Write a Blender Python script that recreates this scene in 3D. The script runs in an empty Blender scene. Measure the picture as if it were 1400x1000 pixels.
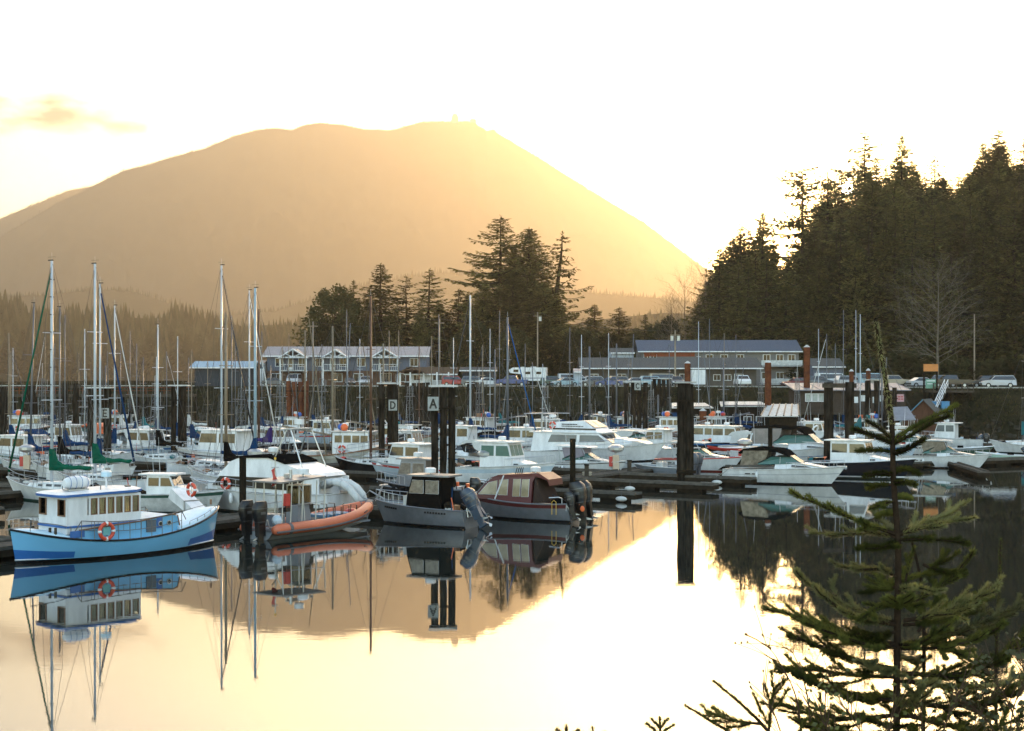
import bpy, math, random
from mathutils import Vector, Matrix, noise as mnoise
import numpy as np
R = math.radians
C = bpy.context.scene.collection
# ------------------------------------------------------------------ camera
F = 1944.0            # focal length in photo pixels (photo 1400 px wide)
CH = 8.0              # eye height over the water
HY = 518.0            # horizon row of the photo
cam_d = bpy.data.cameras.new("camera"); cam = bpy.data.objects.new("camera", cam_d); C.objects.link(cam)
cam.location = (0, 0, CH); cam.rotation_euler = (R(90), 0, 0)
cam_d.lens = 50.0; cam_d.sensor_width = 36.0; cam_d.sensor_fit = 'HORIZONTAL'
cam_d.shift_y = 18.0/1400.0
cam_d.clip_start = 0.1; cam_d.clip_end = 60000
bpy.context.scene.camera = cam
def at(px, py, z=0.0):
    """point at height z seen at photo pixel (px,py) below the horizon"""
    D = F*(CH-z)/(py-HY); return Vector(((px-700)/F*D, D, z))
def atD(px, D, z=0.0): return Vector(((px-700)/F*D, D, z))
def zat(py, D): return CH-(py-HY)/F*D
# ------------------------------------------------------------------ world, sun, exposure
SUN_AZ = math.atan2(1158-700, F); SUN_EL = math.atan2(HY-257, math.hypot(F, 458))
sc = bpy.context.scene
w = bpy.data.worlds.new("World"); sc.world = w; w.use_nodes = True
wn, wl = w.node_tree.nodes, w.node_tree.links
bg = wn['Background']
sky = wn.new('ShaderNodeTexSky'); sky.sky_type = 'NISHITA'; sky.sun_disc = False
sky.sun_elevation = SUN_EL; sky.sun_rotation = SUN_AZ
sky.altitude = 0; sky.air_density = 1.0; sky.dust_density = 2.0; sky.ozone_density = 0.6
wtc = wn.new('ShaderNodeTexCoord')
def cloud_mask():
    # one small cloud: a soft ellipse round its direction, broken up by noise
    d = Vector(((62-700)/F, 1, (HY-157)/F)).normalized()
    rt = Vector((0,0,1)).cross(d)*-1; rt.normalize()
    def dot(v):
        n = wn.new('ShaderNodeVectorMath'); n.operation = 'DOT_PRODUCT'; n.inputs[1].default_value = v
        wl.new(wtc.outputs['Generated'], n.inputs[0]); return n.outputs['Value']
    def m(op, a, b, clamp=False):
        n = wn.new('ShaderNodeMath'); n.operation = op; n.use_clamp = clamp
        for i, v in enumerate((a, b)):
            if isinstance(v, (int, float)): n.inputs[i].default_value = v
            else: wl.new(v, n.inputs[i])
        return n.outputs[0]
    u = m('DIVIDE', dot(rt), 0.09); v = m('DIVIDE', m('SUBTRACT', dot(Vector((0,0,1))), d.z), 0.016)
    r = m('ADD', m('MULTIPLY', u, u), m('MULTIPLY', v, v))
    mp = wn.new('ShaderNodeMapping'); mp.inputs['Scale'].default_value = (22, 22, 60)
    wl.new(wtc.outputs['Generated'], mp.inputs[0])
    nz = wn.new('ShaderNodeTexNoise'); nz.inputs['Scale'].default_value = 1.6; nz.inputs['Detail'].default_value = 5
    wl.new(mp.outputs[0], nz.inputs['Vector'])
    k = m('SUBTRACT', m('MULTIPLY', nz.outputs[0], 2.8), m('ADD', m('MULTIPLY', r, .8), .62))
    return m('MULTIPLY', m('MULTIPLY', k, .9, True), .95), m
cm, _m = cloud_mask()
mx = wn.new('ShaderNodeMix'); mx.data_type = 'RGBA'
wl.new(cm, mx.inputs['Factor']); wl.new(sky.outputs[0], mx.inputs[6]); mx.inputs[7].default_value = (.40, .40, .46, 1)
wl.new(mx.outputs[2], bg.inputs[0]); bg.inputs[1].default_value = 0.15
sd = bpy.data.lights.new("sun", 'SUN'); sun = bpy.data.objects.new("sun", sd); C.objects.link(sun)
sd.energy = 3.2; sd.angle = R(0.5); sd.color = (1.0, 0.61, 0.27)
SUN_DIR = Vector((math.sin(SUN_AZ)*math.cos(SUN_EL), math.cos(SUN_AZ)*math.cos(SUN_EL), math.sin(SUN_EL)))
sun.rotation_euler = SUN_DIR.to_track_quat('Z', 'Y').to_euler()
sc.view_settings.view_transform = 'Standard'; sc.view_settings.look = 'None'
sc.view_settings.gamma = 1; sc.view_settings.use_curve_mapping = False
sc.view_settings.exposure = 2.74
sc.cycles.use_denoising = True
sc.cycles.max_bounces = 6; sc.cycles.diffuse_bounces = 2; sc.cycles.glossy_bounces = 3
sc.cycles.transmission_bounces = 4; sc.cycles.transparent_max_bounces = 12; sc.cycles.volume_bounces = 1
sc.cycles.sample_clamp_indirect = 6; sc.cycles.caustics_reflective = False; sc.cycles.caustics_refractive = False
# ------------------------------------------------------------------ materials
MATS = {}
def mat(name, col, rough=.6, metal=0.0, var=.18, scale=1.5, bump=0.0, bscale=8.0, spec=.5, col2=None, stretch=(1,1,1), transl=0.0):
    if name in MATS: return MATS[name]
    m = bpy.data.materials.new(name); m.use_nodes = True
    n, l = m.node_tree.nodes, m.node_tree.links
    p = n['Principled BSDF']; p.inputs['Roughness'].default_value = rough; p.inputs['Metallic'].default_value = metal
    p.inputs['Specular IOR Level'].default_value = spec
    if spec <= .1 or rough >= .7: p.inputs['IOR'].default_value = 1.0
    c = tuple(col)+(1,)
    if col2 is None: col2 = tuple(x*(1-var) for x in col)
    tc = n.new('ShaderNodeTexCoord'); mp = n.new('ShaderNodeMapping'); mp.inputs['Scale'].default_value = stretch
    l.new(tc.outputs['Object'], mp.inputs[0])
    nz = n.new('ShaderNodeTexNoise'); nz.inputs['Scale'].default_value = scale; nz.inputs['Detail'].default_value = 6
    nz.inputs['Roughness'].default_value = .6
    l.new(mp.outputs[0], nz.inputs['Vector'])
    cr = n.new('ShaderNodeValToRGB'); cr.color_ramp.elements[0].position = .35; cr.color_ramp.elements[1].position = .68
    cr.color_ramp.elements[0].color = tuple(col2)+(1,); cr.color_ramp.elements[1].color = c
    l.new(nz.outputs[0], cr.inputs[0]); l.new(cr.outputs[0], p.inputs['Base Color'])
    if bump:
        nb = n.new('ShaderNodeTexNoise'); nb.inputs['Scale'].default_value = bscale; nb.inputs['Detail'].default_value = 5
        l.new(mp.outputs[0], nb.inputs['Vector'])
        b = n.new('ShaderNodeBump'); b.inputs['Strength'].default_value = .8; b.inputs['Distance'].default_value = bump
        l.new(nb.outputs[0], b.inputs['Height']); l.new(b.outputs[0], p.inputs['Normal'])
    if transl:
        t = n.new('ShaderNodeBsdfTranslucent'); l.new(cr.outputs[0], t.inputs[0])
        mxs = n.new('ShaderNodeMixShader'); mxs.inputs[0].default_value = transl
        l.new(p.outputs[0], mxs.inputs[1]); l.new(t.outputs[0], mxs.inputs[2]); l.new(mxs.outputs[0], n['Material Output'].inputs[0])
    if transl:
        oi = n.new('ShaderNodeObjectInfo'); mr = n.new('ShaderNodeMapRange'); mr.inputs[3].default_value = .45; mr.inputs[4].default_value = 1.55
        l.new(oi.outputs['Random'], mr.inputs[0]); hs = n.new('ShaderNodeHueSaturation'); l.new(mr.outputs[0], hs.inputs['Value'])
        l.new(cr.outputs[0], hs.inputs['Color']); l.new(hs.outputs[0], p.inputs['Base Color']); l.new(hs.outputs[0], t.inputs[0])
    MATS[name] = m; return m
def mat_glass():
    if 'clear_glass' in MATS: return MATS['clear_glass']
    m = bpy.data.materials.new('clear_glass'); m.use_nodes = True; n, l = m.node_tree.nodes, m.node_tree.links
    n.remove(n['Principled BSDF'])
    t = n.new('ShaderNodeBsdfTransparent'); t.inputs[0].default_value = (.8,.84,.82,1)
    g = n.new('ShaderNodeBsdfGlossy'); g.inputs['Roughness'].default_value = .02
    fr = n.new('ShaderNodeFresnel'); fr.inputs[0].default_value = 1.5
    mxs = n.new('ShaderNodeMixShader'); l.new(fr.outputs[0], mxs.inputs[0]); l.new(t.outputs[0], mxs.inputs[1]); l.new(g.outputs[0], mxs.inputs[2])
    l.new(mxs.outputs[0], n['Material Output'].inputs[0]); MATS['clear_glass'] = m; return m
GLASS = mat_glass()
def mat_lit(name, col, s):
    m = bpy.data.materials.new(name); m.use_nodes = True; p = m.node_tree.nodes['Principled BSDF']
    p.inputs['Base Color'].default_value = tuple(col)+(1,); p.inputs['Emission Color'].default_value = tuple(col)+(1,)
    p.inputs['Emission Strength'].default_value = s; return m
# ------------------------------------------------------------------ mesh builder
class MB:
    def __init__(s): s.v = []; s.f = []; s.fm = []; s.mats = []
    def mi(s, m):
        if m not in s.mats: s.mats.append(m)
        return s.mats.index(m)
    def add(s, vs, fs, m):
        b = len(s.v); s.v.extend([tuple(v) for v in vs]); k = s.mi(m)
        for f in fs: s.f.append(tuple(b+i for i in f)); s.fm.append(k)
        return s
    def box(s, c, d, m, rz=0.0, rx=0.0, ry=0.0, top=1.0):
        x, y, z = d[0]/2, d[1]/2, d[2]/2
        vs = [Vector((a*x*(top if q>0 else 1), b*y*(top if q>0 else 1), q*z)) for q in (-1,1) for a,b in ((-1,-1),(1,-1),(1,1),(-1,1))]
        M = Matrix.Rotation(rz,3,'Z')@Matrix.Rotation(ry,3,'Y')@Matrix.Rotation(rx,3,'X')
        c = Vector(c)
        return s.add([M@v+c for v in vs], [(3,2,1,0),(4,5,6,7),(0,1,5,4),(1,2,6,5),(2,3,7,6),(3,0,4,7)], m)
    def tube(s, pts, r, m, n=6, r2=None, cap=True):
        pts = [Vector(p) for p in pts]; k = len(pts)
        rs = r if isinstance(r, (list, tuple)) else [r+( (r2 if r2 is not None else r)-r)*i/(k-1) for i in range(k)]
        vs = []; prev = None
        for i, p in enumerate(pts):
            d = (pts[min(i+1,k-1)]-pts[max(i-1,0)]);  d = d.normalized() if d.length > 1e-9 else Vector((0,0,1))
            if prev is None:
                a = Vector((0,0,1)) if abs(d.z) < .9 else Vector((1,0,0)); a = (a-d*a.dot(d)).normalized()
            else: a = (prev-d*prev.dot(d)); a = a.normalized() if a.length > 1e-6 else Vector((1,0,0))
            prev = a; b = d.cross(a)
            for j in range(n):
                t = 2*math.pi*j/n; vs.append(p+(a*math.cos(t)+b*math.sin(t))*rs[i])
        fs = [(i*n+j, i*n+(j+1)%n, (i+1)*n+(j+1)%n, (i+1)*n+j) for i in range(k-1) for j in range(n)]
        if cap: fs += [tuple(range(n-1,-1,-1)), tuple((k-1)*n+j for j in range(n))]
        return s.add(vs, fs, m)
    def prism(s, prof, y0, y1, m, hw=None):
        """side profile [(x,z)] given width from y0 to y1; hw(x,z) overrides the half width"""
        n = len(prof)
        a = [((x, -hw(x,z), z) if hw else (x, y0, z)) for x, z in prof]; b = [((x, hw(x,z), z) if hw else (x, y1, z)) for x, z in prof]
        fs = [tuple(range(n)), tuple(range(2*n-1, n-1, -1))]+[((i+1)%n, i, n+i, n+(i+1)%n) for i in range(n)]
        return s.add(a+b, fs, m)
    def ext(s, poly, d, m):
        """closed polygon of 3D points extruded by vector d"""
        n = len(poly); d = Vector(d); p = [Vector(q) for q in poly]
        return s.add(p+[q+d for q in p], [tuple(range(n-1,-1,-1)), tuple(range(n,2*n))]+[(i,(i+1)%n,n+(i+1)%n,n+i) for i in range(n)], m)
    def ell(s, c, r, m, nu=10, nv=7):
        vs = []; c = Vector(c)
        for i in range(nv+1):
            t = math.pi*i/nv
            for j in range(nu):
                p = 2*math.pi*j/nu; vs.append(c+Vector((r[0]*math.sin(t)*math.cos(p), r[1]*math.sin(t)*math.sin(p), r[2]*math.cos(t))))
        fs = [(i*nu+j, (i+1)*nu+j, (i+1)*nu+(j+1)%nu, i*nu+(j+1)%nu) for i in range(nv) for j in range(nu)]
        return s.add(vs, fs, m)
    def ring(s, c, R_, r, m, ax='y', n=16, k=6):
        c = Vector(c); pts = []
        for i in range(n+1):
            t = 2*math.pi*i/n
            q = {'y': (math.cos(t),0,math.sin(t)), 'x': (0,math.cos(t),math.sin(t)), 'z': (math.cos(t),math.sin(t),0)}[ax]
            pts.append(c+Vector(q)*R_)
        return s.tube(pts, r, m, k, cap=False)
    def build(s, name, parent=None, smooth=False, loc=None):
        me = bpy.data.meshes.new(name); me.from_pydata(s.v, [], s.f)
        for m in s.mats: me.materials.append(m)
        me.polygons.foreach_set('material_index', s.fm)
        if smooth: me.polygons.foreach_set('use_smooth', [True]*len(s.f))
        me.update()
        o = bpy.data.objects.new(name, me); C.objects.link(o)
        if parent is not None: o.parent = parent
        if loc is not None: o.location = loc
        if smooth == 'auto':
            me.set_sharp_from_angle(angle=R(35))
        return o
def tag(o, label=None, cat=None, group=None, kind=None):
    if label: o['label'] = label
    if cat: o['category'] = cat
    if group: o['group'] = group
    if kind: o['kind'] = kind
    return o
def thing(name, label, cat, loc=(0,0,0), rz=0.0, group=None):
    o = bpy.data.objects.new(name, None); C.objects.link(o); o.location = loc; o.rotation_euler = (0,0,rz)
    o.empty_display_size = .5
    return tag(o, label, cat, group)
def copy_tree(o, parent=None):
    c = o.copy(); C.objects.link(c); c.parent = parent
    for ch in list(o.children): copy_tree(ch, c)
    return c
def interp(tab, x):
    return float(np.interp(x, [a for a,_ in tab], [b for _,b in tab]))
def sm(a, b, x):
    t = min(1, max(0, (x-a)/(b-a))); return t*t*(3-2*t)
# ------------------------------------------------------------------ water, ground, hills
def mat_water():
    m = bpy.data.materials.new('harbour_water'); m.use_nodes = True; n, l = m.node_tree.nodes, m.node_tree.links
    p = n['Principled BSDF']; p.inputs['Base Color'].default_value = (.012,.016,.014,1); p.inputs['Roughness'].default_value = .015
    p.inputs['IOR'].default_value = 1.75
    g = n.new('ShaderNodeNewGeometry')
    def nz(sc_, det, st):
        mp = n.new('ShaderNodeMapping'); mp.inputs['Scale'].default_value = st; l.new(g.outputs['Position'], mp.inputs[0])
        q = n.new('ShaderNodeTexNoise'); q.inputs['Scale'].default_value = sc_; q.inputs['Detail'].default_value = det; l.new(mp.outputs[0], q.inputs['Vector']); return q.outputs[0]
    a = nz(2.2, 2, (.5,1.5,1)); b = nz(.22, 2, (.6,1,1)); c = nz(.06, 1, (1,1,1))
    # ripples fade in and out in patches
    mul = n.new('ShaderNodeMath'); mul.operation = 'MULTIPLY'; l.new(a, mul.inputs[0]); 
    mr = n.new('ShaderNodeMapRange'); mr.inputs[1].default_value = .4; mr.inputs[2].default_value = .65; mr.inputs[3].default_value = .25; mr.inputs[4].default_value = 1.0
    l.new(c, mr.inputs[0]); l.new(mr.outputs[0], mul.inputs[1])
    ad = n.new('ShaderNodeMath'); ad.operation = 'ADD'; l.new(mul.outputs[0], ad.inputs[0])
    m2 = n.new('ShaderNodeMath'); m2.operation = 'MULTIPLY'; m2.inputs[1].default_value = 1.0; l.new(b, m2.inputs[0]); l.new(m2.outputs[0], ad.inputs[1])
    bp = n.new('ShaderNodeBump'); bp.inputs['Strength'].default_value = 1; bp.inputs['Distance'].default_value = .0015
    l.new(ad.outputs[0], bp.inputs['Height']); l.new(bp.outputs[0], p.inputs['Normal'])
    return m
def sheet(name, xs, ys, hf, m, kind='structure'):
    nx, ny = len(xs), len(ys)
    vs = [(x, y, hf(x, y)) for y in ys for x in xs]
    fs = [(j*nx+i, j*nx+i+1, (j+1)*nx+i+1, (j+1)*nx+i) for j in range(ny-1) for i in range(nx-1)]
    b = MB(); b.add(vs, fs, m); o = b.build(name, smooth=True); o['kind'] = kind; return o
sheet('water', [-6400, 0, 6400], [-110, 50, 5200], lambda x,y: 0.0, mat_water())
def shore(X):
    return interp([(-400,250),(-120,235),(-60,222),(0,214),(30,205),(45,190),(60,175),(90,160),(200,140),(400,120)], X)
def gz(X, Y):
    s = shore(X); t = Y-s
    top = 6.7
    z = -2.5+ (top+2.5)*sm(-6, 17, t)
    z += .35*mnoise.noise((X*.11, Y*.11, 0))*sm(0,8,t)*(1-sm(12,17,t))*3
    if Y > 262: z += 44*sm(40, 120, X-(Y-300)*.12)*sm(262, 390, Y)+mnoise.noise((X*.02,Y*.02,3))*2*sm(262,300,Y)
    if X < -40: z -= 0.0
    if Y > 520: z -= sm(520, 900, Y)*(z-2)
    return z
mGround = mat('bank_soil', (.030,.026,.015), .95, col2=(.011,.012,.006), scale=.5, bump=.25, bscale=1.6)
xs = list(np.concatenate([np.linspace(-1600,-160,16)[:-1], np.linspace(-160,200,150), np.linspace(200,2600,16)[1:]]))
ys = list(np.concatenate([np.linspace(110,150,8)[:-1], np.linspace(150,262,80)[:-1], np.linspace(262,520,60), np.linspace(520,5000,20)[1:]]))
sheet('ground', xs, ys, gz, mGround)
# bank under the camera
def nearz(X, Y): return 6.3 - max(0, Y-1.5)*.75 + .12*mnoise.noise((X*.6,Y*.6,1)) 
sheet('near_bank', list(np.linspace(-40,40,60)), list(np.concatenate([np.linspace(-60,-4,8),np.linspace(-3,13,24)])), nearz, mGround)
RIDGE = [(-700,470),(-400,420),(-100,358),(0,325),(50,295),(80,277),(100,268),(125,256),(170,234),(200,227),(230,217),(280,204),(320,187),(350,179),(375,176),(400,179),(415,172),(437,169),(470,172),(500,178),(535,179),(575,168),(600,167),(645,167),(665,180),(672,178),(700,195),(750,225),(800,257),(850,287),(880,305),(920,335),(960,365),(1000,390),(1100,440),(1200,470),(1500,500),(2100,512)]
mMtn = mat('mountain_forest', (.040,.048,.030), .95, col2=(.022,.028,.018), scale=.006)
def mountain(name, prof, D0, Dn, Df, seed, pxs, amp, m, rough_=3.5):
    rnd = random.Random(seed); vs = []; ny = 26
    fr = [0.0]+[i/56 for i in range(1,57)]; back = [i/8 for i in range(1,9)]
    for j in range(len(fr)+len(back)):
        for i, px in enumerate(pxs):
            H = zat(interp(prof, px), D0)
            if j < len(fr):
                t = fr[j]; D = Dn+(D0-Dn)*t; s = t**1.25
            else:
                t = back[j-len(fr)]; D = D0+(Df-D0)*t; s = 1-t
            nzv = mnoise.fractal((px*.012+seed, D*.0015, seed*1.7), 1.0, 2.0, 4)
            z = H*s + amp*nzv*math.sin(min(1,s)*math.pi)
            if j == 0 or (j == len(fr)+len(back)-1): z = -2
            D += amp*1.2*nzv*math.sin(min(1,s)*math.pi)
            vs.append(((px-700)/F*D, D, z))
    nx = len(pxs); nr = len(fr)+len(back)
    fs = [(j*nx+i, j*nx+i+1, (j+1)*nx+i+1, (j+1)*nx+i) for j in range(nr-1) for i in range(nx-1)]
    b = MB(); b.add(vs, fs, m); o = b.build(name, smooth=True); o['kind'] = 'structure'
    if rough_:
        t = MB(); px = pxs[0]
        while px < pxs[-1]:
            H = zat(interp(prof, px), D0); X = (px-700)/F*D0; h = rough_*rnd.uniform(.3,1.0)*(1.6 if rnd.random()<.12 else 1); w_ = h*.28; dy = rnd.uniform(-12,12)
            t.add([(X-w_,D0+dy,H-4),(X+w_,D0+dy,H-4),(X,D0+dy-w_,H-4),(X,D0+dy+w_,H-4),(X+rnd.uniform(-.3,.3),D0+dy,H+h)], [(0,2,4),(2,1,4),(1,3,4),(3,0,4)], m); px += rnd.uniform(.35,1.1)*w_*F/D0*1.6
        q = t.build(name+'_treeline'); q['kind'] = 'stuff'; q['label'] = 'fringe of tiny conifers along the crest of the '+name.replace('_',' '); q['category'] = 'trees'
    return o
mountain('mountain', RIDGE, 7000, 4200, 8400, 3, list(np.arange(-700, 2100, 3)), 130, mMtn, 13)
mountain('far_ridge', [(-700,420),(-300,370),(-100,332),(0,300),(95,261),(120,257),(150,262),(250,300),(500,400),(800,500)], 8700, 7900, 9200, 8, list(np.arange(-600, 700, 3)), 30, mMtn, 14)
mountain('foothill', [(-700,440),(0,405),(60,404),(90,400),(130,396),(180,398),(230,415),(300,432),(380,425),(450,402),(520,385),(600,373),(650,377),(700,385),(800,400),(900,408),(1000,420),(1400,440),(2000,470)], 3400, 2700, 3800, 5, list(np.arange(-700, 2000, 4)), 14, mMtn, 12)
H2 = [(-600,440),(0,420),(60,432),(130,430),(200,436),(260,432),(330,446),(400,444),(470,452),(600,455),(760,448),(830,436),(910,428),(980,430),(1400,450),(1900,470)]
mountain('wooded_hill', H2, 1500, 1150, 1700, 9, list(np.arange(-600, 1900, 6)), 3, mMtn, 0)
# radar station on the summit
rs = thing('radar_station', 'tiny radar dome building on the mountain summit', 'radar station', atD(622, 6990, zat(168, 6990)-6))
mPale = mat('pale_concrete', (.45,.44,.42), .8)
b = MB(); b.box((0,0,6), (13,12,12), mPale); b.build('tower', rs)
b = MB(); b.ell((0,0,14), (6,6,6), mPale, 14, 8); b.build('radome', rs, True)
b = MB(); b.tube([(-22,0,0),(-22,0,22)], .6, mPale); b.tube([(-26,0,20),(-20,0,23)], .5, mPale); b.build('aerial', rs)
b = MB(); b.box((34,0,5), (12,8,7), mPale); b.build('annex', rs); rs.scale = (2.6,2.6,2.6)
# ------------------------------------------------------------------ the sun's disc, far outside the haze
b = MB(); b.ell((0,0,0), (85,85,85), mat_lit('sun_fire', (1,.82,.5), 200), 20, 12)
o = b.build('sun_disc', smooth=True, loc=tuple(SUN_DIR*20000+Vector((0,0,CH)))); o['kind'] = 'structure'
# ------------------------------------------------------------------ haze
hz = MB(); hz.box((0, 4640, 798), (13000, 9520, 1604), bpy.data.materials.new('haze_air')); ho = hz.build('haze'); ho['kind'] = 'stuff'
hm = hz.mats[0]; hm.use_nodes = True; hn = hm.node_tree.nodes; hn.remove(hn['Principled BSDF'])
pv = hn.new('ShaderNodeVolumePrincipled'); pv.inputs['Color'].default_value = (.395,.365,.315,1)
pv.inputs['Density'].default_value = 0.00020; pv.inputs['Anisotropy'].default_value = .58
hm.node_tree.links.new(pv.outputs[0], hn['Material Output'].inputs['Volume'])
# ------------------------------------------------------------------ trees
mBark = mat('bark', (.05,.038,.026), .95, var=.4, scale=4, stretch=(1,1,.2))
mNeed = mat('conifer_needles', (.15,.135,.045), .85, col2=(.035,.038,.014), scale=.35, transl=.3, spec=.1)
mNeed2 = mat('conifer_needles_dark', (.12,.112,.04), .85, col2=(.028,.031,.012), scale=.4, transl=.25, spec=.1)
mTwig = mat('bare_twigs', (.16,.125,.085), .9, var=.3)
mTwigPale = mat('pale_bare_twigs', (.17,.145,.11), .9, var=.3)
mBush = mat('bush_leaves', (.075,.072,.028), .85, col2=(.035,.040,.018), scale=.5, transl=.3, spec=.1)
class LB:
    """fast leaf builder: triangles/quads in numpy lists"""
    def __init__(s): s.v = []; s.n = 0; s.f = []
    def leaf(s, p, d, side, L, W):
        a = p; e = p+d*L; q = side*W
        s.v += [tuple(a-q*.35), tuple(a+d*L*.5-q), tuple(e), tuple(a+d*L*.5+q)]; s.f.append((s.n, s.n+1, s.n+2, s.n+3)); s.n += 4
def crown_obj(name, lb, limb, m, parent):
    b = MB(); b.v = lb.v; b.f = lb.f; b.mi(m); b.fm = [0]*len(lb.f)
    base = len(b.v); k = b.mi(mBark) if limb is None or not limb.mats else b.mi(limb.mats[0])
    if limb: b.v = b.v+limb.v; b.f = b.f+[tuple(base+i for i in f) for f in limb.f]; b.fm += [k]*len(limb.f)
    return b.build(name, parent)
def branchy(lb, limb, rnd, o, d, L, droop, dens, lw, lift=.0, hang=.4, wid=.34):
    """one conifer bough: curved limb, flat sprays left and right"""
    n = max(3, int(L/.75)); p = o.copy(); pts = [p.copy()]; d = d.normalized()
    side0 = d.cross(Vector((0,0,1))).normalized()
    for i in range(n):
        t = i/n
        dd = (d+Vector((0,0,lift*(1.6*t-.3)-droop*(1-t)*.55))).normalized(); p = p+dd*(L/n); pts.append(p.copy())
        wdt = wid*L*(1-.75*t)*min(1, .45+2*t)
        k = max(4, int(dens*(1.2+wdt*1.3))) + (5 if L < 2.6 else 1); lsc = min(1, .4+L/4.5)
        for _ in range(k):
            s = rnd.choice((-1,1)); u = rnd.random()
            q = p-dd*(L/n)*rnd.random()+side0*s*wdt*u*.9+Vector((0,0,-hang*u*wdt*.5))
            dr = (dd*rnd.uniform(.2,1)+side0*s*rnd.uniform(.3,1)+Vector((0,0,rnd.uniform(-hang*1.6,.15)))).normalized()
            sd_ = Vector((rnd.uniform(-1,1), rnd.uniform(-1,1), rnd.uniform(-.4,.4))).normalized()
            lb.leaf(q, dr, sd_, lw*lsc*rnd.uniform(.7,1.5), lw*lsc*rnd.uniform(.2,.42))
    limb.tube(pts, max(.05, L*.02), mBark, 4, r2=.035, cap=False)
def conifer(name, H, Rb, seed, start=.12, nb=110, gap=0.0, m=None, droop=.35, lift=.35, top_pow=.85, dens=3.2, lw=.85, wob=.3, tr=None, hang=.45, flag=0.0, jag=.35):
    rnd = random.Random(seed); root = bpy.data.objects.new(name, None)
    trk = MB(); r0 = tr or H*.014; bend = Vector((rnd.uniform(-wob,wob), rnd.uniform(-wob,wob), 0))
    P = lambda t: Vector((bend.x*math.sin(t*5)*(t), bend.y*math.cos(t*4)*t, H*t))
    trk.tube([P(i/10)-Vector((0,0,1 if i==0 else 0)) for i in range(11)], [r0*(1-i/10)**.8+.025 for i in range(11)], mBark, 7)
    lb = LB(); limb = MB(); ph = rnd.random()*6
    i = 0
    while i < nb:
        t = start+(1-start)*(i/nb)**.92
        az = ph+i*2.399+rnd.uniform(-.4,.4)
        prof = ((1-t)/(1-start))**top_pow*(.55+.45*min(1,(t-start)/.18+.15))
        L = Rb*prof*rnd.uniform(1-jag*1.2, 1+jag)+.35
        if flag: L *= 1+flag*math.cos(az)
        if gap and mnoise.noise((t*9+seed, az*.6, seed)) < gap-.35: i += 1; continue
        d = Vector((math.cos(az), math.sin(az), .25*t-.1))
        branchy(lb, limb, rnd, P(t), d, L, droop*(1-t*.6), dens, lw*(.75+.35*(1-t)), lift, hang)
        i += 1
    for k in range(10):
        a = rnd.random()*6.28; lb.leaf(P(1-.02*k/3), Vector((math.cos(a)*.5, math.sin(a)*.5, .9)).normalized(), Vector((math.sin(a),-math.cos(a),0)), .7, .09)
    C.objects.link(root); trk.build('trunk', root, True); crown_obj('crown', lb, limb, m or mNeed, root)
    return root, H
def broadleaf(name, H, Rb, seed, m, n=2600, lw=.5, lumps=16, start=.12):
    """rounded crown of leaf clumps with uneven outline"""
    rnd = random.Random(seed); root = bpy.data.objects.new(name, None); C.objects.link(root)
    trk = MB(); trk.tube([(0,0,-.6),(0,.1,H*.3),(.2,0,H*.6)], [H*.022,H*.016,H*.006], mBark, 7); 
    lb = LB(); limb = MB()
    for k in range(lumps):
        t = start+(1-start)*(k+.5)/lumps; a = k*2.4; rr = Rb*math.sin(math.pi*min(1,max(.12,(t-start)/(1-start)*.86+.1)))**.7
        c = Vector((math.cos(a)*rr*.62, math.sin(a)*rr*.62, H*t*.93)); s = Rb*.42*rnd.uniform(.7,1.15)*(1-.45*t)
        limb.tube([(0,0,max(.5,c.z-H*.18)), c*.6+Vector((0,0,c.z*.36)), c], H*.006, mBark, 4, r2=.02, cap=False)
        for _ in range(n//lumps):
            v = Vector((rnd.gauss(0,1), rnd.gauss(0,1), rnd.gauss(0,1))).normalized()*s*rnd.uniform(.35,1.08)
            v.z *= 1.15
            d = Vector((rnd.uniform(-1,1), rnd.uniform(-1,1), rnd.uniform(-.8,.6))).normalized(); sd_ = d.orthogonal().normalized()
            lb.leaf(c+v, d, sd_, lw*rnd.uniform(.6,1.4), lw*.35)
    trk.build('trunk', root, True); crown_obj('crown', lb, limb, m, root); return root, H
def bare(name, H, Rb, seed, m, depth=4, n0=26, upright=.75, thick=1.0, trunk_full=True):
    """leafless tree: trunk with ascending limbs and forking twigs"""
    rnd = random.Random(seed); root = bpy.data.objects.new(name, None); C.objects.link(root)
    trk = MB(); limb = MB(); r0 = H*.011*thick
    trk.tube([(rnd.uniform(-.15,.15)*i*.2,0,H*i/8-(.8 if i==0 else 0)) for i in range(9)], [r0*(1-i/8)+.02 for i in range(9)], m, 7)
    def grow(p, d, L, r, k):
        pts = [p]; q = p
        for i in range(3):
            d = (d+Vector((rnd.uniform(-.16,.16), rnd.uniform(-.16,.16), rnd.uniform(-.02,.14)))).normalized(); q = q+d*(L/3); pts.append(q)
        limb.tube(pts, r, m, 4 if k > 1 else 3, r2=r*.45, cap=False)
        if k <= 0: return
        for i in range(1, 4):
            for s in range(2 if k > 1 else 1 + (rnd.random()<.5)):
                side = d.cross(Vector((rnd.uniform(-1,1), rnd.uniform(-1,1), rnd.uniform(-1,1)))).normalized()
                grow(pts[i], (d*.9+side*.75).normalized(), L*rnd.uniform(.42,.58), r*.5, k-1)
    for i in range(n0):
        t = .18+.8*i/n0; a = i*2.4+rnd.uniform(-.3,.3)
        prof = math.sin(math.pi*min(1,.22+.78*(t-.1)))**.8*1.05
        d = Vector((math.cos(a), math.sin(a), upright*(.5+t))).normalized()
        grow(Vector((0,0,H*t)), d, Rb*prof*rnd.uniform(.8,1.15)+.6, max(.03, r0*.32*(1.1-t)), depth-2)
    trk.build('trunk', root, True); limb.build('crown', root); return root, H
PROTO = {}
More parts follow.
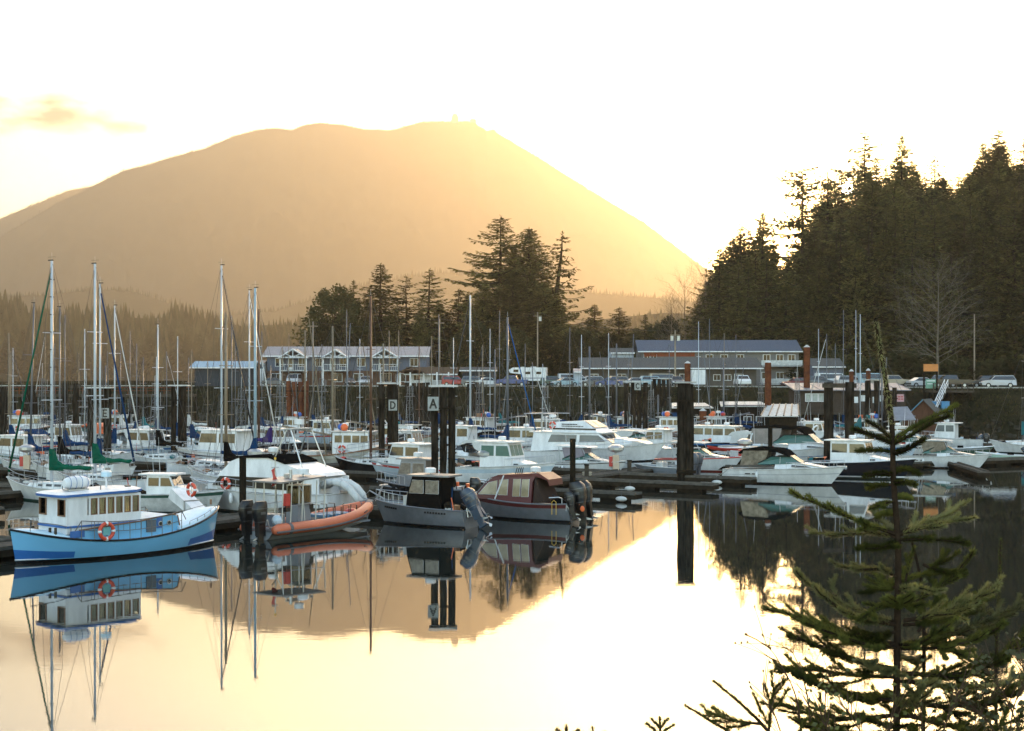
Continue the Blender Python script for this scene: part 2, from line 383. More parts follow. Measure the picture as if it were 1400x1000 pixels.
def proto(key):
    if key in PROTO: return PROTO[key]
    if key == 'spruce_a': r = conifer('conifer_tree', 34, 8.0, 1, nb=210, dens=3.8, gap=.12)
    elif key == 'spruce_b': r = conifer('conifer_tree', 34, 7.4, 2, nb=170, dens=3.2, m=mNeed2, gap=.2, droop=.5, start=.2)
    elif key == 'spruce_c': r = conifer('conifer_tree', 34, 9.0, 3, nb=180, dens=3.0, start=.08, gap=.1, top_pow=.7)
    elif key == 'ragged': r = conifer('conifer_tree', 34, 7.6, 4, nb=120, dens=2.6, start=.3, gap=.3, jag=.7, m=mNeed2, top_pow=.6)
    elif key == 'oldgrowth': r = conifer('old_conifer_tree', 34, 5.5, 5, nb=95, dens=4.5, start=.5, gap=.25, jag=.8, m=mNeed2, top_pow=.35, tr=.62)
    elif key == 'sparse': r = conifer('sparse_conifer_tree', 32, 8.0, 6, nb=84, dens=4.2, start=.1, gap=.2, jag=.55, top_pow=.8, wob=1.0, lift=.9, droop=.95, lw=.62, hang=1.1, m=mNeed2)
    elif key == 'clump_tall': r = conifer('tall_conifer_tree', 42, 12.5, 7, nb=230, dens=3.4, start=.1, gap=.22, jag=.55, top_pow=.75)
    elif key == 'clump_cone': r = conifer('dense_conifer_tree', 38, 10.5, 8, nb=300, dens=4.4, start=.04, gap=0, jag=.14, top_pow=.62, lw=.8)
    elif key == 'round': r = broadleaf('broad_evergreen_tree', 20, 8.0, 9, mBush, n=9000, lw=.6, lumps=30, start=.05)
    elif key == 'bush': r = broadleaf('shrub', 5, 3.2, 10, mBush, n=2600, lw=.4, lumps=14, start=.02)
    elif key == 'alder': r = bare('bare_alder_tree', 20, 5.4, 11, mTwig, n0=30)
    elif key == 'alder_b': r = bare('bare_alder_tree', 20, 4.4, 12, mTwig, n0=26, upright=1.1)
    elif key == 'pale_bare': r = bare('pale_bare_tree', 22, 7.0, 13, mTwigPale, depth=4, n0=44, upright=.62, thick=1.15)
    PROTO[key] = [r[0], r[1], False]; return PROTO[key]
def plant(key, px, D, ytop, label, cat='tree', group=None, rz=None, wide=1.0, base=None, rnd=random.Random(77)):
    p = proto(key); src, H, used = p
    o = src if not used else copy_tree(src); p[2] = True
    X = (px-700)/F*D; z0 = gz(X, D)-.3 if base is None else base
    s = (zat(ytop, D)-z0)/H
    o.location = (X, D, z0); o.scale = (s*wide, s*wide, s); o.rotation_euler = (0,0,rnd.random()*6.28 if rz is None else rz)
    if 'label' in o: del o['label']
    if 'group' in o: del o['group']
    return tag(o, label, cat, group)
# the clump of trees behind the motel
for a in [
 ('round',459,318,391,'broad rounded evergreen tree at the left end of the clump behind the blue roofed motel',1.12),
 ('round',449,312,432,'lower rounded tree leaning over the left part of the blue motel roof',0.95),
 ('spruce_b',483,325,384,'slender dark conifer rising between the rounded tree and the taller motel conifer',1.08),
 ('spruce_a',521,322,362,'tallest pointed conifer directly behind the middle of the motel roof',1.69),
 ('spruce_c',505,328,398,'shaded conifer filling behind the motel roof just left of the tallest one there',1.22),
 ('ragged',556,326,378,'narrow ragged conifer just right of the tallest motel conifer',1.22),
 ('spruce_b',586,322,369,'pointed conifer with drooping boughs above the right half of the motel',1.55),
 ('clump_cone',575,310,425,'low dense green tree in front of the conifers over the right half of the motel',0.74),
 ('spruce_c',540,312,420,'low dense conifer close behind the motel roof',1.22),
 ('spruce_b',627,326,396,'small pointed conifer left of the tallest clump of trees',1.76),
 ('clump_cone',612,318,428,'low dense tree filling the gap right of the motel roof',0.94),
 ('clump_tall',683,322,296,'tallest conifer of the middle clump with tiers of separate boughs on its left side',1.49),
 ('clump_cone',722,326,313,'dense cone shaped conifer just right of the tallest one in the middle clump',1.22),
 ('clump_cone',660,314,392,'dense low conifer at the left foot of the tallest middle conifers',1.55),
 ('clump_cone',700,312,372,'broad dark conifer in front of the tallest middle pair',1.62),
 ('clump_cone',744,316,388,'dense conifer at the right shoulder of the middle clump',1.55),
 ('sparse',762,320,319,'thin sparse conifer with bare drooping boughs right of the middle clump',2.03),
 ('spruce_a',813,330,417,'small golden lit conifer right of the sparse drooping one',1.76),
 ('spruce_c',846,333,421,'small pointed conifer left of the grey apartment building roof',1.76),
 ('spruce_b',881,333,430,'short narrow conifer behind the left end of the apartment roof',1.35),
 ('round',650,305,440,'rounded dark bush tree behind the wooden poles left of the motorhome',1.35),
 ('round',702,304,450,'rounded bush tree behind the motorhome',1.49),
 ('round',752,306,452,'rounded bush tree right of the motorhome below the sparse conifer',1.49),
 ('round',792,308,448,'rounded bush tree at the road corner between motorhome and apartments',1.35),
 ('round',835,320,455,'rounded bush tree behind the low grey building left end',1.49),
 ('clump_cone',470,318,430,'low dense conifer joining the rounded tree to the taller motel conifers',1.0),
 ('clump_cone',600,330,415,'dense conifer between the two groups of trees right of the motel',1.1),
 ('clump_cone',640,330,405,'dense conifer filling left of the tallest middle trees',1.0),
 ('spruce_a',702,326,335,'shaded conifer between the tallest middle one and its cone shaped neighbour',1.2),
]: plant(a[0], a[1], a[2], a[3], a[4], wide=a[5])
for px, yt in ((915,432),(868,448),(895,440),(1000,452)): plant('round', px, 342, yt, 'low dark rounded tree behind the grey apartment building', group='low trees behind the apartment building', wide=.8)
# bare trees at the glowing left foot of the hill
for px, D, yt, k, lb_ in [(936,318,384,'alder','golden backlit bare alder at the left end of the hill forest'),(965,330,352,'alder_b','taller backlit bare alder against the forest edge'),
  (918,330,408,'alder_b','small bare alder behind the utility pole with the transformer'),(795,325,440,'alder','thin bare alder right of the sparse conifer'),
  (1110,300,388,'alder_b','grey alder at the hill foot above the right end of the apartment roof'),(1060,318,405,'alder','leafless alder in front of the dark forest above the apartment roof'),
  (1352,290,430,'alder','leafless alder behind the parked cars at the right'),(1385,282,400,'alder_b','leafless alder at the right edge above the parked cars'),
  (1325,292,452,'alder_b','small leafless alder between the pale bare tree and the utility pole')]:
    plant(k, px, D, yt, lb_)
plant('pale_bare', 1282, 262, 368, 'large pale leafless tree standing above the parked pickups', wide=1.0)
# the forest on the hill, from its edge to the ridge
rf = random.Random(5)
TOP = [(955,372),(975,350),(1000,322),(1012,300),(1030,300),(1042,292),(1060,318),(1078,312),(1090,332),(1105,290),(1120,262),(1135,236),(1148,246),(1158,272),(1167,240),(1180,190),(1195,196),(1210,216),(1222,204),(1232,188),(1250,212),(1265,232),(1280,214),(1300,236),(1315,216),(1335,196),(1350,186),(1365,182),(1380,196),(1400,206),(1430,190),(1500,170),(1600,160)]
hero = [(1098,342,229,'oldgrowth','tall thin old conifer standing alone in front of the bright sky left of the sun'),
 (1182,350,181,'ragged','tallest ragged conifer just right of the sun glint'),(1150,345,230,'oldgrowth','long bare trunked conifer with the sun behind its top'),
 (1232,352,186,'spruce_a','pointed conifer on the ridge second in height right of the sun'),(1278,350,212,'ragged','thin topped conifer before the bright gap in the ridge'),
 (1365,340,178,'spruce_c','broad tall conifer at the top of the forest near the right edge'),(1342,350,196,'spruce_a','conifer crowding the left side of the broad one near the right edge'),
 (1130,330,236,'ragged','ragged conifer left of the sun glint'),(1042,322,291,'spruce_a','pointed conifer at the lower left shoulder of the forest'),
 (1012,322,302,'spruce_b','conifer at the left shoulder of the forest catching golden haze'),(983,318,340,'spruce_c','dense conifer at the low left edge of the forest'),
 (1398,345,190,'spruce_b','tall conifer cut by the right edge of the picture')]
for px, D, yt, k, lb_ in hero: plant(k, px, D, yt, lb_, wide=1.1 if k != 'oldgrowth' else 1.0)
nF = 0
for row in range(8):
    D = 282+row*15
    px = 968+rf.uniform(0,20)
    while px < 1490:
        X = (px-700)/F*D; edge = sm(955, 1010, px)
        yt = interp(TOP, px)
        lim = zat(yt+rf.uniform(2,34)+ (7-row)*rf.uniform(4,14), D)
        h = rf.uniform(24,36)*(.55+.45*edge); z0 = gz(X, D); 
        ztop = min(lim, z0+h*1.12) if row < 6 else min(lim, z0+h*1.45)
        if ztop-z0 > 8 and z0 > 3:
            hh = ztop-z0
            k = rf.choice(('spruce_a','spruce_b','spruce_c','ragged','spruce_b','clump_cone','spruce_c'))
            plant(k, px, D, HY-(ztop-CH)*F/D, 'dark conifer in the dense forest on the hill behind the harbour', group='conifers of the hill forest', wide=rf.uniform(.95,1.3)*min(1.7, (30/hh)**.5)); nF += 1
        px += rf.uniform(15,27)*(330/D)**.5
# shrubs and brambles along the foot of the forest
for i in range(34):
    px = 880+i*17+rf.uniform(-6,6); D = rf.uniform(262,276) if px > 1100 else rf.uniform(298,312)
    plant('bush', px, D, rf.uniform(478,498) if px > 1100 else rf.uniform(462,486), 'dark leafy shrub at the foot of the hill forest', 'shrub', 'shrubs at the foot of the hill', wide=rf.uniform(1.0,1.8))
# the hazy wood across the inlet
lbw = LB(); rw = random.Random(8)
TW = [(-200,395),(0,396),(14,388),(30,400),(45,412),(90,412),(140,408),(200,416),(240,406),(265,412),(300,424),(360,432),(400,426),(450,430),(520,440),(760,452),(800,440),(850,428),(900,418),(960,425),(1100,430)]
for i in range(1900):
    D = 1160+rw.random()**.7*330
    px = rw.uniform(-160, 1100)
    if 560 < px < 740 and rw.random() < .7: continue
    X = (px-700)/F*D
    zt = zat(interp(TW, px)+rw.uniform(0,26)+(1490-D)*.06, D); H = min(rw.uniform(34,60), zt-1); r = H*rw.uniform(.14,.22); z0 = zt-H
    lbw.leaf(Vector((X,D,z0)), Vector((0,0,1)), Vector((1,0,0)), H*1.03, r*.5)
    for k in range(80):
        t = k/80; a = rw.random()*6.28; rr = r*(1-t)**.8
        d = Vector((math.cos(a), math.sin(a), -.35)); lbw.leaf(Vector((X,D,z0+H*t)), d.normalized(), Vector((-math.sin(a),math.cos(a),.0)), rr*rw.uniform(.8,1.2)+.4, .4+rr*.12)
b = MB(); b.v = lbw.v; b.f = lbw.f; b.mi(mat('far_wood_foliage', (.10,.09,.045), .9, col2=(.025,.028,.014), scale=.035)); b.fm = [0]*len(lbw.f); o = b.build('distant_wood'); tag(o, 'hazy far wood of conifers across the inlet behind the masts', 'wood', kind='stuff')
# bramble and grass cover on the bank
lbk = LB(); rk = random.Random(12)
for i in range(26000):
    X = rk.uniform(-75, 110); t = rk.uniform(4, 19); Y = shore(X)+t
    if mnoise.noise((X*.12, Y*.3, 5)) < -.25+.3*(1-sm(3,12,t)): continue
    z = gz(X,Y); d = Vector((rk.uniform(-.7,.7), rk.uniform(-.9,.2), rk.uniform(.2,1))).normalized(); h = rk.uniform(.25,.6)*(.6 if t > 13 else 1)
    lbk.leaf(Vector((X,Y,z-.05)), d, Vector((rk.uniform(-1,1),rk.uniform(-1,1),0)).normalized(), h, h*.16)
b = MB(); b.v = lbk.v; b.f = lbk.f; b.mi(mat('bramble', (.060,.055,.024), .9, col2=(.018,.02,.009), scale=.25, transl=.25, spec=.1)); b.fm = [0]*len(lbk.f); o = b.build('bank_undergrowth'); tag(o, 'brambles and grass covering the harbour bank', 'undergrowth', kind='stuff')
# rip-rap boulders at the foot of the bank
rr_ = random.Random(4); b = MB(); mRock = mat('riprap_rock', (.06,.055,.045), .9, col2=(.012,.012,.008), scale=.8, bump=.08, bscale=3)
for i in range(3000):
    X = rr_.uniform(-80, 120); t = rr_.uniform(-5, 9 if X < 35 else 6); Y = shore(X)+t; s = rr_.uniform(.15,.5)
    vs = [Vector((x,y,z))*s*rr_.uniform(.65,1.1) for x,y,z in ((-1,-1,-.6),(1,-1,-.6),(1,1,-.6),(-1,1,-.6),(-.7,-.7,.6),(.7,-.7,.7),(.7,.7,.6),(-.7,.7,.5))]
    M = Matrix.Rotation(rr_.random()*6,3,'Z')@Matrix.Rotation(rr_.uniform(-.5,.5),3,'X'); c = Vector((X,Y,gz(X,Y)+s*.2))
    b.add([M@v+c for v in vs], [(3,2,1,0),(4,5,6,7),(0,1,5,4),(1,2,6,5),(2,3,7,6),(3,0,4,7)], mRock)
o = b.build('riprap'); tag(o, 'grey riprap boulders along the foot of the harbour bank', 'boulders', kind='stuff')
# ------------------------------------------------------------------ shared materials for built things
mWhite = mat('white_paint', (.76,.77,.78), .35, var=.24, scale=2.0, stretch=(1,1,.35))
mWhiteD = mat('weathered_white', (.58,.58,.56), .55, var=.35, scale=2.5)
mBlueSide = mat('blue_siding', (.15,.165,.21), .7, stretch=(.2,.2,8), var=.2, scale=2)
mBrownSide = mat('brown_siding', (.16,.09,.06), .7, stretch=(.2,.2,8), var=.3, scale=2)
mGreySide = mat('grey_siding', (.19,.18,.17), .7, stretch=(.2,.2,8), var=.2, scale=2)
mMetalRoof = mat('ribbed_metal_roof', (.18,.19,.22), .5, var=.25)
mBlueRoof = mat('blue_metal_roof', (.10,.28,.42), .5, var=.15)
mShingle = mat('asphalt_shingle', (.13,.125,.12), .9, var=.35, scale=6)
mBrownRoof = mat('brown_shingle', (.12,.085,.06), .9, var=.35, scale=6)
mDarkGlass = mat('dark_window_glass', (.02,.022,.025), .06, var=.1, spec=.8)
mAsphalt = mat('asphalt', (.06,.06,.06), .9, var=.3, scale=3)
mWood = mat('weathered_wood', (.085,.07,.055), .85, var=.45, scale=3, stretch=(1,1,1), bump=.01, bscale=20)
mWoodD = mat('dark_wet_wood', (.022,.018,.013), .7, var=.5, scale=3, bump=.015, bscale=14)
mPole = mat('utility_pole_wood', (.34,.28,.21), .85, var=.3, scale=2, stretch=(4,4,.5))
mRust = mat('rusty_steel', (.17,.055,.025), .8, col2=(.08,.03,.018), scale=1.5, bump=.01)
mConc = mat('concrete', (.42,.41,.38), .85, var=.25)
mMetal = mat('galvanised_metal', (.48,.50,.52), .35, metal=.7, var=.2)
mAlu = mat('bare_aluminium', (.24,.25,.27), .42, metal=.6, var=.22, scale=2)
mBlackP = mat('black_plastic', (.004,.004,.005), .3, var=.3)
mRubber = mat('tyre_rubber', (.02,.02,.02), .8)
mRed = mat('red_paint', (.50,.04,.03), .4); mOrange = mat('orange_buoy', (.85,.16,.04), .45)
mYellow = mat('yellow_paint', (.75,.45,.05), .5)
# ------------------------------------------------------------------ parking lot
px_ = [x for x in range(-100, 161, 4)]
b = MB(); vs = []
for X in px_: vs += [(X, shore(X)+19, 6.745), (X, shore(X)+36, 6.745)]
b.add(vs, [(2*i,2*i+2,2*i+3,2*i+1) for i in range(len(px_)-1)], mAsphalt); tag(b.build('parking_lot'), kind='structure')
b = MB()
for i in range(len(px_)-1):
    X0, X1 = px_[i], px_[i+1]; b.ext([(X0,shore(X0)+18.6,6.6),(X1,shore(X1)+18.6,6.6),(X1,shore(X1)+19,6.6),(X0,shore(X0)+19,6.6)], (0,0,.28), mConc)
tag(b.build('kerb'), kind='structure')
b = MB(); b.ext([(12,243,6.7),(40,262,6.7),(40,266,6.7),(12,262,6.7)], (0,0,.05), mAsphalt); tag(b.build('road'), kind='structure')
def post(px, label, D=None, off=18.2, h=.95):
    X = (px-700)/F*(D or 232); Y = shore(X)+off
    b = MB(); b.box((0,0,h/2), (.22,.22,h), mWood); b.box((0,0,h+.02), (.26,.26,.05), mWood)
    o = b.build('guard_post', loc=(X, Y, 6.62)); tag(o, label, 'post', 'wooden guard posts along the top of the bank')
for px in range(706, 935, 15): post(px, 'short wooden guard post at the bank edge below the parked cars')
# ------------------------------------------------------------------ buildings
def window(parent, x, y, z, w_, h, m=None, frame=mWhite, n=2):
    """window in a wall facing -Y at depth y"""
    b = MB(); t = .09
    for s in (-1,1): b.box((x+s*(w_/2), y-.04, z), (t,.12,h+t), frame)
    for s in (-1,1): b.box((x, y-.038, z+s*h/2), (w_-t,.12,t), frame)
    for k in range(1,n): b.box((x-w_/2+w_*k/n, y-.036, z), (t*.6,.1,h-t), frame)
    f = b.build('window', parent); g = MB(); g.box((x, y-.01, z), (w_-t,.04,h-t), m or mDarkGlass); g.build('pane', f); return f
mWarmWin = mat('painted_glow_window', (.20,.15,.09), .15, var=.75, scale=1)  # warm glow of lit panes painted into the window colour
def roof_slab(b, x0, x1, y0, z0, y1, z1, m, th=.12, ribs=0, mr=None):
    b.ext([(x0,y0,z0),(x1,y0,z0),(x1,y1,z1),(x0,y1,z1)], (0,0,th), m)
    if ribs:
        n = int((x1-x0)/ribs)
        for i in range(n+1):
            x = x0+(x1-x0)*i/n; b.ext([(x-.03,y0,z0+th),(x+.03,y0,z0+th),(x+.03,y1,z1+th),(x-.03,y1,z1+th)], (0,0,.06), mr or m)
# motel
D = 252; k_ = D/F
t = thing('motel', 'blue grey motel with ribbed metal roof, three white trussed gables and balconies', 'building', (0, D, 6.7))
x0, x1 = (365-700)*k_, (583-700)*k_; ez = zat(487,D)-6.7; rz_ = zat(475,D+5)-6.7
b = MB(); b.box(((x0+x1)/2, 5, ez/2+1.35), (x1-x0, 10, ez-2.7), mBlueSide); b.build('upper_wall', t)
b = MB(); b.box(((x0+x1)/2, 5.05, 1.35), (x1-x0-.1, 9.9, 2.7), mBrownSide); b.build('lower_wall', t)
b = MB(); roof_slab(b, x0-.7, x1+.5, -.8, ez-.1, 5, rz_, mMetalRoof, ribs=.62); roof_slab(b, x0-.7, x1+.5, 10.8, ez-.1, 5.0, rz_-.003, mMetalRoof)
rf_ = b.build('roof', t); b = MB(); b.box(((x0+x1)/2, -.86, ez-.06), (x1-x0+1.2, .1, .22), mWhite); b.build('fascia', rf_)
b = MB()
for xx in (x0, x1): b.add([(xx,0,ez-.1),(xx,10,ez-.1),(xx,5,rz_-.05)], [(0,1,2)], mBlueSide)
b.build('gable_wall', t)
for gpx, hw in ((404,18.5),(461,17.5),(528,18.5)):
    gx = (gpx-700)*k_; hw *= k_; gy = -2.6; gz0 = ez-.35; gz1 = gz0+hw*.62
    b = MB()
    for s in (-1,1): b.ext([(gx+s*hw*1.1,gy-.4,gz0-.15),(gx,gy-.4,gz1),(gx,3.6,gz1),(gx+s*hw*1.1,3.0,gz0-.15)], (0,0,.14), mMetalRoof)
    g = b.build('gable_roof', t); b = MB()
    for s in (-1,1):
        b.tube([(gx+s*hw*1.08,gy-.5,gz0-.1),(gx,gy-.5,gz1+.02)], .13, mWhite, 4); b.tube([(gx+s*hw*.5,gy-.45,gz0+.06),(gx,gy-.45,gz0+.12)], .08, mWhite, 4)
        b.tube([(gx+s*.1,gy-.48,gz0+.1),(gx+s*hw*.52,gy-.48,gz0+hw*.28)], .09, mWhite, 4)
    b.tube([(gx-hw,gy-.46,gz0+.02),(gx+hw,gy-.46,gz0+.02)], .11, mWhite, 4); b.tube([(gx,gy-.47,gz0),(gx,gy-.47,gz1)], .09, mWhite, 4); b.build('truss', g)
    b = MB(); b.box((gx,gy/2,2.72), (hw*1.9,-gy,.2), mWhiteD); f = b.build('balcony', t); b = MB()
    b.tube([(gx-hw*.95,gy,3.8),(gx+hw*.95,gy,3.8)], .05, mWhite, 4)
    for i in range(13): b.tube([(gx-hw*.95+hw*1.9*i/12,gy,2.8),(gx-hw*.95+hw*1.9*i/12,gy,3.8)], .025, mWhite, 4)
    b.build('railing', f); 
    for s in (-1,1): MB().box((gx+s*hw*.95,gy,ez/2-.2), (.2,.2,ez-.35), mWhite).build('post', f)
    window(t, gx+hw*.5, 0, 4.2, 1.3, 1.5, mWarmWin if gpx == 404 else mDarkGlass); window(t, gx, 0, 1.5, 1.8, 1.5)
    b = MB(); b.box((gx-hw*.35, -.03, 3.95), (.95,.08,2.1), mWhite); d = b.build('door', t); b = MB(); b.box((gx-hw*.35,-.08,4.1), (.55,.03,1.5), mWarmWin); b.build('pane', d)
for xx in (382,437,494,566): window(t, (xx-700)*k_, 0, 4.2, 1.4, 1.4)
for xx in (378,490,548): window(t, (xx-700)*k_, .05, 1.5, 1.7, 1.4)
b = MB(); 
for i in range(8): b.box((x0-.6-i*.3, 1-i*.0, 2.6-i*.33), (.34,1.4,.08), mWhiteD)
b.tube([(x0-.4,.3,3.7),(x0-2.9,.3,1.0)], .05, mWhite, 4); b.build('stairs', t)
def simple_house(name, label, pxa, pxb, D, y_eave, y_ridge, depth, wm, rm, base=6.7, ribs=0, wins=(), fascia=True, over=.6, overy=.7):
    k = D/F; t = thing(name, label, 'building', (0, D, base)); a, c = (pxa-700)*k, (pxb-700)*k
    ez = zat(y_eave, D)-base; rz2 = zat(y_ridge, D+depth/2)-base
    b = MB(); b.box(((a+c)/2, depth/2, ez/2), (c-a, depth, ez), wm)
    for xx in (a, c): b.add([(xx,0,ez),(xx,depth,ez),(xx,depth/2,rz2-.03)], [(0,1,2)], wm)
    b.build('wall', t); b = MB()
    roof_slab(b, a-over, c+over, -overy, ez-.08, depth/2, rz2, rm, ribs=ribs); roof_slab(b, a-over, c+over, depth+.7, ez-.08, depth/2, rz2-.003, rm)
    r = b.build('roof', t)
    if fascia: b = MB(); b.box(((a+c)/2, -overy-.06, ez-.02), (c-a+2*over, .08, .2), mWhite); b.build('fascia', r)
    for wpx, wz, ww, wh in wins: window(t, (wpx-700)*k, 0, wz, ww, wh)
    return t, a, c, ez, k
t,*_ = simple_house('restaurant', 'low building with brown hipped roof and arched white porch right of the motel', 562, 616, 243, 512, 503, 9, mWhiteD, mBrownRoof, wins=((570,1.6,1.2,1.2),(598,1.6,1.6,1.2)), over=1.2)
k = 243/F
for q in (548,562,580,598,614): MB().box(((q-700)*k,-1.6,.9), (.25,.25,3.0), mWhite).build('porch_post', t)
b = MB(); gx = (563-700)*k; 
for s in (-1,1): b.ext([(gx,-2.6,2.4+.9),(gx+s*2.6,-2.6,2.1),(gx+s*2.6,2,2.1),(gx,2,3.3)], (0,0,.12), mBrownRoof)
b.build('porch_roof', t)
simple_house('blue_roofed_shed', 'dark shed with a light blue metal roof left of the motel', 266, 342, 238, 503, 495, 8, mat('dark_siding',(.05,.055,.065),.7), mBlueRoof, ribs=.8, wins=(), over=.7)
simple_house('white_shed', 'small white shed between the blue roofed shed and the motel', 346, 360, 250, 497, 494, 5, mWhite, mMetalRoof, over=.2)
t, a, c, ez, k = simple_house('apartment_building', 'long two storey grey apartment building with a blue grey roof below the hill', 876, 1092, 266, 481, 466, 10, mGreySide, mat('blue_grey_shingle',(.12,.13,.165),.85,var=.25,scale=5), wins=[(q,5.2,1.3,1.2) for q in (885,893,970,990,1012,1048,1066,1082)]+[(q,1.9,1.3,1.2) for q in (1046,1066,1084)])
for z_ in (3.6, .2):
    b = MB(); b.box(((1066-700)*k,-1.1,z_+.05), (7.6,2.2,.15), mWhiteD); f = b.build('balcony', t); b = MB(); b.box(((1066-700)*k,-2.2,z_+.65), (7.6,.06,.9), mWhiteD)
    b.build('railing', f)
b = MB(); b.box(((915-700)*k,-.05,5.9), (9.5,.1,.9), mat('brick_red_panel',(.28,.09,.05),.8)); b.build('red_panel', t)
simple_house('low_grey_building', 'long low building with a brown grey shingle roof in front of the apartments', 800, 1034, 250, 504, 490, 11, mat('taupe_siding',(.11,.095,.08),.8), mShingle, wins=[(q,1.5,1.5,1.2) for q in (812,850,905,935,1010)]+[(q,1.5,1.2,1.0) for q in (980,995)], over=1.0, overy=1.6)
simple_house('small_blue_building', 'small pale blue building above the left end of the low grey roof', 836, 866, 262, 483, 477, 6, mat('pale_blue_siding',(.42,.48,.55),.7), mShingle, over=.2)
simple_house('pale_hut', 'narrow pale hut at the left end of the low grey building', 785, 794, 236, 509, 505, 3, mat('pale_blue_siding',(.42,.48,.55)), mMetalRoof, over=.1)
simple_house('dark_roofed_house', 'small house with dark roof right of the apartment building', 1112, 1152, 255, 502, 491, 8, mBlueSide, mShingle, wins=((1120,1.5,1,1.1),(1140,1.5,1.2,1.1)), over=.4)
simple_house('long_carport', 'low grey carport roof behind the red car right of the restaurant', 632, 676, 246, 507, 503, 7, mat('dark_siding',(.05,.055,.065)), mShingle, over=.5)
t = thing('cargo_box', 'white cargo box parked behind the rusty pile in front of the low building', 'container', atD(953, 236, 6.75)); b = MB(); b.box((0,0,1.5), (2.2,4,2.4), mWhite); b.build('body', t); b = MB(); b.box((0,-2.03,1.5),(.05,.04,2.2),mMetal); b.box((-.9,0,.18),(.2,3.6,.3),mBlackP); b.box((.9,0,.18),(.2,3.6,.3),mBlackP); b.build('frame', t)
# ------------------------------------------------------------------ vehicles
def car_mesh(kind, col, name):
    mC = mat('car_paint_'+name, col, .25, var=.08, scale=.7, spec=.6)
    t = bpy.data.objects.new(dict(s='sedan_car', u='suv_car', p='pickup_truck', v='van')[kind], None); C.objects.link(t)
    if kind == 's': prof = [(-2.2,.3),(2.2,.3),(2.25,.62),(1.9,.78),(1.05,.92),(.35,1.40),(-.95,1.42),(-1.75,.98),(-2.2,.92)]; win = [(.95,.93),(.32,1.34),(-.9,1.36),(-1.6,.97)]; wid = .86
    elif kind == 'u': prof = [(-2.3,.35),(2.25,.35),(2.3,.75),(1.9,.98),(1.15,1.08),(.55,1.68),(-1.9,1.70),(-2.25,1.1)]; win = [(1.05,1.1),(.5,1.6),(-1.85,1.62),(-2.1,1.12)]; wid = .93
    elif kind == 'p': prof = [(-2.8,.45),(2.6,.45),(2.65,.95),(2.3,1.12),(1.35,1.18),(.8,1.78),(-.75,1.78),(-1.0,1.15),(-2.8,1.13)]; win = [(1.25,1.2),(.76,1.7),(-.7,1.7),(-.85,1.2)]; wid = .98
    else: prof = [(-2.5,.4),(2.4,.4),(2.45,1.0),(2.0,1.25),(1.3,2.05),(-2.45,2.1)]; win = [(1.85,1.3),(1.25,1.95),(-2.2,1.98),(-2.2,1.3)]; wid = .98
    zt = max(z for _, z in prof); belt = win[0][1]
    hw = lambda x, z: wid-(max(0, z-belt)/(zt-belt))*.2
    b = MB(); b.prism(prof, 0, 0, mC, hw); b.build('body', t)
    b = MB(); b.prism(win, 0, 0, mDarkGlass, lambda x,z: hw(x,z)+.012)
    i = [k for k,(x,z) in enumerate(prof) if z == zt or z >= zt-.03]; w1 = wid-.2; fx = win[0][0]; tx = win[1][0]
    b.add([(fx+.14,-w1-.06,belt+.04),(fx+.14,w1+.06,belt+.04),(tx+.1,w1-.05,zt-.07),(tx+.1,-w1+.05,zt-.07)], [(0,1,2,3)], mDarkGlass)
    b.build('windows', t)
    wx = 1.45 if kind != 'p' else 1.75
    for sx in (-1,1):
        for sy in (-1,1):
            b = MB(); b.tube([(sx*wx,sy*(wid-.2),.34),(sx*wx,sy*(wid+.02),.34)], .35, mRubber, 14); b.tube([(sx*wx,sy*(wid-.0),.34),(sx*wx,sy*(wid+.035),.34)], .2, mMetal, 10); b.build('wheel', t)
    for sy in (-1,1):
        fxx = prof[2][0]; b = MB(); b.box((fxx-.04,sy*(wid-.22),prof[2][1]-.04), (.16,.34,.16), mConc if False else mWhite); b.build('headlight', t)
    b = MB(); b.box((prof[2][0]+.02,0,.5), (.12,wid*1.8,.2), mMetal if kind=='p' else mBlackP); b.box((prof[0][0]-.02,0,.55), (.12,wid*1.8,.2), mMetal if kind=='p' else mBlackP); b.build('bumper', t)
    return t
CARS = {}
COL = dict(silver=(.42,.43,.45), white=(.72,.73,.74), black=(.02,.02,.024), red=(.33,.03,.03), blue=(.05,.08,.22), green=(.06,.10,.08), grey=(.13,.135,.14), tan=(.35,.30,.22), pale=(.30,.42,.48), maroon=(.16,.03,.04))
def car(px, kind, col, label, hd, off=24, D=None):
    key = kind+col
    if key in CARS: o = copy_tree(CARS[key])
    else: o = CARS[key] = car_mesh(kind, COL[col], col)
    X = (px-700)/F*(D or 235); Y = shore(X)+off
    if D is None: X = (px-700)/F*Y; Y = shore(X)+off
    o.location = (X, Y, 6.75); o.rotation_euler = (0,0,R(hd)); tag(o, label, {'s':'car','u':'suv','p':'pickup truck','v':'van'}[kind], 'vehicles parked above the harbour')
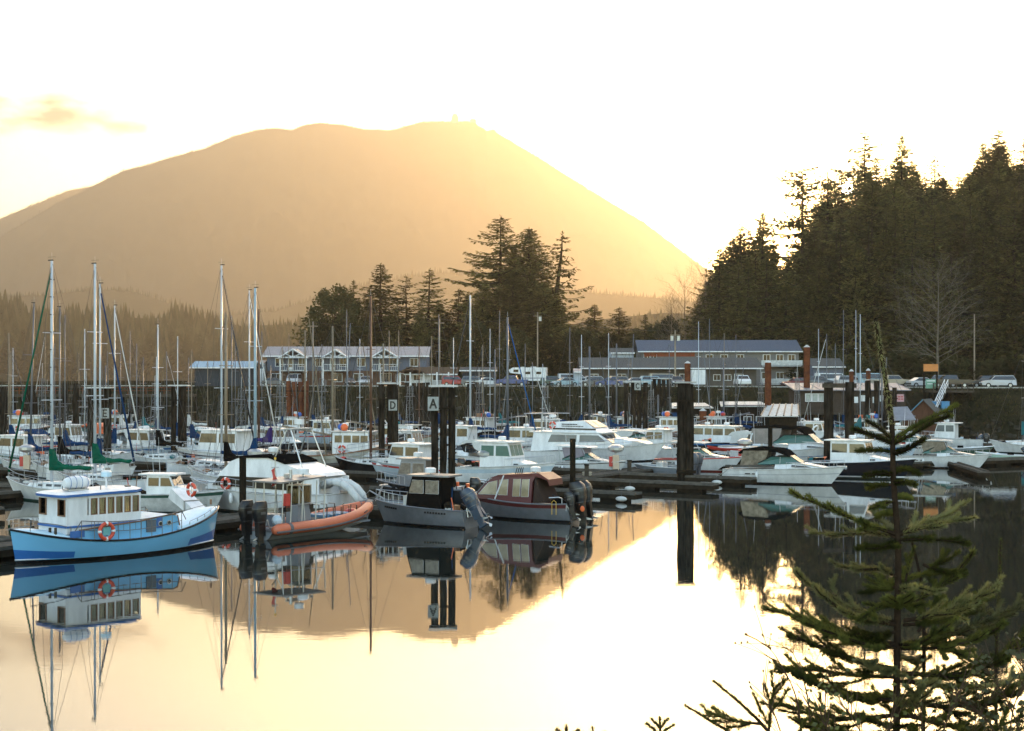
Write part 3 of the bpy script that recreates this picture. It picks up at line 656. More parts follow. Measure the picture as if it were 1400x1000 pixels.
for a in [(402,'v','silver','silver van parked facing the harbour below the left motel gable',-90),(375,'s','grey','grey car at the left end of the motel',10),
 (500,'u','silver','silver suv parked under the third motel gable facing the harbour',-90),(478,'s','black','black car parked before the motel under the middle gable',-80),
 (622,'u','red','red suv parked right of the restaurant',5),(650,'u','grey','grey suv below the carport roof left of the masts',-5),(668,'s','white','white car in front of the left end of the motorhome',20),
 (755,'u','green','dark green suv right of the motorhome',15),(772,'s','pale','pale blue sedan angled at the bank edge',200,20.8),(783,'v','white','white van behind the pale blue sedan',8,30),
 (800,'s','white','white sedan behind the angled pale blue one',15,27),(816,'u','silver','silver suv left of the blue sedan',10,28),(833,'s','blue','dark blue sedan at the bank edge left of the C piles',175,21),
 (812,'s','grey','grey car at the bank edge between pale blue and dark blue sedans',180,21.2),(850,'u','tan','tan suv behind the C piles',12,27),(872,'s','silver','silver sedan behind the C pile sign',5,25),
 (893,'u','pale','pale blue suv right of the C piles',10,26),(908,'v','tan','tan van with roof rack left of the utility pole',5,28),(925,'u','grey','grey suv facing the harbour left of the big dark pile',-90),
 (1018,'p','white','white pickup facing the harbour in front of the low building',-90),(1098,'s','maroon','maroon sedan left of the harbour office roof',185,24),
 (1130,'u','grey','grey suv parked behind the harbour office roof',5,27),(1149,'v','white','white van above the harbour office roof',10,30),(1180,'u','silver','silver suv behind the harbour office right of the white van',8,27),
 (1212,'v','pale','pale blue van above the harbour office beside the small spruce top',8,30),(1237,'p','tan','tan truck with raised box left of the orange sign',6,28),(1277,'s','silver','silver car behind the orange sign posts',10,30),
 (1300,'p','grey','grey pickup behind the black one right of the orange sign',170,32),(1320,'p','black','black pickup parked nearest the wooden platform',172,26),(1372,'u','black','black suv near the right edge facing left',176,28),(1394,'u','silver','silver suv cut by the right edge',172,25),
 (700,'p','blue','dark blue pickup carrying the white camper',172,22)]:
    car(*a)
# camper on the pickup
o = thing('camper', 'white camper body on the dark blue pickup', 'camper', (0,0,0)); X = (722-700)/F*(shore(0)+22.5); o.location = (X, shore(X)+23, 6.75); o.rotation_euler = (0,0,R(172))
b = MB(); b.prism([(-3.1,.9),(1.0,.9),(1.0,2.0),(2.9,2.2),(3.1,2.7),(2.4,3.1),(-3.1,3.1)], -1.1, 1.1, mWhite); b.build('shell', o)
for x, z in ((-1.9,2.2),(-.1,2.2),(1.9,2.55)): b = MB(); b.box((x,1.115,z), (.8,.05,.42), mDarkGlass); b.build('window', o)
b = MB(); b.box((-.9,0,3.18), (.9,.7,.16), mWhiteD); b.box((.9,0,3.16), (.5,.5,.12), mWhiteD); b.build('roof_vent', o)
b = MB(); b.box((-1.1,1.12,1.35), (3.9,.03,.14), mBlueSide); b.build('stripe', o)
for sx in (-2.2,): b = MB(); b.tube([(sx,.9,.35),(sx,1.1,.35)], .36, mRubber, 12); b.build('wheel', o)
# ------------------------------------------------------------------ utility poles and wires
def upole(px, D, ytop, label, boxes=0, arm=True, r=.17):
    X = (px-700)/F*D; z0 = gz(X,D); H = zat(ytop,D)-z0
    t = thing('utility_pole', label, 'utility pole', (X,D,z0-.3)); b = MB(); b.tube([(0,0,0),(0,0,H+.3)], r, mPole, 8, r2=r*.65); b.build('pole', t)
    if arm: b = MB(); b.box((0,-.2,H-.5), (1.8,.1,.12), mPole); b.build('crossarm', t)
    for i in range(boxes): b = MB(); s = (i*2-1)*.55 if boxes > 1 else .5; b.tube([(s,-.2,H-1.5),(s,-.2,H-.65)], .3, mMetal, 10); b.build('transformer', t)
    return Vector((X,D,z0+H))
p1_ = upole(601,262,436,'wooden utility pole standing right of the motel roof'); p2_ = upole(735,285,427,'pale utility pole with one transformer right of the motorhome',1)
p3_ = upole(923,246,452,'pale utility pole with two transformers before the apartment roof',2); p4_ = upole(1332,268,430,'tall bare utility pole right of the pale leafless tree', arm=False)
p5_ = upole(428,248,440,'thin dark utility pole before the left part of the motel')
def wire(a, b_, label, sag=1.2, r=.018):
    n = 14; pts = [a.lerp(b_, i/n)-Vector((0,0,sag*4*(i/n)*(1-i/n))) for i in range(n+1)]
    b = MB(); b.tube(pts, r, mBlackP, 3, cap=False); o = b.build('power_line'); tag(o, label, 'cable')
wire(p5_, p1_, 'power line sagging over the motel roof'); wire(p1_, p2_, 'power line between the motel pole and the transformer pole right of the motorhome'); wire(p2_, p3_, 'power line over the low trees to the pole with two transformers')
wire(p3_, p4_, 'power line crossing the dark hill forest toward the bare pole', .6); wire(p4_, Vector((125,262,19)), 'power line leaving the bare pole to the right edge', .5)
# ------------------------------------------------------------------ harbour office on piles, sheds, signs, platform
def pile_mb(b, x, y, z0, z1, r, m, cap=False, rnd=random.Random(3)):
    n = 5; b.tube([(x+rnd.uniform(-.03,.03), y+rnd.uniform(-.03,.03), z0+(z1-z0)*i/n) for i in range(n+1)], [r*(1.08-.12*i/n)*rnd.uniform(.96,1.04) for i in range(n+1)], m, 9)
    if cap: b.tube([(x,y,z1),(x,y,z1+.12)], r*1.15, mWhiteD, 9, r2=r*.5)
def piles(t, L_, r):
    for x, y, z0, z1 in L_: q = MB(); pile_mb(q, x, y, z0, z1, r, mWoodD); q.build('pile', t)
D = 188; k = D/F
t = thing('harbour_office', 'long low harbour office on piles with pale metal roof and window strip', 'building', (0,D,3.4))
a, c = (1090-700)*k, (1238-700)*k; b = MB(); b.box(((a+c)/2,3,1.55), (c-a,6,2.9), mat('dark_brown_siding',(.07,.055,.045),.8,var=.3)); b.build('wall', t)
b = MB(); roof_slab(b, a-.6, c+.5, -.8, 3.0, 6.6, 3.9, mMetalRoof, ribs=1.6); b.build('roof', t)
for i in range(4): window(t, (1105+i*9-700)*k, 0, 2.1, .75, 1.0, mat('pale_window',(.45,.5,.48),.2,var=.3), n=1)
for i, q in enumerate((1160,1170,1180,1196,1205)):
    b = MB(); b.box(((q-700)*k,-.03,2.0-.2*(i%2)), (.6,.03,.8), mWhite); b.build('notice', t)
b = MB(); b.box(((1229-700)*k,-.03,2.05), (1.3,.04,1.0), mat('faded_pink',(.62,.35,.38),.6)); b.build('pink_sign', t)
b = MB(); [b.box(((1225+q*4-700)*k,-.06,2.2-.3*r_), (.3,.02,.12), mRed) for q in range(3) for r_ in range(2)]; b.build('lettering', t)
piles(t, [(a+(c-a)*i/7, .3+5*j, -5.5, .1) for i in range(8) for j in range(2)], .16)
b = MB(); b.box(((a+c)/2,2.6,.0), (c-a+2,8,.25), mWood); b.build('platform', t)
D = 176; k = D/F; t = thing('boat_shed', 'brown a frame boat shed with blue roof beside the rising ramp', 'building', ((1262-700)*k,D,0.3), R(-24))
b = MB(); b.prism([(-2.6,0),(2.6,0),(2.6,2.4),(0,5.0),(-2.6,2.4)], 0, 7, mat('brown_planks',(.12,.06,.04),.85,var=.4,stretch=(6,6,.5))); b.build('wall', t)
b = MB(); 
for s in (-1,1): b.ext([(s*3.0,-.4,2.0),(0,-.4,5.05),(0,7.3,5.05),(s*3.0,7.3,2.0)], (0,0,.12), mBlueRoof if s<0 else mShingle)
b.build('roof', t); b = MB(); b.box((0,3.3,-.1), (6,8,.6), mWoodD); b.build('float', t)
t = thing('lean_to_roof', 'slanting pale metal canopy left of the blue roofed boat shed', 'canopy', ((1236-700)/F*168,168,0)); b = MB(); b.ext([(-1.4,0,3.0),(1.4,0,3.1),(1.1,2.5,4.6),(-1.2,2.5,4.5)], (0,0,.08), mMetalRoof); b.build('roof', t)
[MB().tube([(s*1.2,y,0),(s*1.2,y,3.0+y*.5)], .05, mMetal, 5).build('post', t) for s in (-1,1) for y in (.1,2.4)]
D = 172; k = D/F; t = thing('striped_roof_shed', 'floating shed with slanting white roof and dark ribs', 'building', ((1072-700)*k,D,.3))
b = MB(); b.box((-.1,2.5,1.5), (3.4,4.4,2.9), mWoodD); b.build('wall', t); b = MB(); b.ext([(-2.9,-.4,3.1),(1.7,-.4,3.1),(2.7,5,4.45),(-1.1,5,4.45)], (0,0,.1), mWhiteD)
r_ = b.build('roof', t); b = MB()
for i in range(6): q = i/5; b.tube([(-2.9+4.6*q,-.4,3.24),(-1.1+3.8*q,5,4.59)], .09, mBlackP, 4)
b.build('rib', r_)
for (pa, pb, y1, y2, D, lb_) in ((918,975,554,566,186,'long flat white roofed float house left of the slanting ribbed roof'),(985,1052,552,562,196,'thin white roofed float house behind the rusty steel pile')):
    k = D/F; t = thing('float_house', lb_, 'float house', (((pa+pb)/2-700)*k,D,.2)); w_ = (pb-pa)*k; h = zat(y1,D)-.2
    b = MB(); b.box((0,2,h/2-.1), (w_-.8,4,h-.2), mWoodD); b.build('wall', t); b = MB(); b.ext([(-w_/2,-.3,h-.45),(w_/2,-.3,h-.45),(w_/2-.5,4.3,h+.1),(-w_/2+.5,4.3,h+.1)], (0,0,.12), mWhiteD); b.build('roof', t)
    for q in (-.25,.05,.3): window(t, w_*q, 0, h*.5, 1.0, .8)
# signs
D = 186; k = D/F; t = thing('notice_board', 'orange topped notice board on two tall dark posts with a green sign below', 'sign', ((1272-700)*k,D,0))
[MB().box((s*.85,0,zat(500,D)/2), (.2,.2,zat(500,D)), mWoodD).build('post', t) for s in (-1,1)]
b = MB(); b.box((0,-.13,zat(503,D)), (1.9,.06,.95), mat('orange_board',(.60,.22,.05),.6)); b.build('orange_board', t)
b = MB(); b.box((0,-.13,zat(525,D)), (1.35,.06,1.2), mat('green_board',(.14,.30,.22),.6)); b.box((0,-.17,zat(521,D)), (1.1,.02,.12), mWhite); b.box((0,-.17,zat(525,D)), (.9,.02,.1), mWhite); b.build('green_board', t)
t = thing('gangway', 'white railed gangway slanting down from the wooden platform', 'gangway', (0,0,0)); b = MB(); pA = atD(1296,184,zat(530,184)); pB = atD(1266,176,.9); pC = atD(1262,184,zat(545,184))
b.ext([pA, pA+Vector((0,1.4,0)), pB+Vector((0,1.4,0)), pB], (0,0,-.15), mWood); b.build('deck', t); b = MB()
for dy in (0,1.4):
    b.tube([pA+Vector((0,dy,1)), pB+Vector((0,dy,1))], .06, mWhite, 5); b.tube([pA+Vector((0,dy,.5)), pB+Vector((0,dy,.5))], .05, mWhite, 5)
    for i in range(9): q = pA.lerp(pB, i/8)+Vector((0,dy,0)); b.tube([q, q+Vector((0,0,1))], .03, mWhite, 4)
b.build('railing', t)
t = thing('wooden_platform', 'railed wooden platform at the bank top below the black pickup', 'platform', ((1302-700)/F*186,186,0)); b = MB(); zz = 6.3
b.box((0,2,zz), (5.4,5,.25), mWood); b.build('deck', t); b = MB()
for i in range(8): b.box((-2.6+i*5.2/7,-.45,zz+.55), (.12,.12,1.0), mWood)
b.box((0,-.45,zz+1.08), (5.4,.16,.08), mWood); b.box((0,-.44,zz+.6), (5.4,.06,.1), mWood); b.build('railing', t)
piles(t, [(x, y, -.5, zz) for x in (-2.4,0,2.4) for y in (0,2,4)], .15)
for px, lb_ in ((1273,'left'),(1291,'right')):
    o = MB().box((0,0,0), (1.0,1.0,1.1), mat('blue_bin',(.05,.22,.42),.5)).box((0,0,.6), (1.1,1.1,.12), mat('blue_bin',(.05,.22,.42))).build('bin', loc=tuple(atD(px,181,zat(556,181)))); tag(o, lb_+' one of the two blue bins under the wooden platform', 'bin')
    o = MB().box((0,0,0), (2.2,2.0,.2), mWoodD).tube([(0,0,0),(0,0,-4.2)], .15, mWoodD).build('bin_stand', loc=tuple(atD(px,181,zat(556,181)-.66))); tag(o, 'dark plank stand under the '+lb_+' blue bin', 'stand')
# trestle pier on the left
D = 205; t = thing('trestle_pier', 'long brown timber trestle with red rail crossing behind the left boats', 'pier', (0,D,0)); k = D/F; zz = zat(541,D)
a, c = (-60-700)*k, (262-700)*k; b = MB(); b.box(((a+c)/2,1.5,zz), (c-a,3.4,.4), mWood); b.build('deck', t)
b = MB(); b.box(((a+c)/2,-.1,zz+1.15), (c-a,.12,.14), mRust); b.box(((a+c)/2,-.1,zz+.7), (c-a,.08,.1), mRust); [b.box((a+(c-a)*i/26,-.1,zz+.65), (.12,.12,1.0), mRust) for i in range(27)]; b.build('railing', t)
piles(t, [(a+(c-a)*i/16, .1+2.8*j, -1, zz-.2) for i in range(17) for j in range(2)], .2); b = MB()
for i in range(16): x_ = a+(c-a)*i/16; b.tube([(x_,-.1,.8),(x_+(c-a)/16,-.1,zz-.5)], .09, mWoodD, 4)
b.build('brace', t)
# ------------------------------------------------------------------ docks
U = Vector((math.cos(R(58)), math.sin(R(58)), 0)); V = Vector((math.cos(R(-32)), math.sin(R(-32)), 0))
A0 = Vector((2.4, 104, 0))
def pier(s, off=0.0): return A0+U*s+V*off
mPlank = mat('grey_dock_planks', (.12,.11,.095), .8, var=.4, scale=2.2, stretch=(1,1,1), bump=.01, bscale=12)
mPlankD = mat('wet_dock_side', (.035,.028,.02), .75, var=.5, scale=2, bump=.02, bscale=7)
def dock(p, q, w_, label, z=.48, planks=True, group=None, rng=random.Random(6)):
    d = (q-p); L = d.length; t = thing('floating_dock', label, 'dock', p, math.atan2(d.y, d.x), group)
    b = MB()
    if planks:
        n = int(L/.45)
        for i in range(n): x = L*(i+.5)/n; b.box((x,0,z+.03+rng.uniform(-.008,.008)), (L/n-.03, w_-.02, .06), mPlank)
    else: b.box((L/2,0,z+.03), (L, w_, .06), mPlank)
    b.build('deck', t); b = MB()
    for s in (-1,1): b.box((L/2, s*(w_/2-.07), z-.15), (L,.14,.28), mPlankD); b.box((L/2, s*(w_/2-.12), z+.11), (L,.15,.1), mPlank)
    b.box((L-.06,0,z-.16), (.12,w_-.3,.27), mPlankD); b.box((.06,0,z-.16), (.12,w_-.3,.27), mPlankD); b.build('frame', t)
    b = MB(); n = max(2, int(L/3.2))
    for i in range(n): b.box((L*(i+.5)/n,0,.0), (1.9,w_-.34,.6), mWoodD)
    tag(b.build('float', t), kind=None); return t
dock(pier(-62), pier(-24.0), 2.4, 'long plank walkway behind the blue boat and the orange inflatable')
dock(pier(-23.8), pier(0), 2.4, 'plank walkway behind the two aluminium boats')
dock(pier(.2), pier(60), 2.4, 'plank walkway receding from the maroon boat past the big pile')
for s, off, L, lb_ in ((-24,1.2,8.5,'narrow finger float behind the bow of the small grey aluminium boat'),(-7,1.2,10,'nearest finger float right of the maroon boat engines with a white fender'),(3,1.2,11,'second finger float lying in front of the big pile'),
                       (10,1.2,11,'finger float ending at the stern of the white speedboat with a white fender'),(24,1.2,11,'finger float behind the white speedboat')):
    dock(pier(s,off), pier(s,off+L), 1.15, lb_)
for s in (-46,-34,-12,2,12,22,34): dock(pier(s,-1.2), pier(s,-11), 1.0, 'narrow finger float on the far side of the nearest walkway', planks=False, group='finger floats on the far side of the nearest walkway')
for off, nm in ((-25,'second'),(-49,'third'),(-75,'fourth')):
    dock(pier(-70,off), pier(62 if off>-40 else 45,off), 2.2, nm+' walkway back from the camera among the moored boats', planks=False)
    for s in range(-60, 60, 12):
        for sg in (-1,1): dock(pier(s,off+sg*1.1), pier(s,off+sg*10), .9, 'narrow finger float among the rear rows of boats', planks=False, group='finger floats in the rear rows')
dock(at(1178,643), at(1420,634), 2.0, 'walkway behind the white sport boat at the right'); dock(at(1230,606), at(1420,617), 2.0, 'walkway under the bank at the right edge')
dock(at(1300,640), at(1345,655), 1.0, 'short low float right of the white sport boat bow')
def on_dock(name, label, cat, p, rz=0, group=None): return thing(name, label, cat, Vector((p.x,p.y,.55)), rz, group)
for s, off, lb_ in ((-3,.9,'short dock post at the start of the first finger float'),(4.5,1,'short dock post where the second finger float begins'),(11.5,1,'short dock post near the big pile'),(-20,-.9,'short post on the walkway behind the grey aluminium boat')):
    p = pier(s,off); o = MB().box((0,0,.45), (.32,.32,1.0), mWood).box((0,0,.97), (.38,.38,.06), mWoodD).build('dock_post', loc=(p.x,p.y,.52)); tag(o, lb_, 'post')
for s, off, lb_ in ((1,6.5,'white fender hanging on the first finger float'),(-7,10,'white float lying at the tip of the first finger float'),(10,9.2,'round white fender at the side of the finger float beside the speedboat stern')):
    p = pier(s,off); o = MB().ell((0,0,0), (.42,.17,.17), mWhiteD).tube([(0,0,.2),(0,.1,.5)], .02, mBlackP, 4).build('fender', loc=(p.x-.1,p.y-.75,.22)); o.rotation_euler.z = R(-32); tag(o, lb_, 'fender')
for p, lb_, c1 in ((at(665,662),'red and cream power pedestal left of the white trawler bow',mRed),(at(37,652),'cream and grey power pedestal beside the white sailboat bow at far left',mRed),(at(1018,640),'red standpipe post beside the white sport boat bow',mRed),(at(842,652),'small red hose post on the walkway below the flybridge cruiser',mRed),(at(350,660),'grey power pedestal behind the white cruiser',mMetal)):
    t = on_dock('power_pedestal', lb_, 'pedestal', p); MB().box((0,0,.6), (.5,.35,1.2), mat('cream_box',(.62,.48,.34),.6)).build('cabinet', t); MB().box((-.42,0,.7), (.28,.3,.8), c1).build('hose_box', t); MB().ell((0,0,1.75),(.7,.7,.35),mMetal,10,5).tube([(0,0,1.1),(0,0,1.8)],.1,mMetal).build('lamp_hood', t)
for s, off in ((-54,0),(-41,-.4),(-30,.3),(-13,-.3),(6,.2),(20,-.3)):
    p = pier(s,off); o = MB(); [o.ring((0,0,.06+k*.07), .3+.05*(k%2), .04, mat('blue_rope',(.05,.12,.22),.8) if s%2 else mat('pale_rope',(.4,.36,.28),.9), 'z', 14, 5) for k in range(4)]
    o = o.build('rope_coil', loc=(p.x,p.y,.55)); tag(o, 'coil of rope lying on the nearest walkway', 'rope', 'rope coils on the nearest walkway')
# ------------------------------------------------------------------ piles
mPileT = mat('creosote_pile', (.040,.033,.025), .9, col2=(.006,.005,.004), scale=2.2, stretch=(2,2,.35), bump=.03, bscale=5)
LET = {'A':[((-.35,-.5),(0,.5)),((.35,-.5),(0,.5)),((-.2,-.12),(.2,-.12))], 'C':[((.3,.35),(0,.5)),((0,.5),(-.3,.25)),((-.3,.25),(-.3,-.25)),((-.3,-.25),(0,-.5)),((0,-.5),(.3,-.35))],
 'D':[((-.3,-.5),(-.3,.5)),((-.3,.5),(.1,.45)),((.1,.45),(.32,.15)),((.32,.15),(.32,-.15)),((.32,-.15),(.1,-.45)),((.1,-.45),(-.3,-.5))], 'E':[((-.25,-.5),(-.25,.5)),((-.25,.5),(.3,.5)),((-.25,0),(.2,0)),((-.25,-.5),(.3,-.5))],'B':[((-.3,-.5),(-.3,.5)),((-.3,.5),(.25,.4)),((.25,.4),(-.3,.02)),((-.3,.02),(.3,-.25)),((.3,-.25),(-.3,-.5))]}
def cluster(pxs, ytop, yw, r, label, cap=True, letter=None, lx=0, ly=552, ls=.95, m=None, beam=None, jit=.35, name='pile_cluster'):
    rnd = random.Random(int(pxs[0])); D = F*CH/(yw-HY); k = D/F; cx = sum(pxs)/len(pxs); m = m or mPileT
    t = thing(name, label, 'pilings', ((cx-700)*k, D, 0)); H = zat(ytop, D)
    for i, q in enumerate(pxs):
        y = (rnd.uniform(-jit,jit) if len(pxs) > 1 else 0); b = MB(); pile_mb(b, (q-cx)*k, y, -1.5, H-rnd.uniform(0,.12), r, m); b.build('pile', t, True)
    if cap: b = MB(); b.box((0,0,H+.05), ((pxs[-1]-pxs[0])*k+2*r+.25, 2*r+jit*2+.1, .12), mWhiteD if cap is True else cap); b.build('cap', t)
    if len(pxs) > 1 and beam is None: b = MB(); b.box((0,-r-jit-.02,H-1.35), ((pxs[-1]-pxs[0])*k+2*r,.1,.1), mWoodD); b.build('strap', t); b = MB(); b.box((0,-r-jit-.02,.9), ((pxs[-1]-pxs[0])*k+2*r+.2,.2,.25), mWoodD); b.build('base_band', t)
    if beam: b = MB(); b.box((0,0,H-beam), ((pxs[-1]-pxs[0])*k+2*r+.4,.35,.4), mWood); b.build('crossbeam', t)
    if letter:
        b = MB(); x = (lx-cx)*k; z = zat(ly, D); yy = -r-jit-.08; b.box((x,yy,z), (ls*.78,.04,ls), mat('sign_white',(.34,.36,.35),.6,var=.35,scale=4)); s_ = b.build('letter_sign', t); b = MB()
        for (xa,za),(xb,zb) in LET[letter]:
            dx, dz = xb-xa, zb-za; L = math.hypot(dx,dz); b.box((x+(xa+xb)/2*ls*.62, yy-.03, z+(za+zb)/2*ls*.62), (L*ls*.62+.07,.02,.13*ls), mBlackP, ry=-math.atan2(dz,dx))
        b.build('letter', s_)
    return t
cluster([594.5,606,617.5], 529, 693, .23, 'nearest cluster of three dark piles carrying the sign A', letter='A', lx=593, ly=552, ls=.86, jit=.3)
cluster([522,533,541], 525, 642, .28, 'cluster of three dark piles carrying the sign D', letter='D', lx=538, ly=554, ls=.95)
cluster([127,147], 531, 636, .36, 'pair of dark piles with sign E beside the white masts at left', letter='E', lx=147, ly=565, ls=.95)
cluster([237,245.5,253], 528, 632, .24, 'cluster of three dark piles between the left masts and the blue roofed shed')
cluster([856,866,874,882], 523, 606, .30, 'cluster of four piles carrying the sign C', letter='C', lx=871, ly=528, ls=1.0)
cluster([932,942], 524, 661, .36, 'big dark pile pair rising alone from the water left of the white speedboat', jit=.1, cap=mConc)
cluster([1134,1161], 522, 640, .42, 'pair of tall piles joined by a crossbeam near the white sport boats', cap=False, beam=.35)
cluster([1187,1198], 520, 606, .38, 'pair of piles just left of the small spruce top', cap=mConc)
cluster([90,104], 524, 612, .38, 'pair of brown piles with crossbeam behind the left masts', cap=False, beam=.4)
cluster([5], 528, 612, .42, 'single brown pile at the left edge', cap=False, name='mooring_pile')
cluster([38,45], 527, 604, .35, 'dark pair of piles far behind the white ship at the left', cap=False)
cluster([395,403,411,419], 521, 600, .36, 'fat bundle of old piles below the motel', cap=False, m=mRust)
cluster([557,566,573], 523, 600, .30, 'pile cluster just left of the sign A piles, further back')
cluster([579,585], 523, 596, .30, 'two thin piles directly left of the sign A piles', cap=False)
cluster([641,647,653,659], 522, 592, .3, 'pile bundle at the white mast base between the sign A piles and motorhome')
cluster([895,901,907,914], 518, 590, .3, 'far bundle of piles just left of the big dark pile')
cluster([831,838], 526, 592, .25, 'two far piles left of the sign C piles', cap=False)
cluster([1210,1222], 530, 606, .3, 'two piles half hidden behind the spruce trunk', cap=False)
for q, yt, yw, r, lb_ in ((1050,496,606,.40,'rusty steel pile in front of the low grey building right end'),(1103,475,600,.42,'tallest rusty steel pile with a pale cap'),(940,497,600,.40,'rusty steel pile rising behind the big dark pile'),
    (1164,508,596,.32,'rusty steel pile behind the office roof left of the radar mast'),(1187,507,596,.32,'rusty steel pile behind the office roof right of the radar mast'),(961,562,604,.45,'short rusty steel pile among the float houses')):
    D = F*CH/(yw-HY); t = thing('steel_pile', lb_, 'pile', ((q-700)/F*D, D, 0)); H = zat(yt,D); MB().tube([(0,0,-1.5),(0,0,H*.5),(0,0,H)], r, mRust, 14).build('shaft', t, 'auto'); MB().tube([(0,0,H),(0,0,H+.3)], r*1.1, mWhiteD, 14, r2=.1).build('cap', t)
def slim(px, yt, yw, r, m, name, label, cat='pole'):
    D = F*CH/(yw-HY); o = MB().tube([(0,0,-1),(0,0,zat(yt,D))], r, m, 8).build(name, loc=((px-700)/F*D, D, 0)); tag(o, label, cat); return o
slim(332,626,709,.20,mWoodD,'mooring_post','black mooring post in front of the white cruiser','post'); slim(783,600,672,.20,mWoodD,'mooring_post','thin dark mooring post before the white sport boat','post')
slim(1053,583,640,.20,mWoodD,'mooring_post','dark mooring post behind the white speedboat canopy','post')
# ------------------------------------------------------------------ boat building kit
mNavy = mat('navy_hull', (.006,.008,.014), .25, var=.2); mBlackH = mat('black_hull', (.004,.004,.005), .25, var=.2)
mBlueC = mat('blue_canvas', (.012,.045,.12), .85, spec=.08, var=.3, scale=2, bump=.02, bscale=4); mGreenC = mat('green_canvas', (.008,.10,.06), .85, spec=.08, var=.3, scale=2, bump=.02, bscale=4)
mBlackC = mat('black_canvas', (.007,.007,.007), .9, spec=.08, var=.3, bump=.02, bscale=4); mMaroonC = mat('maroon_paint', (.095,.012,.012), .45, var=.2); mTealC = mat('teal_canvas', (.03,.16,.18), .85, spec=.08)
mWhiteC = mat('white_canvas', (.62,.62,.60), .85, spec=.08, var=.2, bump=.02, bscale=4); mPurpleC = mat('purple_canvas', (.05,.03,.14), .85, spec=.08)
mWire = mat('steel_wire', (.07,.068,.065), .5, metal=.4)
mSpar = mat('white_spar', (.46,.51,.56), .3, var=.1); mSparA = mat('alu_spar', (.12,.13,.15), .35, metal=.3, var=.15); mSparW = mat('varnished_spar', (.22,.17,.11), .5, var=.3); mSparB = mat('brown_spar', (.11,.045,.02), .5, var=.3)
mBoot = mat('antifoul_dark', (.02,.03,.03), .6); mBootG = mat('antifoul_green', (.02,.07,.05), .6); mTeak = mat('teak', (.24,.12,.06), .5, var=.3); mGreyHull = mat('grey_hull', (.20,.22,.25), .35)
mPaleBlue = mat('pale_blue_gel', (.50,.60,.68), .35); mCream = mat('cream_gel', (.68,.62,.50), .4); mTint = mat('green_tint_glass', (.06,.15,.13), .22, spec=.3); mSky_ = mat('pale_tinted_glass', (.10,.12,.13), .22, spec=.3); mClearV = mat('vinyl_window', (.26,.22,.17), .2, var=.6, scale=3, transl=0)
mGlowP = mat('painted_glow_panel', (.85,.64,.34), .8, var=.45, scale=3, stretch=(6,6,.6), transl=.5); mStripe = mat('blue_stripe', (.03,.14,.34), .35)  # cream panel colour carries the golden sky glow of the windows
mGrime = mat('old_white_hull', (.60,.60,.56), .5, col2=(.34,.31,.25), scale=1.2, stretch=(1,1,.3))
mGreyC = mat('cowl_trim_grey', (.10,.105,.11), .35, metal=.4)
mDeckG = mat('worn_deck', (.30,.29,.27), .8, var=.4, scale=2.5)
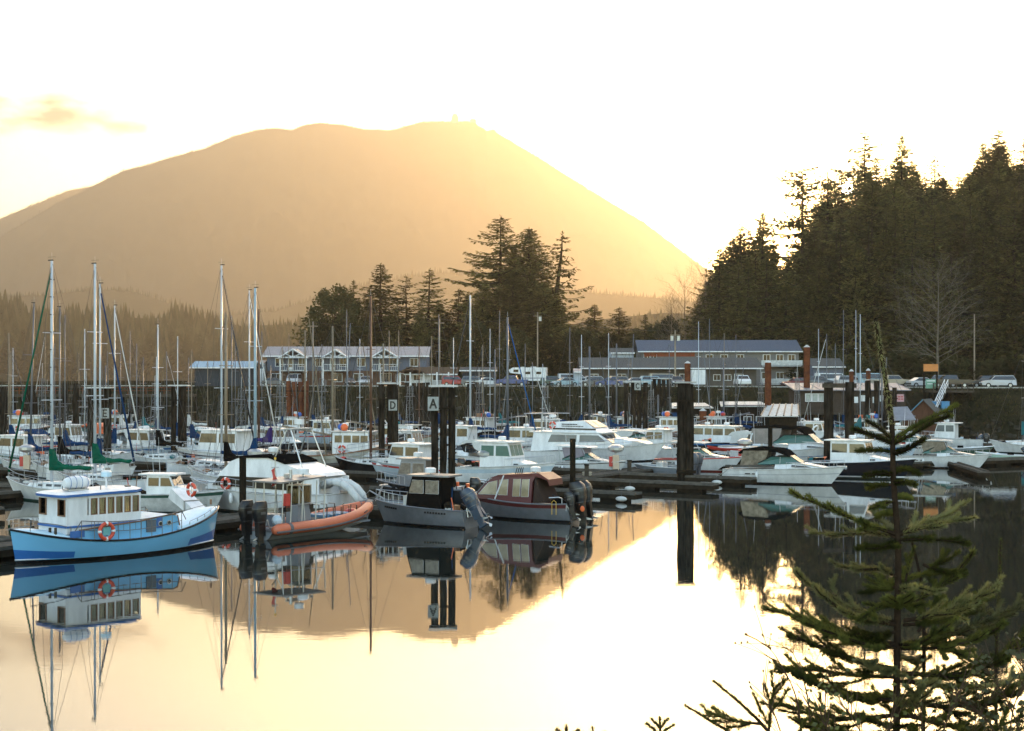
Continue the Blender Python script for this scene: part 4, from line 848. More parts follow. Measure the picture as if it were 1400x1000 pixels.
class Hull:
    def __init__(s, par, L, B, hb, hs, hm=None, side=mWhite, boot=mBoot, stripe=None, rake=1.2, trr=0.3, canoe=False, ws=.8, draft=.5, bul=.08, deck=mDeckG, rub=mWhiteD, n=20, tmax=.4, pw=2.3, flare=.9, bootz=.12, rubr=.045):
        s.L, s.B, s.hb, s.hs, s.canoe, s.ws, s.tmax, s.pw, s.rake, s.trr = L, B, hb, hs, canoe, ws, tmax, pw, rake, trr
        s.hm = hm if hm is not None else (hb*.35+hs*.65)*.96; s.bul = bul; s.draft = draft; s.flare = flare
        rows = [('a',-draft,boot),('a',.0,boot),('a',bootz,side)]
        fr = [.35,.6,.8,1.0]
        if stripe: fr = sorted(set([f for f in fr if not (stripe[0]-.06 < f < stripe[1]+.06)]+[stripe[0],stripe[1],1.0]))
        rows += [('f',f,side) for f in fr]
        zs = lambda r, t: r[1] if r[0]=='a' else bootz+(s.sheer(t)-bootz)*r[1]
        b = MB()
        for sg in (-1,1):
            vs = []
            for r in rows:
                for i in range(n+1): t = i/n; z = zs(r,t); q = (z+draft)/(s.sheer(t)+draft); vs.append((s.xx(t,q), sg*s.w(t)*s.g(t,q), z))
            for j in range(len(rows)-1):
                m = rows[j][2] if j else boot
                if j == 1: m = boot
                if j >= 2: m = side
                if stripe and rows[j][0]=='f' and abs(rows[j][1]-stripe[0])<1e-6: m = stripe[2]
                if j == 0: base0 = len(b.v); b.v.extend(vs)
                for i in range(n):
                    f = (j*(n+1)+i, j*(n+1)+i+1, (j+1)*(n+1)+i+1, (j+1)*(n+1)+i); f = f if sg < 0 else f[::-1]
                    mm = m if not (stripe and m is stripe[2] and len(stripe) > 3 and not stripe[3]((i+.5)/n)) else side
                    b.f.append(tuple(base0+q_ for q_ in f)); b.fm.append(b.mi(mm))
        if not canoe:
            vs = []
            for r in rows:
                z = zs(r,0); q = (z+draft)/(s.sheer(0)+draft); w_ = s.w(0)*s.g(0,q); vs += [(s.xx(0,q)-.001,-w_,z),(s.xx(0,q)-.001,w_,z)]
            b.add(vs, [(2*i,2*i+1,2*i+3,2*i+2) for i in range(len(rows)-1)], side)
        s.o = b.build('hull', par, 'auto'); vs = []
        b = MB(); N = n
        for i in range(N+1): t = i/N; x = s.xx(t,1); w_ = max(0,s.w(t)-.05); z = s.sheer(t)-bul; vs += [(x-.04*(t>.9),-w_,z),(x-.04*(t>.9),0,z+.05*w_),(x-.04*(t>.9),w_,z)]
        b.add(vs, [(3*i+a,3*i+3+a,3*i+4+a,3*i+1+a) for i in range(N) for a in (0,1)], deck); b.build('deck', par, True)
        b = MB()
        for sg in (-1,1): b.tube([(s.xx(i/n,1), sg*(s.w(i/n)), s.sheer(i/n)) for i in range(n+1)], rubr, rub, 5)
        if not canoe: b.tube([(s.xx(0,1),-s.w(0),s.sheer(0)),(s.xx(0,1),s.w(0),s.sheer(0))], rubr, rub, 5)
        b.build('gunwale', par)
    def sheer(s, t):
        a = s.hs; c = s.hb; m = s.hm; T = .42
        return a*(t-T)*(t-1)/(T)+m*t*(t-1)/(T*(T-1))+c*t*(t-T)/(1-T)
    def w(s, t):
        if s.canoe: return s.B/2*max(0,(1-abs(2*t-1)**2.6))**.8
        if t < s.tmax: return s.B/2*(s.ws+(1-s.ws)*math.sin(t/s.tmax*math.pi/2))
        return s.B/2*max(0,(1-((t-s.tmax)/(1-s.tmax))**s.pw))
    def g(s, t, q): e = .22+(s.flare-.22)*(abs(2*t-1)**2 if s.canoe else t*t); return max(0,q)**e
    def xx(s, t, q): return -s.L/2+t*s.L-s.rake*(1-q)*t**4+s.trr*(1-q)*(1-t)**4
    def P(s, t, side=1, up=0, ins=.0): return Vector((s.xx(t,1), side*max(0,s.w(t)-ins), s.sheer(t)+up))
    def rail(s, par, t0, t1, h, n=7, r=.022, m=None, mid=True, ends=True, name='railing', close=False):
        m = m or mMetal; b = MB()
        for sg in (-1,1):
            pts = [s.P(t0+(t1-t0)*i/n, sg, h, .06) for i in range(n+1)]; b.tube(pts, r, m, 4)
            if mid: b.tube([p-Vector((0,0,h*.45)) for p in pts], r*.7, m, 4)
            for i in range(n+1): b.tube([s.P(t0+(t1-t0)*i/n, sg, -.05, .06), pts[i]], r*.9, m, 4)
        if close: b.tube([s.P(t1,-1,h,.06), s.P(t1,1,h,.06)], r, m, 4)
        b.build(name, par)
def cabin(par, prof, w0, w1, m, wins=(), front=None, wm=None, name='cabin', zr=None, roof=None, taper_x=0.0, smooth=False, over=.12, rth=.09):
    """side profile prism that narrows from half width w0 at its base to w1 at the top; taper_x narrows it toward the bow"""
    zs = [z for _, z in prof]; z0, z1 = min(zs), max(zs); xs_ = [x for x, _ in prof]; xm = (min(xs_)+max(xs_))/2; xr = max(xs_)-xm+1e-6
    hw = lambda x, z: (w0+(w1-w0)*(z-z0)/(z1-z0+1e-6))*(1-taper_x*max(0,(x-xm)/xr)**1.5)
    b = MB(); b.prism(prof, 0, 0, m, hw); c = b.build(name, par)
    for wn_ in wins:
        mm = wm or mDarkGlass
        if isinstance(wn_[0], (int,float)): x, z, ww, wh = wn_; poly = [(x-ww/2,z-wh/2),(x+ww/2,z-wh/2),(x+ww/2,z+wh/2),(x-ww/2,z+wh/2)]
        else: poly = wn_
        for sg in (-1,1):
            b = MB(); p1 = [Vector((x, sg*(hw(x,z)+.006), z)) for x, z in poly]; b.ext(p1 if sg>0 else p1[::-1], (0,sg*.018,0), mm)
            cx_ = sum(p.x for p in p1)/len(p1); cz_ = sum(p.z for p in p1)/len(p1)
            b.tube([*p1, p1[0]], .022, mWhiteD if m is not mWhiteD else mWhite, 4, cap=False); b.build('window', c)
    if front:
        (xa,za),(xb,zb),npn = front; wa, wb = hw(xa,za)-.1, hw(xb,zb)-.1; sgn = 1 if xa > xm else -1; nrm = Vector((abs(zb-za),0,abs(xa-xb))).normalized()*.02; nrm.x *= sgn
        for i in range(npn):
            f0, f1 = -1+2*i/npn+.04, -1+2*(i+1)/npn-.04; b = MB(); b.ext([Vector((xa,wa*f0,za))+nrm*.3,Vector((xa,wa*f1,za))+nrm*.3,Vector((xb,wb*f1,zb))+nrm*.3,Vector((xb,wb*f0,zb))+nrm*.3], nrm, wm or mDarkGlass); b.build('windshield', c)
    if roof:
        xa, xb, z = roof[:3]; mm = roof[3] if len(roof) > 3 else m; w_ = w1+over; b = MB(); n = 8; vs = []
        ring = []
        for i in range(n+1):
            x = xa+(xb-xa)*i/n; e = (1-abs(2*i/n-1)**5*.12); ring.append((x, w_*e))
        top = [(x,y,z+rth) for x,y in ring]+[(x,-y,z+rth) for x,y in ring[::-1]]; bot = [(x,y,z) for x,y,_ in top]
        b.add(bot+top, [tuple(range(len(top)))[::-1]]+[tuple(range(len(top),2*len(top)))]+[(i,(i+1)%len(top),len(top)+(i+1)%len(top),len(top)+i) for i in range(len(top))], mm)
        b.build(name+'_roof', par)
    return c
def outboard(par, x, y, z, m=None, s=1.0, tilt=0.0, stripe=None):
    m = m or mBlackP; b = MB(); ang = R(tilt)
    def T(p): q = Vector(p)*s; q = Matrix.Rotation(ang,3,'Y')@q; return q+Vector((x,y,z))
    vs = []; prof = [(-.55,.28,.30,.26),(-.60,.50,.34,.29),(-.52,.78,.30,.26),(-.34,.98,.20,.18)]
    rings = []
    for xc, zc, lx, ly in ((-.24,-.12,.22,.15),(-.27,.12,.31,.20),(-.30,.45,.37,.235),(-.28,.75,.35,.225),(-.22,.93,.26,.16)):
        rings.append([T((xc+lx*(abs(math.cos(a))**.7)*(1 if math.cos(a)>0 else -1), ly*(abs(math.sin(a))**.7)*(1 if math.sin(a)>0 else -1), zc)) for a in [2*math.pi*k/12 for k in range(12)]])
    vs = [p for r_ in rings for p in r_]; b.add(vs, [(j*12+i, j*12+(i+1)%12, (j+1)*12+(i+1)%12, (j+1)*12+i) for j in range(4) for i in range(12)]+[tuple(range(11,-1,-1)), tuple(48+i for i in range(12))], m)
    for xa, xb, ya, za, zb in ((-.44,-.06,.13,-.6,.05),(-.40,-.12,.075,-1.0,-.55)):
        b.add([T((q[0],q[1],q[2])) for q in ((xa,-ya,za),(xb,-ya,za),(xb,ya,za),(xa,ya,za),(xa-.05,-ya,zb),(xb,-ya,zb),(xb,ya,zb),(xa-.05,ya,zb))], [(3,2,1,0),(4,5,6,7),(0,1,5,4),(1,2,6,5),(2,3,7,6),(3,0,4,7)], m)
    b.tube([T((-.08,0,-.98)),T((-.58,0,-.98))], .09*s, m, 8, r2=.06*s); b.tube([T((-.1,0,-.25)),T((.05,0,.1))], .12*s, mMetal, 6)
    if stripe: b.add([T((-.62,-.252,.55)),T((.05,-.252,.55)),T((.05,-.252,.62)),T((-.62,-.252,.62))], [(0,1,2,3)], stripe)
    for zz_, xc, lx, ly, mm_ in ((.02,-.26,.275,.185,mGreyC),(.22,-.28,.345,.218,mBlackP),(.60,-.295,.375,.238,mGreyC)):
        rg = [[T((xc+lx*(abs(math.cos(a))**.7)*(1 if math.cos(a)>0 else -1), ly*(abs(math.sin(a))**.7)*(1 if math.sin(a)>0 else -1), zz_+dz)) for a in [2*math.pi*k/12 for k in range(12)]] for dz in (0,.035)]
        b.add(rg[0]+rg[1], [(i,(i+1)%12,12+(i+1)%12,12+i) for i in range(12)], mm_)
    for sg in (-1,1): b.add([T((-.45+q[0],sg*.242,.36+q[1])) for q in ((0,0),(.3,0),(.3,.12),(0,.12))], [(0,1,2,3)], mGreyC)
    b.tube([T((.02,-.16,.1)),T((.16,-.16,-.3)),T((.16,.16,-.3)),T((.02,.16,.1))], .03*s, mMetal, 5); b.add([T((-.42,0,-.62)),T((-.7,0,-.75)),T((-.7,0,-.79)),T((-.3,0,-.72))], [(0,1,2,3)], mMetal)
    o = b.build('outboard_motor', par, 'auto'); b = MB()
    for k in range(3):
        a = k*2.094; b.add([T((-.60,0,-.98)), T((-.66,.2*math.cos(a-.4),-.98+.2*math.sin(a-.4))), T((-.60,.24*math.cos(a+.1),-.98+.24*math.sin(a+.1))), T((-.56,.18*math.cos(a+.5),-.98+.18*math.sin(a+.5)))], [(0,1,2,3),(3,2,1,0)], mMetal)
    b.build('propeller', o); return o
def radar(par, x, z, y=0, post=.5, r=.32): MB().tube([(x,y,z),(x,y,z+post)], .05, mWhite).tube([(x,y,z+post),(x,y,z+post+.22)], r, mWhite, 14).tube([(x,y,z+post+.22),(x,y,z+post+.27)], r, mWhite, 14, r2=r*.7).build('radar_dome', par, 'auto')
def whips(par, L_, r=.014, m=None):
    for x, y, z, h in L_: MB().tube([(x,y,z),(x-.1,y,z+h)], r, m or mWhite, 4, r2=r*.5).build('antenna', par)
def fender(par, P): MB().ell((P.x,P.y,P.z-.45),(.13,.13,.32),mWhite,8,6).tube([(P.x,P.y,P.z-.2),(P.x,P.y,P.z+.15)],.012,mBlackP,3).build('fender', par)
def flag(par, x, z, m=None, h=1.2, y=0):
    b = MB(); b.tube([(x,y,z),(x-.1,y,z+h)], .015, mMetal, 4); n = 5; vs = []
    for i in range(n+1): u = i/n; vs += [(x-.1-.08*math.sin(u*5), y-.12*u, z+h-u*.8), (x-.1-.32+.05*math.sin(u*6), y-.1+.06*math.cos(u*5), z+h-.12-u*.85)]
    b.add(vs, [(2*i,2*i+1,2*i+3,2*i+2) for i in range(n)], m or mRed); b.build('flag', par)
def lifering(par, c, R_=.36, ax='y'):
    b = MB(); b.ring(c, R_, .085, mat('lifering_red',(.62,.07,.03),.5), ax, 20, 8); c = Vector(c)
    for k in range(4):
        a = k*math.pi/2+.0; d = Vector((math.cos(a),0,math.sin(a))) if ax=='y' else Vector((0,math.cos(a),math.sin(a))); b.ell(c+d*R_, (.1,.1,.1), mWhite, 8, 6)
    b.build('life_ring', par)
_rg = random.Random(91)
def gear(par, x0, x1, z, w_, n=7):
    b = MB(); ms = (mBlackC, mBlueC, mBlackP, mWoodD, mTealC, mOrange, mGreyC, mTeak, mRed, mWhiteD, mBlackC, mWoodD)
    for _ in range(n):
        m = _rg.choice(ms); p = Vector((_rg.uniform(x0,x1), _rg.uniform(-w_,w_), z)); k = _rg.random()
        if k < .4: d = (_rg.uniform(.2,.7),_rg.uniform(.2,.5),_rg.uniform(.2,.5)); b.box(p+Vector((0,0,d[2]/2)), d, m, rz=_rg.random()*3)
        elif k < .65: r_ = _rg.uniform(.12,.28); b.ell(p+Vector((0,0,r_)), (r_*1.4,r_,r_), m, 8, 5)
        elif k < .85: b.tube([p, p+Vector((_rg.uniform(-.3,.3),_rg.uniform(-.2,.2),_rg.uniform(.6,1.5)))], .03, m, 4)
        else: b.tube([p+Vector((-.3,0,.1)), p+Vector((0,0,.28)), p+Vector((.35,.1,.12))], .13, m, 6)
    o = b.build('deck_gear', par); o['kind'] = 'stuff'; return o
def place(name, label, px, yw, hd, cat='boat', group=None, dx=0.0):
    p = at(px, yw); h = R(hd); p = p-Vector((math.cos(h),math.sin(h),0))*dx
    return thing(name, label, cat, p, h, group), F*CH/(yw-HY)
def dacron(par, pts, r0, m, name): # lumpy canvas roll along a line
    n = 12; pa, pb = Vector(pts[0]), Vector(pts[1]); b = MB(); rr = random.Random(int(abs(pa.x*100)))
    P_ = [pa.lerp(pb,i/n)+Vector((0,rr.uniform(-.02,.02),-.03*math.sin(i*1.3))) for i in range(n+1)]
    b.tube(P_, [r0*(1-.35*i/n)*rr.uniform(.88,1.1) for i in range(n+1)], m, 8); return b.build(name, par, True)
def sailboat(px, ytop, yw, hd, L, label, hm_=mWhite, cover=mBlueC, spar=mSpar, jib=None, boot=mBoot, stripe=None, sp=2, steps=False, dodger=None, detail=True, dx=None, group=None, wind=True, bimini=None, jr=.07, mizzen=0, lean=0.0, r=None, tall_cover=True):
    xm = L*.07; t, D = place('sailboat', label, px, yw, hd, dx=xm if dx is None else dx, group=group); H = zat(ytop, D); B = L*.31
    h = Hull(t, L, B, 1.15+L*.03, .95+L*.01, .78+L*.012, side=hm_, boot=boot, stripe=stripe, rake=L*.13, trr=-L*.04, ws=.55, tmax=.45, pw=1.9, draft=.45, n=16, bul=.05)
    zd = h.sheer(.5)-.02; xx0 = xm
    cabin(t, [(-L*.16,zd-.1),(L*.22,zd-.05),(L*.18,zd+.32),(-L*.14,zd+.48)], B*.33, B*.27, mWhite, wins=[(-L*.08,zd+.22,.6,.15),(L*.0,zd+.21,.5,.15),(L*.08,zd+.19,.4,.14)] if detail else [])
    r = r or (.085 if detail else .062); b = MB(); top = Vector((xx0+lean, 0, H)); b.tube([(xx0,0,zd+.2),(xx0+lean*.5,0,H*.55),top], r, spar, 8, r2=r*.72); ms = b.build('mast', t, True)
    if steps: 
        b = MB(); [b.box((xx0+lean*z_/H,0,z_), (.1,.34,.06), mBlackP) for z_ in np.arange(3,H-1,1.15)]; b.build('mast_step', ms)
    b = MB(); hs_ = [H*.42,H*.7] if sp == 2 else [H*.55]
    for z_ in hs_: b.tube([(xx0,-B*.36*(1-z_/H*.4),z_),(xx0,B*.36*(1-z_/H*.4),z_)], .03, spar, 5)
    b.build('spreader', ms)
    b = MB(); b.tube([(xx0,0,zd+1.15),(xx0-L*.38,0,zd+1.25)], .06, spar, 6); b.build('boom', t)
    if cover:
        co = dacron(t, [(xx0-.05,0,zd+1.32),(xx0-L*.37,0,zd+1.34)], .2, cover, 'sail_cover')
        if tall_cover: b = MB(); b.prism([(xx0-.12,zd+1.1),(xx0+.13,zd+1.1),(xx0+.12,zd+2.55),(xx0-.1,zd+2.5),(xx0-.45,zd+1.75),(xx0-1.1,zd+1.42),(xx0-1.1,zd+1.1)], -.13, .13, cover); b.build('mast_boot', co)
    gear(t, -L*.42, -L*.18, zd, B*.3, 7); gear(t, L*.2, L*.4, zd, B*.12, 3)
    bow = Vector((L*.49,0,h.sheer(1)+.05)); st = Vector((-L*.49,0,h.sheer(0)+.1))
    if jib: b = MB(); b.tube([bow+Vector((-.1,0,.3)), bow.lerp(top,.5)+Vector((0,0,-.2)), top-Vector((-.1,0,H*.05))], jr, jib, 6, r2=jr*.55); b.build('furled_jib', t, True)
    b = MB(); rw_ = .014
    b.tube([bow,top], rw_, mWire, 3, cap=False); b.tube([st,top], rw_, mWire, 3, cap=False)
    for sg in (-1,1):
        q = Vector((xx0-.15, sg*B*.36*(1-hs_[-1]/H*.4), hs_[-1])); q1 = Vector((xx0,sg*B*.36*(1-hs_[0]/H*.4),hs_[0])); c_ = Vector((xx0-.1, sg*B*.47, zd))
        b.tube([c_, q1, q, top], rw_, mWire, 3, cap=False); b.tube([c_+Vector((-.4,0,0)), (xx0,0,hs_[0])], rw_, mWire, 3, cap=False); b.tube([c_+Vector((.4,0,0)), (xx0,0,hs_[0])], rw_, mWire, 3, cap=False)
    b.build('rigging', t)
    if wind and detail: b = MB(); b.tube([top,top+Vector((0,0,.55))], .012, mMetal, 3); b.tube([top+Vector((-.35,0,.25)),top+Vector((.35,0,.25))], .015, mBlackP, 3); b.box(top+Vector((.1,0,.04)), (.35,.13,.08), mBlackP); b.build('masthead_gear', ms)
    if detail:
        h.rail(t, .02, .98, .6, 10, .016)
        b = MB(); b.tube([h.P(.86,-1,.62),bow+Vector((.2,0,.65)),h.P(.86,1,.62)], .02, mMetal, 5); b.build('pulpit', t)
    if dodger: cabin(t, [(-L*.2,zd+.35),(-L*.08,zd+.35),(-L*.11,zd+1.0),(-L*.2,zd+1.15)], B*.33, B*.26, dodger, wins=[(-L*.15,zd+.72,.5,.35)], wm=mClearV, name='dodger')
    if bimini: b = MB(); b.prism([(-L*.42,zd+1.75),(-L*.22,zd+1.8),(-L*.22,zd+1.87),(-L*.32,zd+1.98),(-L*.42,zd+1.84)], -B*.36, B*.36, bimini); [b.tube([(x,s_*B*.36,zd),(x,s_*B*.36,zd+1.78)], .02, mMetal, 4) for x in (-L*.42,-L*.23) for s_ in (-1,1)]; b.build('bimini', t)
    if mizzen: b = MB(); b.tube([(-L*.36,0,zd),(-L*.36,0,H*mizzen)], r*.8, spar, 7, r2=r*.5); b.build('mizzen_mast', t, True); dacron(t, [(-L*.37,0,zd+1.3),(-L*.55,0,zd+1.4)], .14, cover or mBlueC, 'mizzen_cover')
    return t, h
def troller(px, yw, hd, L, label, hm_=mGrime, house=mWhite, poles=True, ytop=None, win=mDarkGlass, pole_m=mSparW, trim=mTeak, aft_house=False, gallows=True, ph=None, lit=False, name='fishing_boat'):
    t, D = place(name, label, px, yw, hd); B = L*.32
    h = Hull(t, L, B, 2.5*L/13, 1.4*L/13, 1.15*L/13, side=hm_, rake=1.5, trr=.2, ws=.75, draft=.6, bul=.35, rub=trim, rubr=.07, stripe=None)
    zd = h.sheer(.6)-.3; xa, xb = (L*.0, L*.26) if not aft_house else (-L*.32,-L*.05)
    ww = [(xa+(xb-xa)*f, zd+1.55, (xb-xa)*.19, .62) for f in (.16,.4,.63,.85)]
    cabin(t, [(xa,zd),(xb,zd),(xb-.15,zd+2.15),(xa,zd+2.1)], B*.33, B*.31, house, wins=ww, front=((xb-.1,zd+1.2),(xb-.14,zd+1.9),3), wm=win, name='wheelhouse', roof=(xa-.5,xb+.35,zd+2.15,mWhiteD))
    cabin(t, [(xb-.1,zd),(xb+L*.12,zd+.15),(xb+L*.1,zd+.8),(xb-.1,zd+.95)], B*.29, B*.25, house, wins=[(xb+L*.04,zd+.55,.35,.3)], name='forward_house')
    xm = xa-.5; H = zat(ytop, D) if ytop else L*.85; b = MB(); b.tube([(xm,0,zd),(xm,0,H)], .13, pole_m, 8, r2=.08); b.tube([(xm,-1.1,H*.62),(xm,1.1,H*.62)], .05, pole_m, 5); m_ = b.build('mast', t, True)
    b = MB(); b.tube([(xm,0,zd+1.8),(xm-L*.36,0,zd+2.6)], .09, pole_m, 6); b.build('boom', t)
    b = MB(); top = Vector((xm,0,H-.1)); rr = .014
    for e in (Vector((L*.48,0,h.sheer(1))), Vector((-L*.45,0,h.sheer(0)+1)), h.P(.5,1), h.P(.5,-1), h.P(.3,1), h.P(.3,-1), Vector((xm-L*.36,0,zd+2.6))): b.tube([top,e], rr, mWire, 3, cap=False)
    b.build('rigging', t)
    if poles:
        a = ph or 14
        for sg in (-1,1): b = MB(); e = Vector((xm-.2,sg*(B*.45+math.sin(R(a))*L*.95),zd+math.cos(R(a))*L*.92)); b.tube([h.P(.48,sg), e], .075, mSparA if sg>0 else pole_m, 6, r2=.035); b.build('trolling_pole', t)
    if gallows:
        b = MB(); 
        for sg in (-1,1): b.tube([(-L*.36,sg*B*.36,h.sheer(.1)),(-L*.36,sg*B*.36,h.sheer(.1)+2.2),(-L*.26,sg*B*.36,h.sheer(.1)+2.2),(-L*.26,sg*B*.36,h.sheer(.1))], .04, mMetal, 5)
        b.tube([(-L*.36,-B*.36,h.sheer(.1)+2.2),(-L*.36,B*.36,h.sheer(.1)+2.2)], .05, mMetal, 5); b.build('gallows', t)
    radar(t, xa+.6, zd+2.25, .3, .4); whips(t, [(xa+1,.6,zd+2.2,2.6),(xb-.6,-.6,zd+2.2,2.2)])
    b = MB(); b.ell((xa+.8,-.5,zd+2.55),(.34,.34,.34),mOrange,10,7); b.build('buoy', t); b = MB(); b.ell((xa+.1,.5,zd+2.55),(.3,.3,.3),mat('blue_buoy',(.03,.12,.45),.5),10,7); b.build('buoy', t)
    b = MB(); b.box((-L*.18,0,h.sheer(.3)+.1), (1.6,B*.5,.5), mWhiteD); b.box((-L*.3,.4,h.sheer(.2)), (.7,.7,.5), mPaleBlue); b.build('deck_box', t)
    gear(t, -L*.42, -L*.05, zd, B*.33, 14); gear(t, xa, xb, zd+2.25, B*.25, 5)
    h.rail(t, .62, .98, .7, 5, .025); lifering(t, ((xa+xb)/2-.8,-B*.33-.1,zd+.65), .3)
    return t, h
def express(px, yw, hd, L, label, side=mWhite, stripe=None, canopy=mBlackC, glass=mTint, arch=True, hard=None, curt=None, boot=mBoot, rub=mWhiteD, ob=0, name='motor_cruiser', radar_=False, rails=True, hb=None):
    """low sleek motor cruiser: raised foredeck, raked windscreen, canvas or hard top"""
    t, D = place(name, label, px, yw, hd); B = L*.31; s = L/9
    h = Hull(t, L, B, (hb or 1.4)*s**.6, 1.0*s**.6, 1.12*s**.6, side=side, stripe=stripe, rake=L*.16, trr=-.25, ws=.86, tmax=.42, pw=2.5, draft=.4, bul=.04, boot=boot, rub=rub, flare=1.0)
    zd = h.sheer(.6)-.05; xw = L*.12
    cabin(t, [(-L*.06,zd-.15),(L*.36,zd+.12),(L*.30,zd+.26*s),(xw,zd+.5*s),(-L*.06,zd+.52*s)], B*.40, B*.27, side if side is mWhite else mWhite, name='foredeck', taper_x=.45, wins=[[(L*.08,zd+.2),(L*.24,zd+.18),(L*.20,zd+.27),(L*.08,zd+.33)]])
    zz = zd+.5*s
    b = MB(); wA, wB = B*.30, B*.40; xa, xb, xt = xw+.25, -L*.10, xw-.55; hh = .58*s
    f = [(xa,-wA*.7,zz-.05),(xa,wA*.7,zz-.05),(xt,wA*.62,zz+hh*.8),(xt,-wA*.62,zz+hh*.8)]
    b.ext(f, (.02,0,.015), glass)
    for sg in (-1,1):
        q = [(xa,sg*wA*.7,zz-.08),(xt,sg*wA*.66,zz+hh*.75),(xb+.1,sg*wB*.86,zz+hh*.72),(xb-.9,sg*wB*.98,zz-.1),(xb-.9,sg*wB,zz-.2)]; b.ext(q, (0,sg*.02,0), glass)
    ws_ = b.build('windscreen', t); b = MB()
    for sg in (-1,1): b.tube([(xa,sg*wA*.7,zz-.05),(xt,sg*wA*.66,zz+hh*.75),(xb+.1,sg*wB*.86,zz+hh*.72),(xb-.9,sg*wB,zz-.1)], .035, mBlackP, 5); b.tube([((xa+xb-.8)/2,sg*(wA*.7+wB)/2,zz-.1),((xt+xb)/2,sg*(wA*.62+wB*.88)/2,zz+hh*.8)], .025, mMetal, 4)
    b.tube([(xa,-wA*.7,zz-.05),(xa,wA*.7,zz-.05)], .03, mMetal, 4); b.tube([(xt,-wA*.62,zz+hh*.8),(xt,wA*.62,zz+hh*.8)], .035, mMetal, 4); b.tube([(xa,0,zz-.05),(xt,0,zz+hh*.8)], .025, mMetal, 4); b.build('frame', ws_)
    xe = -L*.36; zc = zz+.85*s
    b = MB(); hwf = lambda x,z: B*.40
    if canopy: # canvas top over the cockpit with side curtain
        b.prism([(xt+.05,zz+hh*.72),(xt-.5,zc+.02),(xt-1.0,zc+.16),(xe+1.2,zc+.24),(xe+.3,zc+.1),(xe-.1,zc-.2),(xe,zc-.32),(xe+.5,zc-.1),(xt-.9,zc-.12)], -B*.37, B*.37, canopy); b.build('canopy', t)
        b = MB(); b.prism([(xb-.2,zz+hh*.75),(xb-.1,zc),(xe+.3,zc-.05),(xe+.05,zz-.3),(xb-.7,zz-.2)], -B*.375, B*.375, curt or mClearV); b.build('side_curtain', t)
    if hard:
        b = MB(); b.prism([(xt+.35,zc+.15),(xt+.2,zc+.24),(xe+.5,zc+.3),(xe+.2,zc+.22),(xe+.5,zc+.16)], -B*.39, B*.39, hard); b.build('hardtop', t); 
        for sg in (-1,1):
            b = MB(); b.tube([(xt-.0,sg*B*.33,zz+hh*.7),(xt-.25,sg*B*.35,zc+.17)], .035, mMetal, 5); b.tube([(xe+.9,sg*B*.38,zd),(xe+.7,sg*B*.36,zc+.17)], .04, mMetal, 5); b.build('hardtop_strut', t)
        if curt: b = MB(); b.prism([(xt-.1,zz+.2),(xt-.3,zc+.12),(xe+1.0,zc+.12),(xe+1.3,zz-.3)], -B*.35, B*.35, curt); b.build('side_curtain', t)
    if arch:
        b = MB(); n = 8; pts = [(xe+.1+.5*math.sin(math.pi*i/n), -B*.43*math.cos(math.pi*i/n), zd+.1+1.75*math.sin(math.pi*i/n)**.45) for i in range(n+1)]; b.tube(pts, .09, mWhite, 6); b.build('radar_arch', t)
    if radar_: radar(t, xe+1.0, zc+.3, 0, .15, .28)
    if rails: h.rail(t, .55, .99, .5, 6, .018, mid=False)
    b = MB(); b.box((L*.47,0,h.sheer(1)+.02), (.7,.3,.08), mWhiteD); b.ell((L*.5,0,h.sheer(1)-.1),(.12,.1,.12),mMetal,6,4); b.build('bow_platform', t)
    if not ob: b = MB(); b.box((-L*.5-.25,0,.35), (.7,B*.7,.1), mWhite); b.build('swim_platform', t)
    for i in range(ob): outboard(t, -L/2-.1, (i-(ob-1)/2)*.7, .75, s=1.05)
    b = MB(); [b.box((-L*.28+q*.55,sg*(h.w(.2)*h.g(.2,.85)+.02),h.sheer(.2)*.72), (.4,.05,.07), mBlackP) for q in range(2) for sg in (-1,1)]; b.build('vent', t)
    whips(t, [(xe+.6,B*.3,zc+.1,2.0)]); fender(t, h.P(.3,-1)); 
    return t, h
